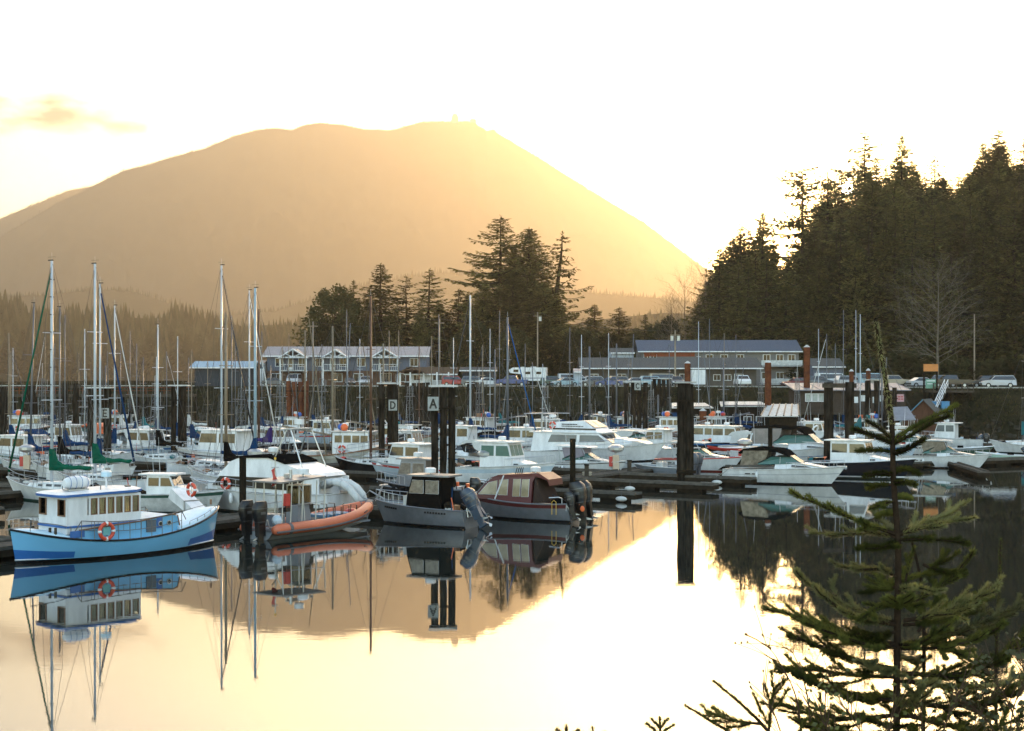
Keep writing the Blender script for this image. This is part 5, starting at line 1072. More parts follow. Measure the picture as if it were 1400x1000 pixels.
def pilothouse(px, yw, hd, L, label, side=mWhite, house=mWhite, glass=mDarkGlass, roof=mWhite, ob=1, obm=None, stripe=None, rub=mWhiteD, boot=mBoot, hh=1.75, house_x=(-.12,.16), cuddy=True, name='pilothouse_boat', rdr=True, tilt=0, rails=True, hb=1.35, hs=.85):
    t, D = place(name, label, px, yw, hd); B = L*.34
    h = Hull(t, L, B, hb, hs, side=side, stripe=stripe, rake=L*.13, trr=-.1, ws=.86, draft=.35, bul=.1, rub=rub, boot=boot)
    zd = h.sheer(.5)-.1; xa, xb = L*house_x[0], L*house_x[1]; W = B*.36
    ww = [[(xa+.12,zd+hh*.48),(xa+(xb-xa)*.45,zd+hh*.48),(xa+(xb-xa)*.45,zd+hh*.88),(xa+.12,zd+hh*.88)],[(xa+(xb-xa)*.52,zd+hh*.48),(xb-.08,zd+hh*.48),(xb-.3,zd+hh*.88),(xa+(xb-xa)*.52,zd+hh*.88)]]
    cabin(t, [(xa,zd-.2),(xb+.1,zd-.1),(xb+.02,zd+hh*.42),(xb-.28,zd+hh),(xa,zd+hh)], W, W*.9, house, wins=ww, front=((xb-.01,zd+hh*.48),(xb-.25,zd+hh*.9),3), wm=glass, name='wheelhouse', roof=(xa-.55,xb+.12,zd+hh,roof))
    if cuddy: cabin(t, [(xb-.1,zd-.1),(xb+L*.18,zd+.0),(xb+L*.15,zd+.35),(xb-.1,zd+.62)], W*.95, W*.7, house, name='cuddy', taper_x=.3, wins=[(xb+L*.04,zd+.26,.4,.2)])
    if rdr: radar(t, (xa+xb)/2, zd+hh+.08, 0, .1, .3)
    if rails: h.rail(t, .6, .99, .55, 6, .02, mid=False)
    b = MB(); b.box((-L*.34,0,h.sheer(.1)-.1), (.5,B*.6,.4), mWhiteD); b.box((-L*.22,B*.2,h.sheer(.2)), (.4,.4,.5), mPaleBlue); b.build('deck_box', t)
    gear(t, -L*.45, xa-.3, h.sheer(.2)-.1, B*.34, 7)
    for i in range(ob): outboard(t, -L/2-.05, (i-(ob-1)/2)*.62, hs-.2, m=obm, tilt=tilt)
    whips(t, [(xa+.2,W*.8,zd+hh,2.2),(xa+.4,-W*.8,zd+hh,1.6)]); return t, h
# ------------------------------------------------------------------ the light blue boat
mRailD = mat('dull_rail', (.16,.145,.13), .5, metal=.3)
mLB = mat('light_blue_hull', (.155,.42,.66), .3, var=.08, scale=.6); mLB2 = mat('royal_blue', (.02,.12,.38), .35); mLBd = mat('pale_blue_deck', (.50,.68,.80), .35, var=.1)
mid = (Vector((-21.4,61.4,0))+Vector((-14.5,69.1,0)))/2
t = thing('wooden_motor_boat', 'light blue wooden double ended boat with white wheelhouse and red life ring', 'boat', mid, R(48))
h = Hull(t, 10.9, 3.4, 1.78, 1.5, .80, side=mLB, boot=mBlackH, stripe=(.03,.36,mLB2,lambda q: abs(2*q-1) > .58), rake=.45, trr=.35, canoe=True, draft=.5, bul=.02, deck=mLBd, rub=mBlackH, rubr=.05, n=32, flare=.75, bootz=.13)
b = MB()
for sg in (-1,1): b.tube([(h.xx(i/28,.33), sg*(h.w(i/28)*h.g(i/28,.36)+.012), .17) for i in range(29)], .03, mWhite, 4)
b.build('waterline_stripe', t)
# whaleback decks fore and aft
for nm, ta, tb, up in (('foredeck',.70,.985,.28),('afterdeck',.015,.20,.22)):
    vs = []; nn = 12; kk = 10
    for i in range(nn+1):
        q = ta+(tb-ta)*i/nn; w_ = max(.02,h.w(q)-.06); z = h.sheer(q)+.02
        for j in range(kk+1): a = math.pi*j/kk; vs.append((h.xx(q,1), -w_*math.cos(a), z+up*math.sin(a)**.7*min(1,w_/.8)))
    MB().add(vs, [(i*(kk+1)+j, (i+1)*(kk+1)+j, (i+1)*(kk+1)+j+1, i*(kk+1)+j+1) for i in range(nn) for j in range(kk)]+[tuple(range(kk+1)),tuple(nn*(kk+1)+j for j in range(kk,-1,-1))], mLBd).build(nm, t, 'auto')
# raised coaming, wheelhouse with see through windows
b = MB(); b.prism([(-2.9,.7),(1.9,.78),(2.3,1.1),(2.2,1.62),(1.9,1.72),(-2.9,1.3)], -1.28, 1.28, mLB); b.build('coaming', t, False)
b = MB(); [b.tube([(-2.9,sg*1.29,1.36),(.2,sg*1.29,1.54),(1.9,sg*1.29,1.74),(2.2,sg*1.29,1.66),(2.33,sg*1.29,1.1)], .035, mTeak, 5) for sg in (-1,1)]; b.build('trim', t)
X0, X1, ZB, ZW, ZT = -3.45, .30, 1.45, 1.98, 2.72; WW = 1.16
b = MB(); b.box(((X0+X1)/2,0,(1.2+ZW)/2), (X1-X0,2*WW,ZW-1.2), mWhite); b.box(((X0+X1)/2,0,ZT+.05), (X1-X0,2*WW,.12), mWhite)
for sg in (-1,1):
    b.box((X0+.55,sg*(WW-.03),(ZW+ZT)/2), (.95,.055,ZT-ZW), mWhite)
    for i in range(7): b.box((X0+1.15+(X1-X0-1.2)*i/6,sg*(WW-.03),(ZW+ZT)/2), (.085,.06,ZT-ZW), mWhite)
for y in (-WW+.05,-.42,.42,WW-.05): b.box((X0+.03,y,(ZW+ZT)/2), (.06,.1,ZT-ZW), mWhite); b.box((X1-.03,y,(ZW+ZT)/2), (.06,.1,ZT-ZW), mWhite)
b.box((X0+.03,0,(ZW+ZT)/2), (.055,.8,ZT-ZW), mWhite)
wh = b.build('wheelhouse', t)
b = MB(); [b.box(((X0+X1)/2+.05,sg*(WW+.03),1.52), (X1-X0+.1,.05,.09), mLB2) for sg in (-1,1)]; b.box((X0-.03,0,1.52),(.05,2*WW,.09),mLB2); b.build('blue_band', wh)
for sg in (-1,1):
    for i in range(6):
        xa = X0+1.15+(X1-X0-1.2)*(i+.5)/6; w_ = (X1-X0-1.2)/6-.09; b = MB(); b.box((xa,sg*(WW-.035),(ZW+ZT)/2), (w_,.012,ZT-ZW), GLASS); f = b.build('window', wh)
        b = MB(); [b.box((xa+s_*(w_/2-.02),sg*(WW-.03),(ZW+ZT)/2), (.04,.075,ZT-ZW), mTeak) for s_ in (-1,1)]; b.box((xa,sg*(WW-.03),ZW+.02),(w_,.075,.04),mTeak); b.box((xa,sg*(WW-.03),ZT-.02),(w_,.075,.04),mTeak); b.build('frame', f)
        if sg < 0 : b = MB(); b.box((xa,sg*(WW-.12),(ZW+ZT)/2-.03*(i%3)), (w_*.92,.015,(ZT-ZW)*.9), mGlowP); b.build('curtain', f)  # added panel behind the glass, golden window glow put into its colour
for y in (-.78,.78,):
    b = MB(); b.box((X0+.02,y,(ZW+ZT)/2), (.012,.6,ZT-ZW), GLASS); f = b.build('window', wh); b = MB(); [b.box((X0,y+s_*.28,(ZW+ZT)/2), (.08,.05,ZT-ZW), mTeak) for s_ in (-1,1)]; b.box((X0,y,ZW+.02),(.08,.6,.05),mTeak); b.build('frame', f)
b = MB(); n = 10; pr = []
ring = [(X0-.25,-WW*.8),(X0-.32,0),(X0-.25,WW*.8),(X0-.1,WW+.1),(X1-.3,WW+.12),(X1+.25,WW*.75),(X1+.42,0),(X1+.25,-WW*.75),(X1-.3,-WW-.12),(X0-.1,-WW-.1)]
zr = lambda x: ZT+.1+.05*(x-X0)/3*.9
b.add([(x,y,zr(x)) for x,y in ring]+[(x,y,zr(x)+.11) for x,y in ring], [tuple(range(10)),*[(i,(i+1)%10,10+(i+1)%10,10+i) for i in range(10)]], mLB2)
b.add([(x,y,zr(x)+.11) for x,y in ring]+[(x*.9-.15,y*.8,zr(x)+.19) for x,y in ring]+[(-1.5,0,zr(-1.5)+.24)], [(i,(i+1)%10,10+(i+1)%10,10+i) for i in range(10)]+[(10+i,10+(i+1)%10,20) for i in range(10)], mWhite)
b.build('roof', t)
# liferaft canister, radar, lights on the roof
b = MB(); zc = 3.38; pts = [(-3.1+1.25*i/8,-.35,zc) for i in range(9)]; b.tube(pts, [.16,.25,.285,.295,.295,.295,.285,.25,.16], mWhite, 14); [b.ring((-2.9+.28*i,-.35,zc), .30, .012, mLB2, 'x', 16, 4) for i in (0,1,2,3)]
b.box((-2.5,-.35,zc-.3), (1.0,.5,.06), mMetal); b.build('liferaft_canister', t, 'auto')
b = MB(); b.tube([(-.75,0,2.9),(-.75,0,3.55)], .05, mWhite, 6); b.tube([(-.75,0,3.55),(-.75,0,3.75)], .24, mLBd, 14); b.tube([(-.75,0,3.75),(-.75,0,3.83)], .25, mWhite, 14, r2=.18); b.build('radar_dome', t, 'auto')
b = MB(); b.box((.05,-.5,3.05), (.25,.12,.14), mBlackP); b.box((.15,-.3,3.05), (.22,.12,.14), mBlackP); b.tube([(-1.6,-.9,3.0),(-1.6,-.9,3.25)],.02,mBlackP,4); b.tube([(-2.6,.6,3),(-2.6,.6,3.5)],.02,mBlackP,4); b.build('deck_light', t)
whips(t, [(-1.0,.7,3.0,1.9)])
# side rails
for sg in (-1,1):
    b = MB(); tt = [.24+.47*i/9 for i in range(10)]; up = .82
    b.tube([h.P(.215,sg,.35,.08)]+[h.P(q,sg,up+.1*(q-.24),.08) for q in tt]+[h.P(.735,sg,.4,.08)], .022, mRailD, 5); b.tube([h.P(q,sg,.42,.08) for q in tt], .015, mRailD, 4)
    for q in tt: b.tube([h.P(q,sg,0,.08), h.P(q,sg,up+.1*(q-.24),.08)], .018, mRailD, 4)
    for q in np.arange(.28,.56,.028): b.tube([h.P(q,sg,.42,.09), h.P(q,sg,up,.09)], .009, mRailD, 3)
    b.build('railing', t)
b = MB(); tt = [.76+.2*i/4 for i in range(5)]
for sg in (-1,1): [b.tube([h.P(q,sg,0,.1), h.P(q,sg,.22,.1)], .015, mRailD, 4) for q in tt]; b.tube([h.P(q,sg,.24,.1) for q in tt], .012, mRailD, 4)
b.tube([h.P(.06,-1,0,.1),h.P(.06,-1,.5,.1),h.P(.14,-1,.55,.1),h.P(.2,-1,.5,.1),h.P(.2,-1,0,.1)], .02, mRailD, 5); b.build('bow_rail', t)
P = h.P(.335,-1,.42,-.02); lifering(t, P+Vector((0,-.05,0)), .34)
b = MB(); b.box(P+Vector((0,-.03,0)), (.34,.03,.34), mat('teal_patch',(.15,.42,.42))); b.build('life_ring_cover', t)
b = MB(); b.box((.75,-1.31,1.28), (.5,.05,.55), mat('grey_panel',(.10,.12,.14))); b.build('side_door', t)
for x in (1.25,1.72): b = MB(); b.tube([(x,-1.28,1.35),(x,-1.325,1.35)], .12, mMetal, 12); b.tube([(x,-1.28,1.35),(x,-1.335,1.35)], .085, mBlackP, 12); b.build('porthole', t)
MB().box((1.2,-1.3,1.4),(.28,.03,.5),mLB2).build('painted_panel', t); MB().box((-3.0,-1.3,1.2),(.7,.03,.3),mLB2).build('painted_panel', t)
b = MB(); [b.tube([(x,y,h.sheer(.12)),(x,y,h.sheer(.12)+.35)], .07, mBlackP, 6) for x,y in ((-4.0,-.75),(-3.85,-.95),(-4.05,.6))]; b.tube([(5.0,0,1.9),(5.0,0,2.15)],.06,mTeak,6); b.build('bollard', t)
b = MB(); [b.box((h.xx(q,.4)+0, -(h.w(q)*h.g(q,.45)+.01), .33), (.14,.03,.06), mLB2) for q in (.33,.37,.44,.62,.66,.70,.73)]; b.build('scupper', t)
# ------------------------------------------------------------------ orange rigid inflatable
mTube = mat('orange_tube', (.55,.135,.06), .45, var=.15, scale=1.2); mTube2 = mat('dark_orange_tube', (.55,.17,.03), .5); mGrayR = mat('grey_hypalon', (.10,.10,.11), .6)
t = thing('inflatable_boat', 'orange rigid inflatable boat with two black outboards and a metal frame shelter', 'boat', Vector((-10.3,74.0,0)), R(54))
L = 8.6; N = 26
def tub(t_, sg, dz=0): # centreline of the collar
    x = -4.0+8.3*t_; w_ = 1.12*(1-max(0,(t_-.55)/.45)**2.4); z = .52+.62*max(0,(t_-.35)/.65)**1.8; return Vector((x, sg*w_, z+dz))
b = MB(); pts = [tub(i/N,1) for i in range(N+1)]+[tub(1-i/N,-1) for i in range(1,N+1)]; rs = [.18]+[.29]*(len(pts)-2)+[.18]; b.tube(pts, rs, mTube, 12); b.build('inflatable_collar', t, True)
b = MB(); pts2 = [Vector((p.x*1.0+(.0),p.y+(.27 if p.y>0 else -.27)*min(1,abs(p.y)*2),p.z-.1)) for p in pts]; b.tube(pts2, .055, mGrayR, 6)
for sg in (-1,1): 
    b.tube([tub(.11,sg),tub(.135,sg)], .302, mGrayR, 12)
b.tube([tub(.95,1),tub(1,1),tub(.95,-1)], .304, mGrayR, 12); b.tube([tub(.80,-1,0)+Vector((0,-.29,.05)),tub(.84,-1)+Vector((0,-.31,.1))],.03,mBlackP,5); b.build('rub_strake', t)
b = MB(); vs = []; 
for i in range(N+1):
    q = i/N; c0 = tub(q,1); vs += [(c0.x,-abs(c0.y)+.1,c0.z-.12),(c0.x-.15*q,-abs(c0.y)*.72,.12+.5*max(0,q-.5)**1.2),(c0.x-.5*q*q,0,-.35+1.15*max(0,(q-.55)/.45)**1.6),(c0.x-.15*q,abs(c0.y)*.72,.12+.5*max(0,q-.5)**1.2),(c0.x,abs(c0.y)-.1,c0.z-.12)]
b.add(vs, [(5*i+j,5*i+j+1,5*i+5+j+1,5*i+5+j) for i in range(N) for j in range(4)]+[(0,1,2,3,4)], mat('grey_rib_hull',(.32,.34,.35),.4)); b.build('hull', t, True)
b = MB(); b.box((-.2,0,.42), (7.0,1.9,.08), mGreyHull); b.build('deck', t)
b = MB(); b.box((-1.15,0,1.0), (1.0,.9,1.15), mGreyHull, top=.85); b.box((-.6,0,1.35),(.3,.8,.4),mBlackP); b.build('console', t)
b = MB(); b.box((-1.2,-.1,2.05), (.85,.85,.95), GLASS); c_ = b.build('window', t); 
b = MB(); [b.box((-1.2+sx*.42,-.1+sy*.42,2.05),(.06,.06,1.0),mMetal) for sx in (-1,1) for sy in (-1,1)]; b.box((-1.2,-.1,2.55),(.9,.9,.05),mMetal); b.box((-1.35,.1,2.0),(.5,.5,.75),mGlowP); b.build('window_frame', t)  # cream box added inside, golden window glow painted into its colour
b = MB(); b.ext([(-3.4,-1.05,2.78),(-.2,-1.05,2.92),(-.2,1.05,2.92),(-3.4,1.05,2.78)], (0,0,.08), mAlu); b.build('shelter_roof', t)
b = MB()
for sy in (-1,1):
    for x in (-3.3,-2.7,-1.9,-.9,-.3): b.tube([(x,sy*.95,.5),(x+.1,sy*.98,2.8)], .035, mMetal, 5)
    b.tube([(-2.1,sy*.95,2.6),(-1.8,sy*.95,2.3),(-1.65,sy*.95,.6)], .035, mMetal, 5); b.tube([(-3.3,sy*.95,1.6),(-.3,sy*.95,1.7)], .025, mMetal, 5)
b.build('shelter_frame', t)
radar(t, -.8, 3.0, 0, .12, .3); b = MB(); b.box((-1.9,0,3.05),(.3,.3,.2),mMetal); b.tube([(-2.5,.3,3),(-2.5,.3,3.9)],.03,mMetal,5); b.tube([(-2.75,.3,3.5),(-2.25,.3,3.5)],.02,mMetal,4); b.box((-2.5,.3,3.95),(.08,.08,.12),mYellow); b.tube([(-2.2,-.5,2.95),(-2.2,-.5,3.4)],.08,mMetal,6); b.build('light_mast', t)
flag(t, -2.4, 3.0, h=.5, y=.3); b = MB(); b.box((-2.9,-.9,1.9),(.3,.25,.7),mRed); b.box((-2.9,-.9,1.5),(.3,.25,.3),mBlackP); b.build('life_jacket', t)
for x in (.3,.9,1.5,2.1):
    b = MB(); b.box((x,0,.85), (.38,1.25,.14), mat('blue_seat',(.10,.25,.42),.5)); b.box((x,0,.62),(.3,1.1,.35),mMetal); s_ = b.build('seat', t)
    b = MB(); b.tube([(x+.3,-.8,.6),(x+.3,-.8,1.3),(x-.15,-.8,1.35),(x-.2,-.8,.6)], .028, mBlackP, 5); b.tube([(x+.3,.8,.6),(x+.3,.8,1.3),(x-.15,.8,1.35)], .028, mBlackP, 5); b.build('hand_rail', s_)
b = MB(); b.box((-3.0,0,.9),(.7,1.1,.6),mGreyHull); b.ell((-3.4,-.75,.95),(.28,.28,.28),mPaleBlue,8,6); b.build('stern_locker', t)
b = MB(); b.ell((2.6,-.2,.85),(.35,.4,.25),mRed,8,6); b.ell((3.1,.2,.8),(.4,.3,.2),mBlackC,8,6); b.build('deck_gear', t)
for y in (-.48,.48): outboard(t, -4.0, y, .9, s=1.12)
# ------------------------------------------------------------------ the two aluminium boats
t, h = pilothouse(577, 718, 152, 6.1, 'small bare aluminium boat with black and white cabin and tilted blue grey outboards', side=mAlu, house=mBlackC, glass=mClearV, roof=mAlu, ob=0, boot=mBlackH, house_x=(-.26,.08), cuddy=False, hb=1.3, hs=.95, hh=1.75, rub=mAlu, name='aluminium_boat')
b = MB(); b.box((.65,0,1.25), (.35,1.2,.75), mWhiteD); b.build('console_panel', t); outboard(t, -3.15, .28, 1.0, m=mat('blue_grey_cowl',(.035,.055,.085),.25), s=1.15, tilt=30, stripe=mWhite); outboard(t, -3.1, -.55, .85, m=mat('blue_grey_cowl',(.055,.085,.13)), s=.75, tilt=42, stripe=mWhite)
b = MB(); b.tube([(2.6,-.35,1.25),(3.5,-.1,1.75),(3.9,0,1.35),(3.2,0,1.2)], .04, mMetal, 5); b.tube([(3.0,0,1.2),(2.55,0,2.1)],.05,mMetal,5); b.tube([(2.5,-.4,2.1),(2.5,.4,2.1)],.04,mMetal,5); b.build('bow_frame', t)
b = MB(); rr = random.Random(3)
for x0_ in (-2.4,1.5):
    for i in range(7): b.box((x0_+i*.2, -(h.w(.5)*.96), .82), (.13,.5,.09), mBlackP) if False else None
for x0_, nn in ((-2.0,8),(1.2,6)):
    for i in range(nn):
        x = x0_+i*.17; q = (x+3.05)/6.1; b.box((x,h.w(q)*h.g(q,.8)+.035,h.sheer(q)*.80), (.11,.02,.10), mBlackP)
b.build('hull_lettering', t)
t, D = place('aluminium_boat', 'aluminium boat with maroon cabin and stripe and three black outboards', 710, 709, 152)
h = Hull(t, 7.2, 2.6, 1.45, 1.05, 1.0, side=mAlu, boot=mBlackH, stripe=(.74,.99,mMaroonC), rake=1.0, trr=-.15, ws=.88, rub=mAlu, deck=mAlu, bul=.15)
c_ = cabin(t, [(-1.3,1.0),(2.5,1.15),(2.45,1.3),(1.45,2.25),(.9,2.45),(-.9,2.6),(-1.55,2.62),(-1.3,2.2)], 1.08, .82, mMaroonC, wins=[[(2.1,1.4),(1.5,2.05),(.95,2.2),(.95,1.4)],[(.8,1.4),(.8,2.22),(.25,2.28),(.25,1.4)],[(-.1,1.35),(-.1,2.3),(-.55,2.33),(-.55,1.35)],[(-.65,1.35),(-.65,2.3),(-1.1,2.33),(-1.1,1.35)]], front=((2.4,1.38),(1.55,2.15),2), wm=mat('sky_lit_vinyl',(.34,.27,.16),.15,var=.35,scale=2))
b = MB(); b.prism([(-1.5,2.5),(-2.2,2.3),(-2.35,2.0),(-2.3,2.35),(-1.7,2.68),(.9,2.52),(1.5,2.3)], -.86, .86, mMaroonC); b.prism([(-1.35,1.0),(-1.5,2.4),(-2.1,1.05)], -.95, .95, mat('dark_canvas_screen',(.05,.035,.03),.9)); b.build('canvas_back', t)
b = MB(); [b.tube([(2.5,sg*1.05,1.15),(1.5,sg*.9,2.3)], .03, mAlu, 4) for sg in (-1,1)]; [b.tube([(1.0,sg*1.1,1.15),(.55,sg*.86,2.5)], .045, mWhite, 4) for sg in (-1,1)]; b.build('frame', t)
b = MB(); [b.tube([(-.3+i*.13,.3,2.55),(-.42+i*.13,.3,2.95)], .03, mBlackP, 4) for i in range(4)]; b.build('rod_holder', t); radar(t, -1.0, 2.6, -.1, .12, .3)
b = MB(); b.tube([(-3.2,1.0,.9),(-3.2,1.0,1.35),(-3.0,1.0,1.4),(-2.4,1.0,1.35)],.03,mMetal,5); b.box((-2.8,0,1.05),(.8,1.6,.35),mBlackC); b.tube([(-3.6,.5,1.0),(-2.5,.8,1.5)],.04,mBlackP,5); b.build('stern_gear', t)
for y in (-.35,.45): outboard(t, -3.7, y, 1.0, s=1.3, tilt=12)
outboard(t, -3.6, 1.05, .95, s=.8, tilt=15)
b = MB(); b.ell((-4.35,.78,.8),(.14,.03,.16),mOrange,8,6); b.ell((-4.15,.75,1.02),(.02,.02,.02),mOrange,4,3); b.build('orange_tag', t)
b = MB(); [b.tube([(-3.0,1.33,.45),(-3.0,1.33,1.15),(-2.87,1.33,1.25),(-2.74,1.33,1.15),(-2.74,1.33,.45)], .018, mYellow, 5)]; b.build('boarding_ladder', t)
b = MB(); [b.tube([(h.xx(i/16,.5),(h.w(i/16)*h.g(i/16,f)+.015),h.sheer(i/16)*f) for i in range(1,16)], .018, mMetal, 4) for f in (.35,.6)]; b.build('hull_chine', t)
# ------------------------------------------------------------------ white cruiser behind the inflatable
t, D = place('cabin_cruiser', 'white trawler cruiser with swept cabin side, black window band and inflatable on stern', 362, 700, 152)
h = Hull(t, 11.5, 3.8, 1.9, 1.35, 1.25, side=mWhite, rake=1.6, trr=.1, ws=.9, draft=.6, rub=mWhiteD, bul=.1)
cabin(t, [(-4.4,1.2),(3.3,1.4),(3.0,1.85),(1.2,2.05),(.9,2.2),(-4.2,2.2)], 1.55, 1.5, mWhite, wins=[[(1.0,1.6),(-1.9,1.6),(-1.9,2.12),(.8,2.12)],[(-2.1,1.55),(-3.3,1.55),(-2.9,2.15),(-2.1,2.15)]], wm=mBlackP)
cabin(t, [(2.3,2.2),(1.3,3.1),(.6,3.35),(-1.4,3.4),(-2.5,3.05),(-4.6,2.5),(-4.8,2.3),(-4.5,2.2)], 1.62, 1.5, mWhite, name='flybridge', front=((2.2,2.35),(1.4,3.0),3), wm=mSky_)
MB().prism([(2.7,1.62),(2.1,2.19),(-4.1,2.19),(-3.2,1.5)], -1.605, 1.605, mBlackP).build('window_band', t)
b = MB(); b.prism([(.9,3.4),(-1.6,3.46),(-2.7,3.12),(-2.7,3.02),(-1.5,3.36),(.8,3.3)], -1.63, 1.63, mBlackC); b.build('bridge_cover', t)
b = MB(); [b.box((-4.6,sg*1.5,1.8),(.9,.08,.9),mWhite) for sg in (-1,1)]; b.build('aft_wing', t)
h.rail(t, .45, .99, .7, 9, .022); radar(t, -.8, 3.4, .2, .25)
b = MB(); [b.tube([(-1.6,sg*1.2,3.2),(-2.4,sg*1.0,5.0)],.04,mMetal,5) for sg in (-1,1)]; [b.tube([(-3.8,sg*1.2,2.4),(-2.7,sg*1.0,5.0)],.04,mMetal,5) for sg in (-1,1)]; b.tube([(-2.4,-1,5.0),(-2.4,1,5.0)],.05,mMetal,5); b.tube([(-2.7,-1,5.0),(-2.7,1,5.0)],.05,mMetal,5); b.box((-2.55,0,5.05),(.5,2.2,.05),mWhiteD); b.build('radar_arch', t)
b = MB(); b.tube([(-2.55,0,5.05),(-2.55,0,5.55)],.05,mWhite,6); b.tube([(-2.55,0,5.3),(-2.55,0,5.6)],.3,mWhite,12); b.build('radar_dome', t, 'auto')
lifering(t, (1.6,1.68,1.75), .3); fender(t, h.P(.6,1)); 
o = thing('folded_dinghy', 'white folded inflatable dinghy standing on the stern of the trawler cruiser', 'dinghy', t.location+Matrix.Rotation(R(152),3,'Z')@Vector((-5.9,0,1.0)), R(152)); b = MB(); pd = [(1.5,0,.75),(1.2,0,.95),(.6,0,1.0),(0,0,.9),(-.5,0,.65),(-.9,0,.25),(-1.1,0,-.15)]; P_ = [Vector(p) for p in pd]
for y in (-.38,.38): b.tube([p+Vector((0,y,0)) for p in P_], [.16,.21,.22,.22,.22,.21,.16], mWhiteC, 12)
b.ext([Vector((p[0],-.4,p[2]-.05)) for p in pd]+[Vector((p[0]-.12,-.4,p[2]-.2)) for p in pd[::-1]], (0,.8,0), mWhiteC); b.build('hull', o, True)
b = MB(); [b.ring((P_[k].x,y,P_[k].z), .226, .014, mMetal, 'x', 14, 4) for k in (2,3,4) for y in (-.42,.42)]; b.build('lashing', o)
# ------------------------------------------------------------------ flybridge cruiser
t, D = place('flybridge_cruiser', 'large white flybridge cruiser with dark side windows and long pointed bow', 815, 643, -30)
h = Hull(t, 13.2, 4.2, 2.55, 1.6, 1.75, side=mWhite, stripe=(.30,.40,mNavy,lambda q: q>.55), rake=2.4, trr=-.2, ws=.9, tmax=.4, pw=2.4, draft=.7, flare=1.2, boot=mStripe)
cabin(t, [(-5.6,1.6),(2.7,2.1),(2.5,2.3),(1.0,3.25),(-5.4,3.25)], 1.75, 1.55, mWhite, wins=[[(-3.9,2.45),(-1.1,2.5),(-1.1,3.1),(-3.6,3.1)],[(-.8,2.5),(1.7,2.6),(1.0,3.1),(-.8,3.1)]], front=((2.4,2.4),(1.1,3.15),3), name='deckhouse', wm=mat('bronze_glass',(.06,.06,.065),.08,spec=.8), roof=(-5.9,1.5,3.27))
cabin(t, [(2.4,2.1),(5.2,2.45),(4.4,2.65),(2.3,2.9)], 1.5, 1.0, mWhite, name='foredeck', taper_x=.5)
cabin(t, [(-3.6,3.36),(.9,3.36),(.4,3.75),(-.6,4.35),(-3.4,4.2)], 1.5, 1.25, mWhite, name='flybridge', front=((.5,3.75),(-.5,4.3),2), wm=mSky_)
b = MB(); [b.box((-1.4,sg*1.47,3.62),(4.2,.06,.12),mNavy) for sg in (-1,1)]; b.build('dark_band', t)
b = MB(); rr = random.Random(9)
for row, (xa, nn) in enumerate(((-2.6,10),(-2.6,14))):
    for i in range(nn): b.box((xa+i*.155,-(1.40-.03*row*-1),4.02-row*.17), (.10,.03,.09-.02*row), mBlackP)
b.build('name_lettering', t); lifering(t, (-3.6,-1.35,3.9), .28)
h.rail(t, .45, .99, .75, 9, .022); b = MB()
for sg in (-1,1): [b.tube([(x,sg*1.5,1.6),(x,sg*1.5,4.9)],.04,mMetal,5) for x in (-6.2,-4.6)]; b.tube([(-6.4,sg*1.5,4.9),(-3.4,sg*1.5,4.9)],.04,mMetal,5)
b.tube([(-6.2,-1.5,4.9),(-6.2,1.5,4.9)],.04,mMetal,5); b.tube([(-4.6,-1.5,4.9),(-4.6,1.5,4.9)],.04,mMetal,5); b.build('awning_frame', t)
b = MB(); b.box((-4.3,0,4.4),(.1,2.4,.1),mWhite); [b.tube([(-4.3,sg*1.2,3.4),(-4.3,sg*1.2,4.4)],.06,mWhite,5) for sg in (-1,1)]; b.build('radar_arch', t); radar(t,-4.3,4.45,0,.1)
b = MB(); b.tube([(-1.8,-.9,4.3),(-1.4,-.9,5.0),(-.6,-.9,5.05)],.03,mBlackP,4); b.tube([(-1.8,.9,4.3),(-1.4,.9,5.0),(-.6,.9,5.05)],.03,mBlackP,4); b.tube([(-1.4,-.9,5.0),(-1.4,.9,5.0)],.03,mBlackP,4); b.build('bimini_frame', t)
# ------------------------------------------------------------------ other near motor boats
express(1074, 661.5, -28, 9.2, 'long white speedboat with dark canopy and cream side curtain nearest on the right', arch=False, boot=mBlackH, name='speedboat', stripe=(.58,.62,mat('grey_pinstripe',(.35,.37,.42))))
express(1095, 636, -30, 12.6, 'big white cruiser with green tinted windscreen and black awning behind the speedboat', canopy=mBlackC, curt=mat('dark_awning_side',(.30,.27,.25),.7,var=.3), hb=1.85, stripe=(.5,.54,mStripe))
pilothouse(1172, 654, -30, 9.4, 'black hulled cabin boat with white deckhouse right of the speedboat bow', side=mNavy, ob=0, hb=1.7, hs=1.2, stripe=(.02,.1,mWhite), house_x=(-.2,.12), rub=mWhite)
express(1290, 640, -24, 8.0, 'white sport boat with hardtop moored right of the spruce trunk', canopy=None, hard=mWhiteD, curt=mClearV, name='sport_boat', arch=False, boot=mBlackH)
express(955, 644, -30, 8.0, 'white sport boat with red bottom and hardtop right of the big dark pile', canopy=None, hard=mWhiteD, curt=None, name='sport_boat', boot=mat('red_antifoul',(.22,.03,.02),.6), arch=False, rub=mRed)
express(800, 650, -30, 7.6, 'white sport boat with thin hardtop and grey curtains below the flybridge cruiser', canopy=None, hard=mWhite, curt=mat('grey_curtain',(.28,.25,.28),.7), name='sport_boat', arch=False, stripe=(.9,.96,mBlackH))
pilothouse(688, 662, -30, 9.0, 'white fishing cruiser with pale windows right of the sign A piles', ob=0, hb=1.75, hs=1.2, hh=1.9, house_x=(-.16,.14), glass=mTint, stripe=(.62,.86,mPaleBlue), boot=mBoot)
express(868, 633, -30, 10.5, 'white boat bow showing behind the flybridge cruiser bow', canopy=None, hard=mWhiteD, arch=False, stripe=(.25,.3,mNavy))
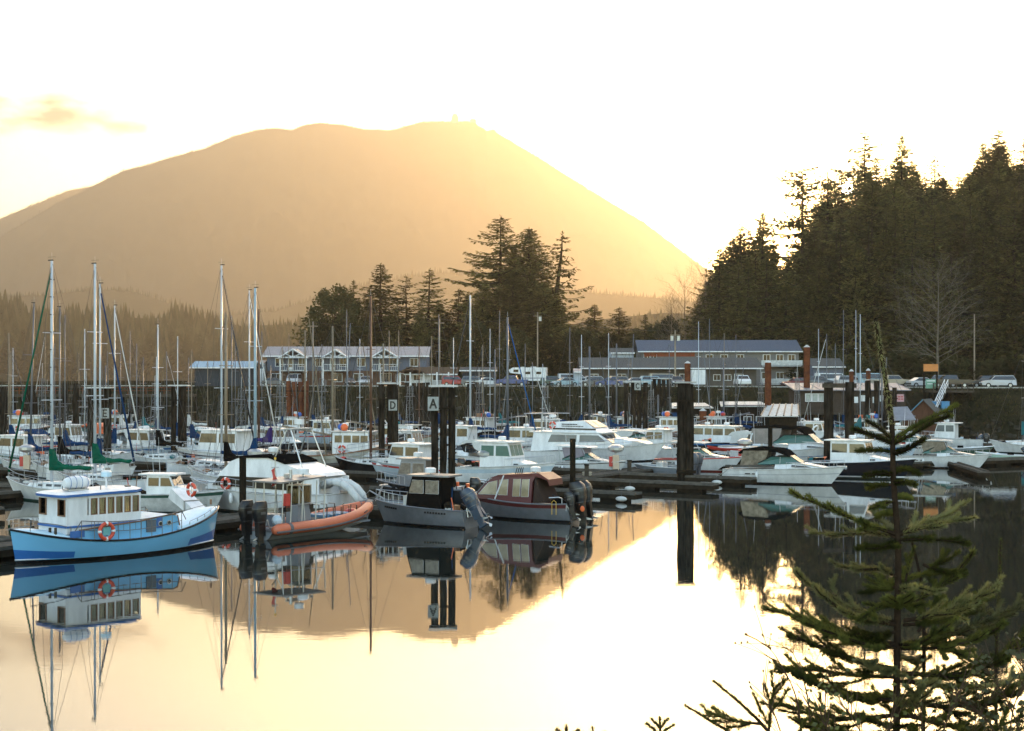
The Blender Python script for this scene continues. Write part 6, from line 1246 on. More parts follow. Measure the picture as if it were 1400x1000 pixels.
pilothouse(578, 690, 152, 7.0, 'grey aluminium cabin boat with black hull and visor behind the small aluminium boat', side=mBlackH, house=mAlu, roof=mAlu, ob=1, hb=1.5, hs=1.1, glass=mClearV, rub=mAlu, house_x=(-.1,.2))
pilothouse(238, 701, -12, 6.4, 'small white boat with green stripe and raised white hatch behind the blue boat', side=mWhiteD, stripe=(.8,.97,mBootG), ob=0, hb=1.35, hs=1.1, hh=1.2, house_x=(-.22,.05), rdr=False)
o = thing('upturned_dinghy', 'upturned white dinghy leaning over the stern of the small green striped boat', 'dinghy', at(262,690,1.1), R(-40)); b = MB(); b.prism([(-1.5,.3),(1.2,-.9),(1.4,-.55),(-1.2,.85)], -.6, .6, mWhite, lambda x,z: .62-.12*abs(x)); b.build('hull', o); MB().box((0,0,-.35),(.1,1.0,1.2),mMetal).build('davit', o)
lifering(o, (.9,-.7,.9), .32)
# grey outboards peeping over the dock by the big pile
o, D = place('skiff', 'open grey skiff with two large outboards left of the big dark pile', 905, 651, 148); h = Hull(o, 5.2, 2.1, .95, .75, side=mGreyHull, bul=.3, deck=mGreyHull); [outboard(o, -2.6, y, .8, m=mat('grey_cowl',(.09,.10,.12),.35), s=1.3) for y in (-.4,.4)]; MB().box((0,0,.75),(.6,.9,.8),mWhiteD).build('console', o)
for px, yw, hd, L, hm_, lb_, nob in ((1368,632,160,4.6,mat('mint_hull',(.42,.60,.52),.5),'small mint green skiff with tilted outboard near the right edge',1),(1372,613,-8,5.0,mWhite,'small white open speedboat at the far float near the right edge',1),(690,676,150,5.2,mNavy,'dark open skiff full of gear between the sign A piles and maroon cabin',1),
   (1325,622,-20,5.0,mBootG,'dark green skiff behind the white sport boat bow',0),(478,612,10,4.5,mBlackH,'little dark rowing skiff beside the white troller',0)):
    o, D = place('skiff', lb_, px, yw, hd); h = Hull(o, L, 1.9, .95, .65, side=hm_, bul=.28, deck=mWhiteD, rub=mWhite); MB().box((-.2,0,.6),(.4,1.5,.08),mWood).box((1,0,.62),(.4,1.2,.08),mWood).build('thwart', o); MB().box((-.9,.2,.72),(.6,.5,.45),mBlackC).ell((.3,-.3,.7),(.3,.25,.2),mPaleBlue,8,5).build('gear', o)
    for _ in range(nob): outboard(o, -L/2-.05, 0, .6, m=mat('blue_grey_cowl',(.055,.085,.13)), s=1.0, tilt=35)
for px, yw, lb_, m_ in ((1030,612,'long white and red canoe on a rack behind the speedboat',mWhite),(1012,608,'red canoe under the white one on the rack behind the speedboat',mRed)):
    D = F*CH/(634-HY); o = thing('canoe', lb_, 'canoe', (((px-700)/F)*D, D, zat(yw,D)-.35), R(-14)); n = 14; vs = []
    for i in range(n+1):
        q = i/n; w_ = .42*math.sin(math.pi*q)**.6; z = .18*(2*q-1)**4*1.5; vs += [(-3.1+6.2*q,-w_,z),(-3.1+6.2*q,-w_*.7,z-.25),(-3.1+6.2*q,0,z-.33),(-3.1+6.2*q,w_*.7,z-.25),(-3.1+6.2*q,w_,z)]
    vs = [(x,y,.1-z) if m_ is mWhite else (x,y,z) for x,y,z in vs]; MB().add(vs, [(5*i+j,5*i+5+j,5*i+6+j,5*i+1+j) for i in range(n) for j in range(4)], m_).build('hull', o, True); MB().tube([(-3.1,0,.02),(3.1,0,.02)],.03,mRed if m_ is mWhite else mWhite,5).build('keel', o)
D = F*CH/(634-HY); o = thing('canoe_rack', 'metal rack carrying two canoes behind the speedboat', 'rack', ((1022-700)/F*D, D, .3), R(-14)); zz = zat(612,D)-.6
b = MB(); [b.tube([(x,y,0),(x,y,zz)],.04,mMetal,4) for x in (-1.8,1.8) for y in (-.5,.5)]; [b.tube([(x,-.7,zz*f),(x,.7,zz*f)],.04,mMetal,4) for x in (-1.8,1.8) for f in (1,.7)]; b.build('frame', o)
# ------------------------------------------------------------------ trollers and workboats
troller(462, 640, -14, 13.5, 'white timber troller with lit windows and orange buoys left of the sign D piles', ytop=446, win=mWarmWin, house=mWhite)
troller(530, 622, -20, 12.0, 'second white fishing boat with curved raised bow behind the sign D piles', ytop=470, win=mDarkGlass, poles=True)
troller(18, 607, 2, 15, 'large black hulled white topped work boat at the far left with pale bow name', hm_=mBlackH, ytop=455, poles=False, ph=10)
troller(985, 603, -150, 12, 'steel fishing boat with lattice mast and long whip aerials in front of the apartments', hm_=mCream, ytop=490, pole_m=mSparA)
troller(848, 604, -24, 12, 'fishing boat with lattice mast left of the sign C piles', hm_=mWhiteD, ytop=470, pole_m=mSparA, ph=20)
troller(1200, 607, 160, 11, 'fishing boat with ball topped mast in front of the harbour office', hm_=mGreyHull, ytop=482, pole_m=mSparA)
troller(672, 606, 150, 12, 'blue and white fishing boat behind the sign A piles below the motorhome', hm_=mPaleBlue, ytop=478, pole_m=mSparA, house=mWhite, ph=9)
troller(905, 606, -20, 13, 'brown hulled fishing boat directly left of the big dark pile', hm_=mat('brown_hull',(.14,.08,.05),.6,var=.3), poles=False, ytop=540, pole_m=mSparA)
troller(150, 600, 10, 12, 'far white fishing boat with red gear under the trestle behind the left masts', ytop=500, pole_m=mSparA, ph=12)
troller(412, 603, 172, 11, 'far fishing boat below the left motel gable with pale poles leaning both ways', ytop=452, hm_=mWhiteD, ph=22)
pilothouse(300, 641, 152, 10.0, 'white motor sailer with big cream windows, its bow pointing left, among the blue covers', ob=0, hb=1.8, hs=1.4, hh=2.0, glass=mWarmWin, house_x=(-.28,.14), stripe=(.7,.8,mNavy))
pilothouse(1296, 612, 150, 8.0, 'white cabin fishing boat with open cockpit under the bank at the right', ob=1, hb=1.4, hs=1.0, hh=1.8, glass=mSky_)
# ------------------------------------------------------------------ sailboats  px, ytop, waterline, heading, L
S = sailboat
S(71,357,685,152,9.6,'white sailboat with green sail cover and stepped white mast, its bow at the left edge',cover=mGreenC,jib=mGreenC,boot=mBootG,steps=True,jr=.08,r=.11)
S(130,361,672,152,9.2,'white sailboat with green cover and tall white mast behind the blue boat wheelhouse',cover=mGreenC,r=.11,dodger=mWhiteC)
S(137,388,661,-32,9.0,'sailboat whose dark blue furled jib slopes down right from the second tall white mast',cover=mBlueC,jib=mBlueC,jr=.09)
S(82,420,655,148,8,'sailboat with dark grey mast just right of the green covered stepped mast',cover=mBlackC,spar=mSparA)
S(41,415,650,150,8.5,'sailboat with dark leaning mast near the left edge under blue canvas',cover=mBlueC,spar=mSparA,lean=-.5,bimini=mBlueC)
S(89,431,640,150,8,'sailboat with thin alloy mast behind the green sail covers',spar=mSparA,cover=mBlueC,detail=False)
S(116,450,634,150,8,'sailboat with short pale mast left of the sign E piles',cover=None,spar=mSpar,detail=False)
S(157,418,636,-32,8.6,'sailboat with a pale furled jib sloping right of the sign E piles',jib=mWhiteC,cover=mBlueC)
S(216,444,640,148,8.2,'sailboat with grey mast and black cover left of the three dark piles',cover=mBlackC,spar=mSpar)
S(243,460,622,148,7.6,'small sailboat with thin mast behind the three dark piles',cover=mBlueC,detail=False)
S(187,470,618,-32,7.4,'far sailboat with stubby mast under the red railed trestle',cover=mBlueC,detail=False,spar=mSparA)
S(303,363,652,-32,9.4,'sailboat with the tallest middle white mast and dark blue furled jib',cover=None,jib=mNavy,r=.1)
S(309,428,668,148,9.0,'sailboat with weathered wooden mast and long black sail cover',cover=mBlackC,spar=mSparW,r=.12,wind=False)
S(317,432,634,148,8.4,'sailboat with slim alloy mast right of the weathered wooden one',cover=mBlueC,spar=mSparA,detail=False)
S(341,397,633,-32,8.8,'sailboat with pale mast left of the thick blue grey mast',cover=mBlueC,jib=mWhiteC,spar=mSpar)
S(349,394,660,-32,9.5,'sailboat with thick pale blue mast and blue cover behind the trawler cruiser',cover=mBlueC,spar=mat('blue_grey_spar',(.30,.42,.50),.35),r=.13)
S(354,423,616,148,8.6,'sailboat with rusty brown wooden mast left of the motel',cover=None,spar=mSparB,detail=False,r=.14)
S(358,453,610,148,8,'sailboat with short grey mast beside the rusty brown mast',cover=mBlueC,spar=mSparA,detail=False)
S(428,440,604,148,9,'far sailboat with dark topped mast in front of the left motel gable',cover=mBlueC,spar=mSparA,detail=False)
S(507,405,648,152,8.6,'dark hulled sailboat with tall brown wooden mast and orange buoys on deck',hm_=mBlackH,cover=None,spar=mSparB,r=.12)
S(474,424,602,150,9,'far sailboat whose thin mast crosses the middle motel gable',cover=mBlackC,spar=mSparA,detail=False)
S(573,474,622,150,7.5,'sailboat with short brown mast between sign D and sign A piles',cover=None,spar=mSparB,detail=False)
S(600,430,600,150,8.5,'far sailboat with thin mast directly behind the sign A piles',cover=mBlueC,spar=mSparA,detail=False)
S(643,404,612,148,9.6,'sailboat with tall bright white mast right of the sign A piles',cover=mBlueC,jib=mNavy,r=.13,detail=False)
S(670,450,604,150,8,'far sailboat with pale mast left of the motorhome',cover=mWhiteC,detail=False,spar=mSpar)
S(683,425,600,150,8.4,'far sailboat with grey mast just left of the motorhome cab',cover=mTealC,detail=False,spar=mSparA)
S(694,434,628,-32,8.8,'sailboat with thick grey mast and royal blue furled jib in front of the motorhome',cover=mBlueC,jib=mat('royal_canvas',(.01,.10,.30),.8),spar=mSparA,r=.14)
S(779,448,608,150,8.4,'far sailboat with dark thin mast right of the flybridge cruiser',cover=mBlackC,spar=mSparA,detail=False)
S(795,458,604,-30,8,'far sailboat with white mast left of the thick short grey one',cover=mBlueC,spar=mSpar,detail=False)
S(806,474,612,150,7.6,'far sailboat with thick short grey mast above the flybridge',cover=None,spar=mSparA,r=.14,detail=False)
S(832,456,606,150,8.4,'far sailboat with pale mast left of the sign C piles',cover=mBlueC,spar=mSpar,detail=False)
S(860,457,598,-30,8.4,'far sailboat with leaning mast above the sign C piles',cover=mTealC,spar=mSparA,lean=.7,detail=False)
S(955,440,600,150,8.6,'far sailboat with tall pale mast right of the big dark pile',cover=mBlueC,spar=mSpar,detail=False)
S(970,436,596,-30,8.6,'far sailboat with tallest thin mast before the apartment roof',cover=mWhiteC,spar=mSparA,detail=False)
S(1153,424,604,150,8.8,'far sailboat with grey mast left of the pair of white masts at right',cover=mBlueC,spar=mSparA,detail=False)
S(1170,424,600,150,8.6,'far sailboat with white mast beside the ball topped fishing mast',cover=mBlueC,spar=mSpar,detail=False)
S(1176,430,608,-30,8.4,'far sailboat with thin white mast right of its neighbouring white mast',cover=mTealC,spar=mSpar,detail=False)
S(1119,450,598,150,8.4,'far sailboat with pale mast right of the tallest rusty steel pile',cover=None,spar=mSpar,detail=False)
S(1142,470,600,-30,8,'far sailboat with a short thin mast behind the crossbeam piles',cover=mBlueC,spar=mSparA,detail=False)
S(1398,440,620,150,8,'sailboat with leaning grey mast cut by the right edge',cover=mTealC,spar=mSparA,lean=-1.2,detail=False)
# ------------------------------------------------------------------ far filler boats, each with its own look
far = [(15,628,'S',480,mBlueC,'blue canvassed sailboat at the left edge behind the stepped mast boat'),(55,618,'C',0,mBlueC,'small cabin cruiser with blue canopy right of the leaning mast'),
 (98,622,'P',0,0,'small white cabin boat just left of the sign E piles'),(172,622,'C',0,mWhiteC,'white canopied cruiser right of the sign E piles'),(200,628,'P',0,0,'white cabin boat left of the three dark piles'),
 (214,612,'S',488,mBlueC,'far short masted sailboat left of the three dark piles'),(268,614,'C',0,mTealC,'teal canopied cruiser right of the three dark piles'),(262,626,'S',478,mBlueC,'sailboat with blue bundle and stubby mast right of the three dark piles'),
 (330,612,'C',0,mWhiteC,'long white tented boat below the blue roofed shed'),(372,606,'C',0,mWhiteC,'white tented boat below the left end of the motel'),(385,622,'P',0,0,'white cabin boat with sloping windscreen left of the white troller'),
 (370,634,'S',500,mPurpleC,'sailboat with purple cover behind the trawler cruiser'),(445,608,'P',0,0,'white cabin boat behind the troller wheelhouse'),(505,602,'C',0,mBlackC,'far black canopied cruiser behind the lit troller'),
 (552,612,'C',0,mBlueC,'blue canopied cruiser right of the sign D piles'),(560,634,'P',0,0,'white cabin boat between the sign D and sign A piles'),(565,655,'P',0,0,'pale cabin boat close behind the visored grey cabin boat'),
 (625,622,'P',0,0,'white cabin boat just right of the sign A piles'),(640,640,'C',0,mWhiteC,'white canopied boat behind the white fishing cruiser stern'),(705,614,'C',0,mTealC,'teal covered boat below the motorhome'),
 (655,618,'C',0,mBlackC,'boat with dark tarpaulin right of the tall bright mast'),(722,624,'P',0,0,'white cabin boat left of the flybridge cruiser stern'),(745,608,'P',0,0,'far cabin boat behind the flybridge awning frame'),
 (770,600,'C',0,mBlueC,'far blue canopied cruiser below the pale blue sedan'),(820,598,'P',0,0,'far white cabin boat above the flybridge cruiser bow'),(880,616,'C',0,mWhiteC,'white canopied cruiser below the sign C piles'),
 (900,626,'P',0,0,'white cabin boat close behind the two large grey outboards'),(968,616,'P',0,0,'white cabin boat with dark windscreen right of the big dark pile'),(1000,620,'P',0,0,'pale blue cabin boat behind the red bottomed sport boat'),
 (1030,606,'C',0,mBlueC,'blue tarpaulin covered boat behind the canoe rack'),(1040,624,'C',0,mWhiteC,'white boat with grey dodger behind the speedboat canopy'),(1072,604,'C',0,mWhiteC,'white tented boat in front of the slanting ribbed roof'),
 (1118,612,'P',0,0,'white cabin boat left of the crossbeam piles'),(1140,618,'C',0,mWhiteC,'white canopied boat between the crossbeam piles'),(1222,616,'P',0,0,'white cabin boat behind the spruce leader'),
 (1205,628,'P',0,0,'white boat with hardtop behind the black hulled cabin boat'),(1248,622,'C',0,mWhiteC,'white boat with pale canopy behind the spruce upper boughs'),(1395,604,'C',0,mTealC,'dark green canopied boat at the right edge'),
 (120,606,'C',0,mOrange,'far boat with an orange cover behind the left masts'),(75,604,'S',470,mBlueC,'far sailboat with thin mast beside the black hulled work boat'),(620,600,'S',462,mBlueC,'far thin masted sailboat right of the restaurant'),
 (718,600,'S',470,mBlackC,'far thin masted sailboat below the motorhome rear'),(545,600,'S',452,mBlueC,'far thin masted sailboat before the third motel gable'),(395,600,'S',456,mWhiteC,'far thin masted sailboat beside the fat bundle of piles'),
 (1006,600,'S',458,mBlueC,'far thin masted sailboat between the long apartment windows'),(915,598,'S',470,mTealC,'far thin masted sailboat by the two transformer pole'),(28,640,'P',0,0,'white cabin boat behind the white sailboat bow at far left')]
rf2 = random.Random(21)
for i, (px, yw, k, yt, m_, lb_) in enumerate(far):
    hd = 150 if rf2.random() < .5 else -30; hd += rf2.uniform(-6,6); L = rf2.uniform(6.6,9.2)
    if k == 'S': S(px, yt, yw, hd, L, lb_, cover=m_, spar=rf2.choice((mSpar,mSparA,mSparA,mSparW)), detail=False, hm_=rf2.choice((mWhite,mGreyHull,mNavy,mBlackH)), stripe=(.8,.9,rf2.choice((mStripe,mNavy,mBootG))))
    elif k == 'C': express(px, yw, hd, L, lb_, canopy=m_, glass=rf2.choice((mDarkGlass,mSky_,mTint)), curt=m_ if m_ in (mWhiteC,mOrange) else None, rails=True, stripe=(.6,.72,rf2.choice((mStripe,mNavy,mGreyHull))), arch=rf2.random()<.4)
    else: pilothouse(px, yw, hd, L, lb_, side=rf2.choice((mWhite,mWhiteD,mNavy,mPaleBlue,mGreyHull,mBlackH)), ob=rf2.choice((0,1)), hb=rf2.uniform(1.3,1.7), hs=rf2.uniform(.9,1.2), hh=rf2.uniform(1.6,2.0), glass=rf2.choice((mDarkGlass,mDarkGlass,mDarkGlass,mWarmWin)), stripe=(.7,.85,rf2.choice((mStripe,mNavy,mBootG,mRed))), house_x=(rf2.uniform(-.25,-.1),rf2.uniform(.08,.2)))

rq = random.Random(44)
for i in range(22):
    px = [18,62,108,165,178,196,228,258,284,322,386,440,458,492,520,532,590,660,728,742,990,1130][i]; yw = rq.uniform(597,612)
    S(px, rq.uniform(448,500), yw, 150 if i%2 else -30, rq.uniform(7.2,8.6), 'far thin masted sailboat crowded among others in the rear rows', cover=rq.choice((mBlueC,mBlackC,mWhiteC,mTealC,None)), spar=rq.choice((mSparA,mSparA,mSparW,mSpar)), detail=False, hm_=rq.choice((mWhite,mNavy,mGreyHull,mCream)), group='sailboats crowded in the rear rows', jib=rq.choice((None,None,mNavy,mWhiteC)), jr=.05)
for i, (px, yw, h_) in enumerate(((212,634,5.5),(118,628,6.0),(58,612,7.0),(383,628,6.5),(560,606,6),(655,604,6.5),(745,612,6),(890,604,5.5),(1040,604,6.5),(1090,606,7),(330,622,6),(440,618,7))):
    D = F*CH/(yw-HY); t = thing('lattice_mast', 'steel lattice frame with crossbars rising from the crowded rear boats', 'mast frame', ((px-700)/F*D,D,1.0), R(58), 'lattice frames among the rear boats')
    for sx in (-.5,.5):
        for sy in (-.35,.35): MB().tube([(sx,sy,0),(sx*.45,sy*.45,h_)], .035, mSparA, 4).build('leg', t)
    b = MB(); n_ = 7
    for k in range(1,n_+1):
        z = h_*k/n_; f = 1-.55*k/n_; z0_ = h_*(k-1)/n_; f0 = 1-.55*(k-1)/n_
        for sy in (-.35,.35): b.tube([(-.5*f,sy*f,z),(.5*f,sy*f,z)], .022, mSparA, 3); b.tube([(-.5*f0,sy*f0,z0_),(.5*f,sy*f,z)], .018, mSparA, 3)
    b.tube([(-1.1,0,h_*.8),(1.1,0,h_*.8)],.03,mSparA,4); b.tube([(0,0,h_),(0,0,h_+1.8)],.02,mWhite,4); b.tube([(.7,0,h_*.8),(.7,0,h_*.8+1.3)],.015,mWhite,4); b.build('crossbars', t)
# mooring lines of the near boats
mLine = mat('mooring_line', (.30,.27,.22), .9)
def line(a, b_, label, sag=.25): 
    n = 10; o = MB().tube([a.lerp(b_,i/n)-Vector((0,0,sag*4*(i/n)*(1-i/n))) for i in range(n+1)], .022, mLine, 4, cap=False).build('mooring_line'); tag(o, label, 'rope')
for s_, off, px, yw, z, lb_ in ((-38,-.9,292,739,1.6,'mooring line from the blue boat bow to the walkway'),(-44,-.9,100,760,1.1,'mooring line from the blue boat stern quarter to the walkway'),(-27,.9,470,716,1.1,'mooring line from the orange inflatable to the walkway'),
    (-23,.9,535,711,1.2,'mooring line at the bow of the small grey aluminium boat'),(-13,.9,655,704,1.2,'mooring line at the bow of the maroon cabin boat'),(9,9,1000,660,1.3,'mooring line at the stern of the white speedboat')):
    p = pier(s_,off); line(Vector((p.x,p.y,.6)), at(px,yw)+Vector((0,0,z)), lb_)
# ------------------------------------------------------------------ foreground spruce and shrubs
mSpN = mat('spruce_needles', (.135,.135,.032), .7, col2=(.04,.048,.014), scale=9, transl=.35)
mSpN2 = mat('spruce_needles_new', (.22,.19,.06), .6, col2=(.08,.09,.03), scale=9, transl=.35)
mSpB = mat('spruce_bark', (.045,.03,.02), .9, var=.4, scale=30, bump=.002, bscale=90)
FD = 6.0
def fp(px, py, dy=0.0): D = FD+dy; return Vector(((px-700)/F*D, D, zat(py, D)))
class NB:
    def __init__(s): s.v = []; s.f = []
    def needle(s, p, d, L, w, side):
        n = len(s.v); q = side*w; s.v += [tuple(p-q), tuple(p+q), tuple(p+d*L*.6+q*.8), tuple(p+d*L), tuple(p+d*L*.6-q*.8)]; s.f.append((n,n+1,n+2,n+3,n+4))
rs_ = random.Random(31)
def smooth_path(pts, n):
    out = []; k = len(pts)-1
    for i in range(n+1):
        u = i/n*k; j = min(int(u), k-1); f = u-j
        p0, p1, p2, p3 = pts[max(0,j-1)], pts[j], pts[j+1], pts[min(k,j+2)]
        out.append(.5*((2*p1)+(p2-p0)*f+(2*p0-5*p1+4*p2-p3)*f*f+(3*p1-p0-3*p2+p3)*f*f*f))
    return out
def needled(nb, wb, pts, r0, r1, dens=620, nl=.023, start=0.0, nw=.0015):
    L = sum((pts[i+1]-pts[i]).length for i in range(len(pts)-1)); n = max(3, int(L/.03)); P_ = smooth_path(pts, n)
    wb.tube(P_, [r0+(r1-r0)*i/n for i in range(n+1)], mSpB, 6, cap=False)
    for i in range(n):
        t = i/n
        if t < start: continue
        a, c = P_[i], P_[i+1]; d = (c-a); sl = d.length; d = d.normalized(); u = d.orthogonal().normalized(); v = d.cross(u)
        for _ in range(int(dens*2.7*sl)):
            f = rs_.random(); an = rs_.random()*6.283; o = u*math.cos(an)+v*math.sin(an); p = a.lerp(c,f)+o*(r0+(r1-r0)*t)*.8
            nd = (o*rs_.uniform(.55,1)+d*rs_.uniform(.5,1.1)+Vector((0,0,.15))).normalized(); nb.needle(p, nd, nl*rs_.uniform(.7,1.15), nw, nd.cross(o+Vector((.01,.02,.03))).normalized())
    # bud tip
    for _ in range(14): 
        nd = (d+Vector((rs_.gauss(0,.5),rs_.gauss(0,.5),rs_.gauss(0,.5)))).normalized(); nb.needle(P_[-1], nd, nl*.8, nw, nd.orthogonal().normalized())
def bough(nb, wb, pts, r0, twigs, tl, dens=620, spread=.9, nl=.023):
    pts = [p.copy() for p in pts]; needled(nb, wb, pts, r0, r0*.42, dens, nl, start=.08)
    P_ = smooth_path(pts, 40)
    for k in range(twigs):
        t = .22+.72*k/max(1,twigs-1) if twigs > 1 else .5; i = int(t*39); d = (P_[i+1]-P_[i]).normalized()
        side = d.cross(Vector((0,-.25,1))).normalized()*(1 if k%2 else -1)
        L = tl*(1.05-.7*t)*rs_.uniform(.75,1.2); e = (d*.85+side*spread*.62+Vector((0,0,rs_.uniform(-.12,.14)))).normalized()
        q = [P_[i], P_[i]+e*L*.5, P_[i]+(e+Vector((0,0,.12))).normalized()*L]; needled(nb, wb, q, r0*.5, r0*.25, dens*.95, nl)
        if L > .14:
            for s2 in (-1,1):
                e2 = (e*.8+d.cross(e)*.0+side*.0+Vector((rs_.uniform(-.5,.5),rs_.uniform(-.5,.5),rs_.uniform(-.3,.3)))).normalized(); needled(nb, wb, [q[1], q[1]+e2*L*.45], r0*.35, r0*.2, dens*.9, nl)
def Z(zx, zy, dy=0.0): return fp(1050+zx*.57, 430+zy*.57, dy)
root = thing('young_spruce', 'young green spruce rising in the right foreground against the water', 'tree', (0,0,0))
wb = MB(); leader = [Z(258,14),Z(270,90),Z(284,172),Z(297,262),Z(301,400),Z(312,560),Z(310,750),Z(308,1000),Z(306,1150)]
nbT = NB(); needled(nbT, MB(), leader[:4], .010, .011, 560, .017); 
wb.tube(smooth_path(leader, 50), [.007+.0095*(i/50)**.9 for i in range(51)], mSpB, 9)
wb.tube(smooth_path([Z(345,545,.15),Z(368,650,.16),Z(374,800,.15),Z(372,1000,.15),Z(372,1150,.15)],24), [.005+.006*i/24 for i in range(25)], mSpB, 8)
wb.build('trunk', root, True)
BR = [([(297,300),(265,272),(235,254)],.006,0,0,-.05),([(296,310),(250,290),(206,275)],.006,0,0,-.12),([(299,302),(345,272),(398,245),(452,217)],.007,0,0,.02),([(300,312),(350,285),(400,256),(436,243)],.006,0,0,-.18),([(300,335),(335,322),(374,300)],.006,0,0,-.2),([(298,330),(255,325),(214,328)],.006,0,0,.12),
 ([(300,385),(268,382),(234,388)],.005,0,0,-.1),([(300,378),(330,370),(362,383)],.005,0,0,.1),([(300,410),(270,408),(240,418)],.005,1,.08,.15),([(301,405),(330,402),(352,408)],.005,0,0,-.15),([(303,448),(275,455),(248,466)],.005,1,.07,-.1),([(303,440),(322,436),(342,442)],.005,0,0,.1),([(305,478),(285,476),(262,484)],.005,0,0,.2),
 ([(308,528),(250,508),(190,485),(120,455),(54,428)],.008,7,.17,-.15),([(308,535),(250,525),(180,528),(104,523)],.007,6,.15,.1),([(310,530),(360,515),(420,500),(480,490)],.007,6,.14,-.1),([(311,525),(370,500),(430,478),(466,452)],.007,5,.15,.2),([(310,540),(390,540),(478,548)],.006,5,.13,-.25),([(309,545),(270,560),(215,560)],.006,4,.12,-.3),([(309,520),(280,500),(250,470)],.005,3,.1,.3),
 ([(311,630),(270,612),(225,612),(168,604)],.007,5,.14,-.1),([(311,640),(340,632),(390,618),(402,608)],.006,4,.12,.2),([(340,690),(390,668),(440,632),(470,600),(490,573)],.009,6,.12,-.1),([(312,655),(275,655),(235,668)],.006,4,.13,.3),([(312,660),(350,655),(400,665)],.006,4,.12,-.3),
 ([(313,745),(250,735),(180,710),(120,665),(64,618)],.009,9,.2,-.15),([(313,740),(240,715),(175,690),(150,640)],.007,6,.15,.25),([(325,735),(400,720),(480,690),(555,648)],.009,9,.2,-.1),([(325,745),(420,735),(500,700),(520,680)],.007,6,.16,.3),
 ([(311,790),(240,785),(150,755),(70,725),(0,708)],.010,12,.22,.0),([(330,790),(420,770),(520,735),(612,690)],.010,12,.22,.1),([(311,800),(230,790),(140,760),(90,740)],.008,8,.2,-.35),([(320,800),(400,800),(500,780),(570,740)],.008,8,.2,-.35),
 ([(311,850),(220,835),(130,800),(50,768)],.010,12,.22,-.2),([(322,860),(420,865),(520,845),(614,775)],.010,12,.24,-.2),([(311,870),(200,865),(90,850),(20,850)],.009,10,.22,.3),([(330,880),(430,890),(540,890),(625,860)],.009,10,.24,.35),
 ([(311,925),(220,920),(120,890),(60,860)],.010,12,.24,-.3),([(320,930),(420,940),(520,930),(610,900)],.010,12,.26,-.3),([(311,960),(210,970),(110,960),(10,930)],.010,12,.25,.2),([(330,960),(430,985),(540,990),(620,960)],.010,12,.26,.2),
 ([(311,1000),(230,1010),(150,1000),(80,985)],.010,10,.25,-.35),([(325,1010),(420,1030),(500,1030),(590,1010)],.010,12,.26,-.35),([(311,1040),(200,1050),(100,1040)],.010,12,.27,.1),([(330,1040),(450,1060),(560,1050)],.010,12,.27,.1),
 ([(309,695),(270,700),(215,735)],.006,5,.14,-.3),([(330,640),(338,600),(350,560)],.005,2,.08,.0),([(360,760),(400,700),(398,640)],.006,4,.1,.2),([(372,760),(420,800),(480,820)],.007,6,.16,-.2)]
for k_ in range(15): # inner and lower boughs in every direction round the stem
    yy = 600+460*(k_/15)**.8; rr_w = 25+190*((yy-560)/500)**.9; a = k_*2.4; c_, s_ = math.cos(a), math.sin(a); x0_ = 310 if k_%3 else 372; up_ = rs_.uniform(-45,10)
    BR.append(([(x0_,yy),(x0_+c_*rr_w*.5,yy+10+up_*.3),(x0_+c_*rr_w*rs_.uniform(.8,1.15),yy+up_)], .007, 7, .16+.05*rs_.random(), s_*.0035*rr_w))
for pts, r0, tw, tl, dy in BR:
    nb = NB(); k = len(pts)-1; wbb = MB(); P_ = [Z(x,y,dy*i/k) for i,(x,y) in enumerate(pts)]
    if tw == 0: needled(nb, wbb, P_, r0*1.1, r0*.8, 900, .021)
    else: bough(nb, wbb, P_, r0, max(1,int(tw*.8)), tl*.95, 620)
    k0 = len(wbb.v); n0 = wbb.mi(mSpN2 if rs_.random()<.25 else mSpN); wbb.v += nb.v; wbb.f += [tuple(k0+i for i in f) for f in nb.f]; wbb.fm += [n0]*len(nb.f); wbb.build('bough', root)
b = MB(); b.mi(mSpN2); b.v = nbT.v; b.f = nbT.f; b.fm = [0]*len(b.f); b.build('leader_needles', root)
def small_spruce(label, trunk, brs, name='spruce_top'):
    root = thing(name, label, 'tree', (0,0,0)); wb = MB(); nbt = NB(); needled(nbt, MB(), trunk, .007, .005, 420, .014); wb.tube(smooth_path(trunk, 20), [.009-.006*i/20 for i in range(21)], mSpB, 7); wb.build('trunk', root, True)
    wbb = MB(); nb = nbt
    for P_ in brs:
        if len(P_) == 2: needled(nb, wbb, P_, .005, .003, 620, .017)
        else: bough(nb, wbb, P_, .006, 6, .13, 560)
    k0 = len(wbb.v); n0 = wbb.mi(mSpN); wbb.v += nb.v; wbb.f += [tuple(k0+i for i in f) for f in nb.f]; wbb.fm += [n0]*len(nb.f); wbb.build('boughs', root)
q = lambda x, y, dy=0.0: fp(x, y, dy)
small_spruce('thin dark spruce leader right of the young spruce near the right edge', [q(1362,1080,.6),q(1362,900,.6),q(1366,800,.6),q(1368,738,.6)],
  [[q(1362,850,.6),q(1385,838,.5)],[q(1362,870,.6),q(1340,852,.6)],[q(1362,905,.6),q(1392,880,.6)],[q(1361,930,.6),q(1330,905,.7),q(1316,895,.7)],[q(1361,960,.6),q(1400,930,.5),q(1420,925,.5)],[q(1361,985,.6),q(1320,965,.6),q(1300,955,.6)]])
small_spruce('spruce boughs entering at the bottom left of the young spruce', [q(1090,1060,-.4),q(1050,1000,-.4),q(1010,960,-.4),q(976,932,-.4)], [[q(1040,990,-.4),q(1000,985,-.4),q(970,975,-.4)],[q(1050,1010,-.4),q(1055,960,-.4),q(1060,940,-.4)],[q(1080,1030,-.4),q(1100,985,-.4)]])
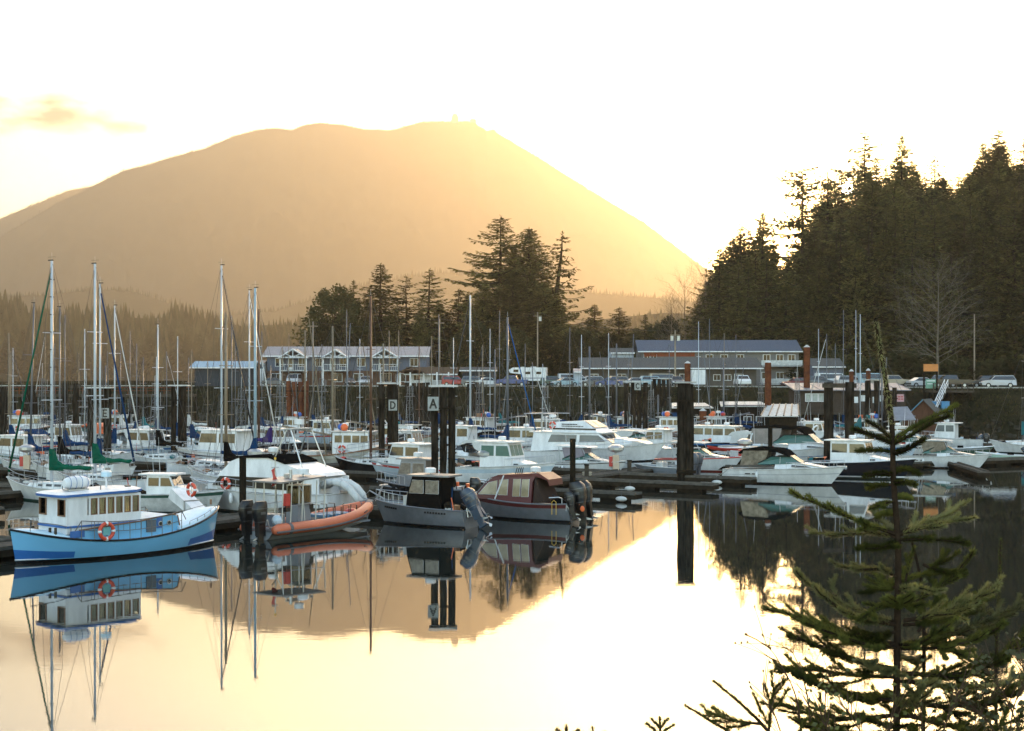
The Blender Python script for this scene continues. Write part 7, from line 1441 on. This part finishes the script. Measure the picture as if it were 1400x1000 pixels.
small_spruce('long bare tipped spruce bough lowest at the bottom left of the spruce', [q(1060,1060,-.2),q(1010,1010,-.2),q(970,985,-.2),q(938,965,-.2)], [[q(1000,1003,-.2),q(985,1010,-.2)],[q(1030,1035,-.2),q(1000,1040,-.2)]])
small_spruce('tiny spruce tip poking up at the bottom edge left of the boughs', [q(905,1040),q(903,1010),q(902,982)], [[q(903,1005),q(885,990)],[q(903,1003),q(920,992)],[q(903,996),q(892,984)],[q(903,995),q(912,984)]])
small_spruce('smallest spruce tip at the bottom edge below the maroon boat', [q(776,1050),q(775,1020),q(774,993)], [[q(775,1010),q(762,998)],[q(775,1010),q(790,999)]])
small_spruce('flat spruce tip at the bottom edge right of the smallest one', [q(812,1050),q(812,1020),q(810,996)], [[q(811,1010),q(797,1003)],[q(811,1010),q(826,1002)]])
# shrubs: bare twigs with small leaves
mShL = mat('shrub_leaf', (.15,.15,.03), .55, col2=(.06,.07,.02), scale=12, transl=.4); mShT = mat('shrub_twig', (.085,.055,.035), .85, var=.3, scale=20)
def shrub(label, stems, leaves, side_n=5, lf=.02, name='shrub'):
    root = thing(name, label, 'shrub', (0,0,0)); b = MB(); nb = NB()
    for pts in stems:
        P_ = smooth_path(pts, 16); b.tube(P_, [.0045*(1-i/20) for i in range(17)], mShT, 5, cap=False)
        for _ in range(side_n):
            i = rs_.randint(4,15); d = (P_[i+1]-P_[i]).normalized(); e = (d+Vector((rs_.uniform(-.9,.9),rs_.uniform(-.6,.6),rs_.uniform(-.2,.5)))).normalized(); L = rs_.uniform(.06,.2)
            Q = [P_[i], P_[i]+e*L*.5, P_[i]+e*L+Vector((0,0,-.01))]; b.tube(Q, [.0022,.0016,.001], mShT, 4, cap=False)
            if leaves:
                for k in range(rs_.randint(1,4)):
                    p = Q[rs_.choice((1,2))]; dd = Vector((rs_.uniform(-1,1),rs_.uniform(-1,1),rs_.uniform(-.5,.8))).normalized(); sd_ = dd.orthogonal().normalized(); n = len(nb.v); L2 = lf*rs_.uniform(.6,1.4)
                    nb.v += [tuple(p), tuple(p+dd*L2*.5+sd_*L2*.38), tuple(p+dd*L2), tuple(p+dd*L2*.5-sd_*L2*.38)]; nb.f.append((n,n+1,n+2,n+3))
            else: b.ell(Q[2], (.0045,.0045,.006), mShT, 5, 4)
    b.build('twigs', root)
    if nb.f: c_ = MB(); c_.mi(mShL); c_.v = nb.v; c_.f = nb.f; c_.fm = [0]*len(nb.f); c_.build('leaves', root)
shrub('bare arching twigs with tiny buds left of the spruce base', [[q(1100,1060,-.3),q(1090,960,-.3),q(1062,900,-.3),q(1042,878,-.3)],[q(1110,1060,-.2),q(1105,960,-.2),q(1085,895,-.2),q(1068,885,-.2)],[q(1085,1060,-.5),q(1060,980,-.5),q(1042,945,-.5)],[q(1130,1060),q(1128,960),q(1140,900)]], False, 9)
shrub('leafy green shrub in the bottom right corner', [[q(1400,1080,-.5),q(1392,1000,-.5),q(1372,950,-.5),q(1350,915,-.5)],[q(1420,1080,-.6),q(1410,1000,-.6),q(1405,940,-.6),q(1398,905,-.6)],[q(1370,1080,-.4),q(1362,1010,-.4),q(1340,975,-.4),q(1310,960,-.4)],[q(1385,1080,-.7),q(1380,1020,-.7),q(1388,960,-.7),q(1412,925,-.7)],[q(1340,1080,-.3),q(1330,1010,-.3),q(1350,960,-.3)]], True, 16, .024)
shrub('leafy twigs tangled below the spruce trunk', [[q(1230,1080,-.4),q(1215,1000,-.4),q(1240,940,-.4)],[q(1280,1080,-.5),q(1290,1000,-.5),q(1310,950,-.5),q(1320,930,-.5)],[q(1190,1080,-.5),q(1180,1010,-.5),q(1150,960,-.5)],[q(1160,1080,-.6),q(1140,1020,-.6),q(1125,985,-.6)],[q(1260,1080,-.3),q(1262,1000,-.3),q(1250,960,-.3)]], True, 14, .02)
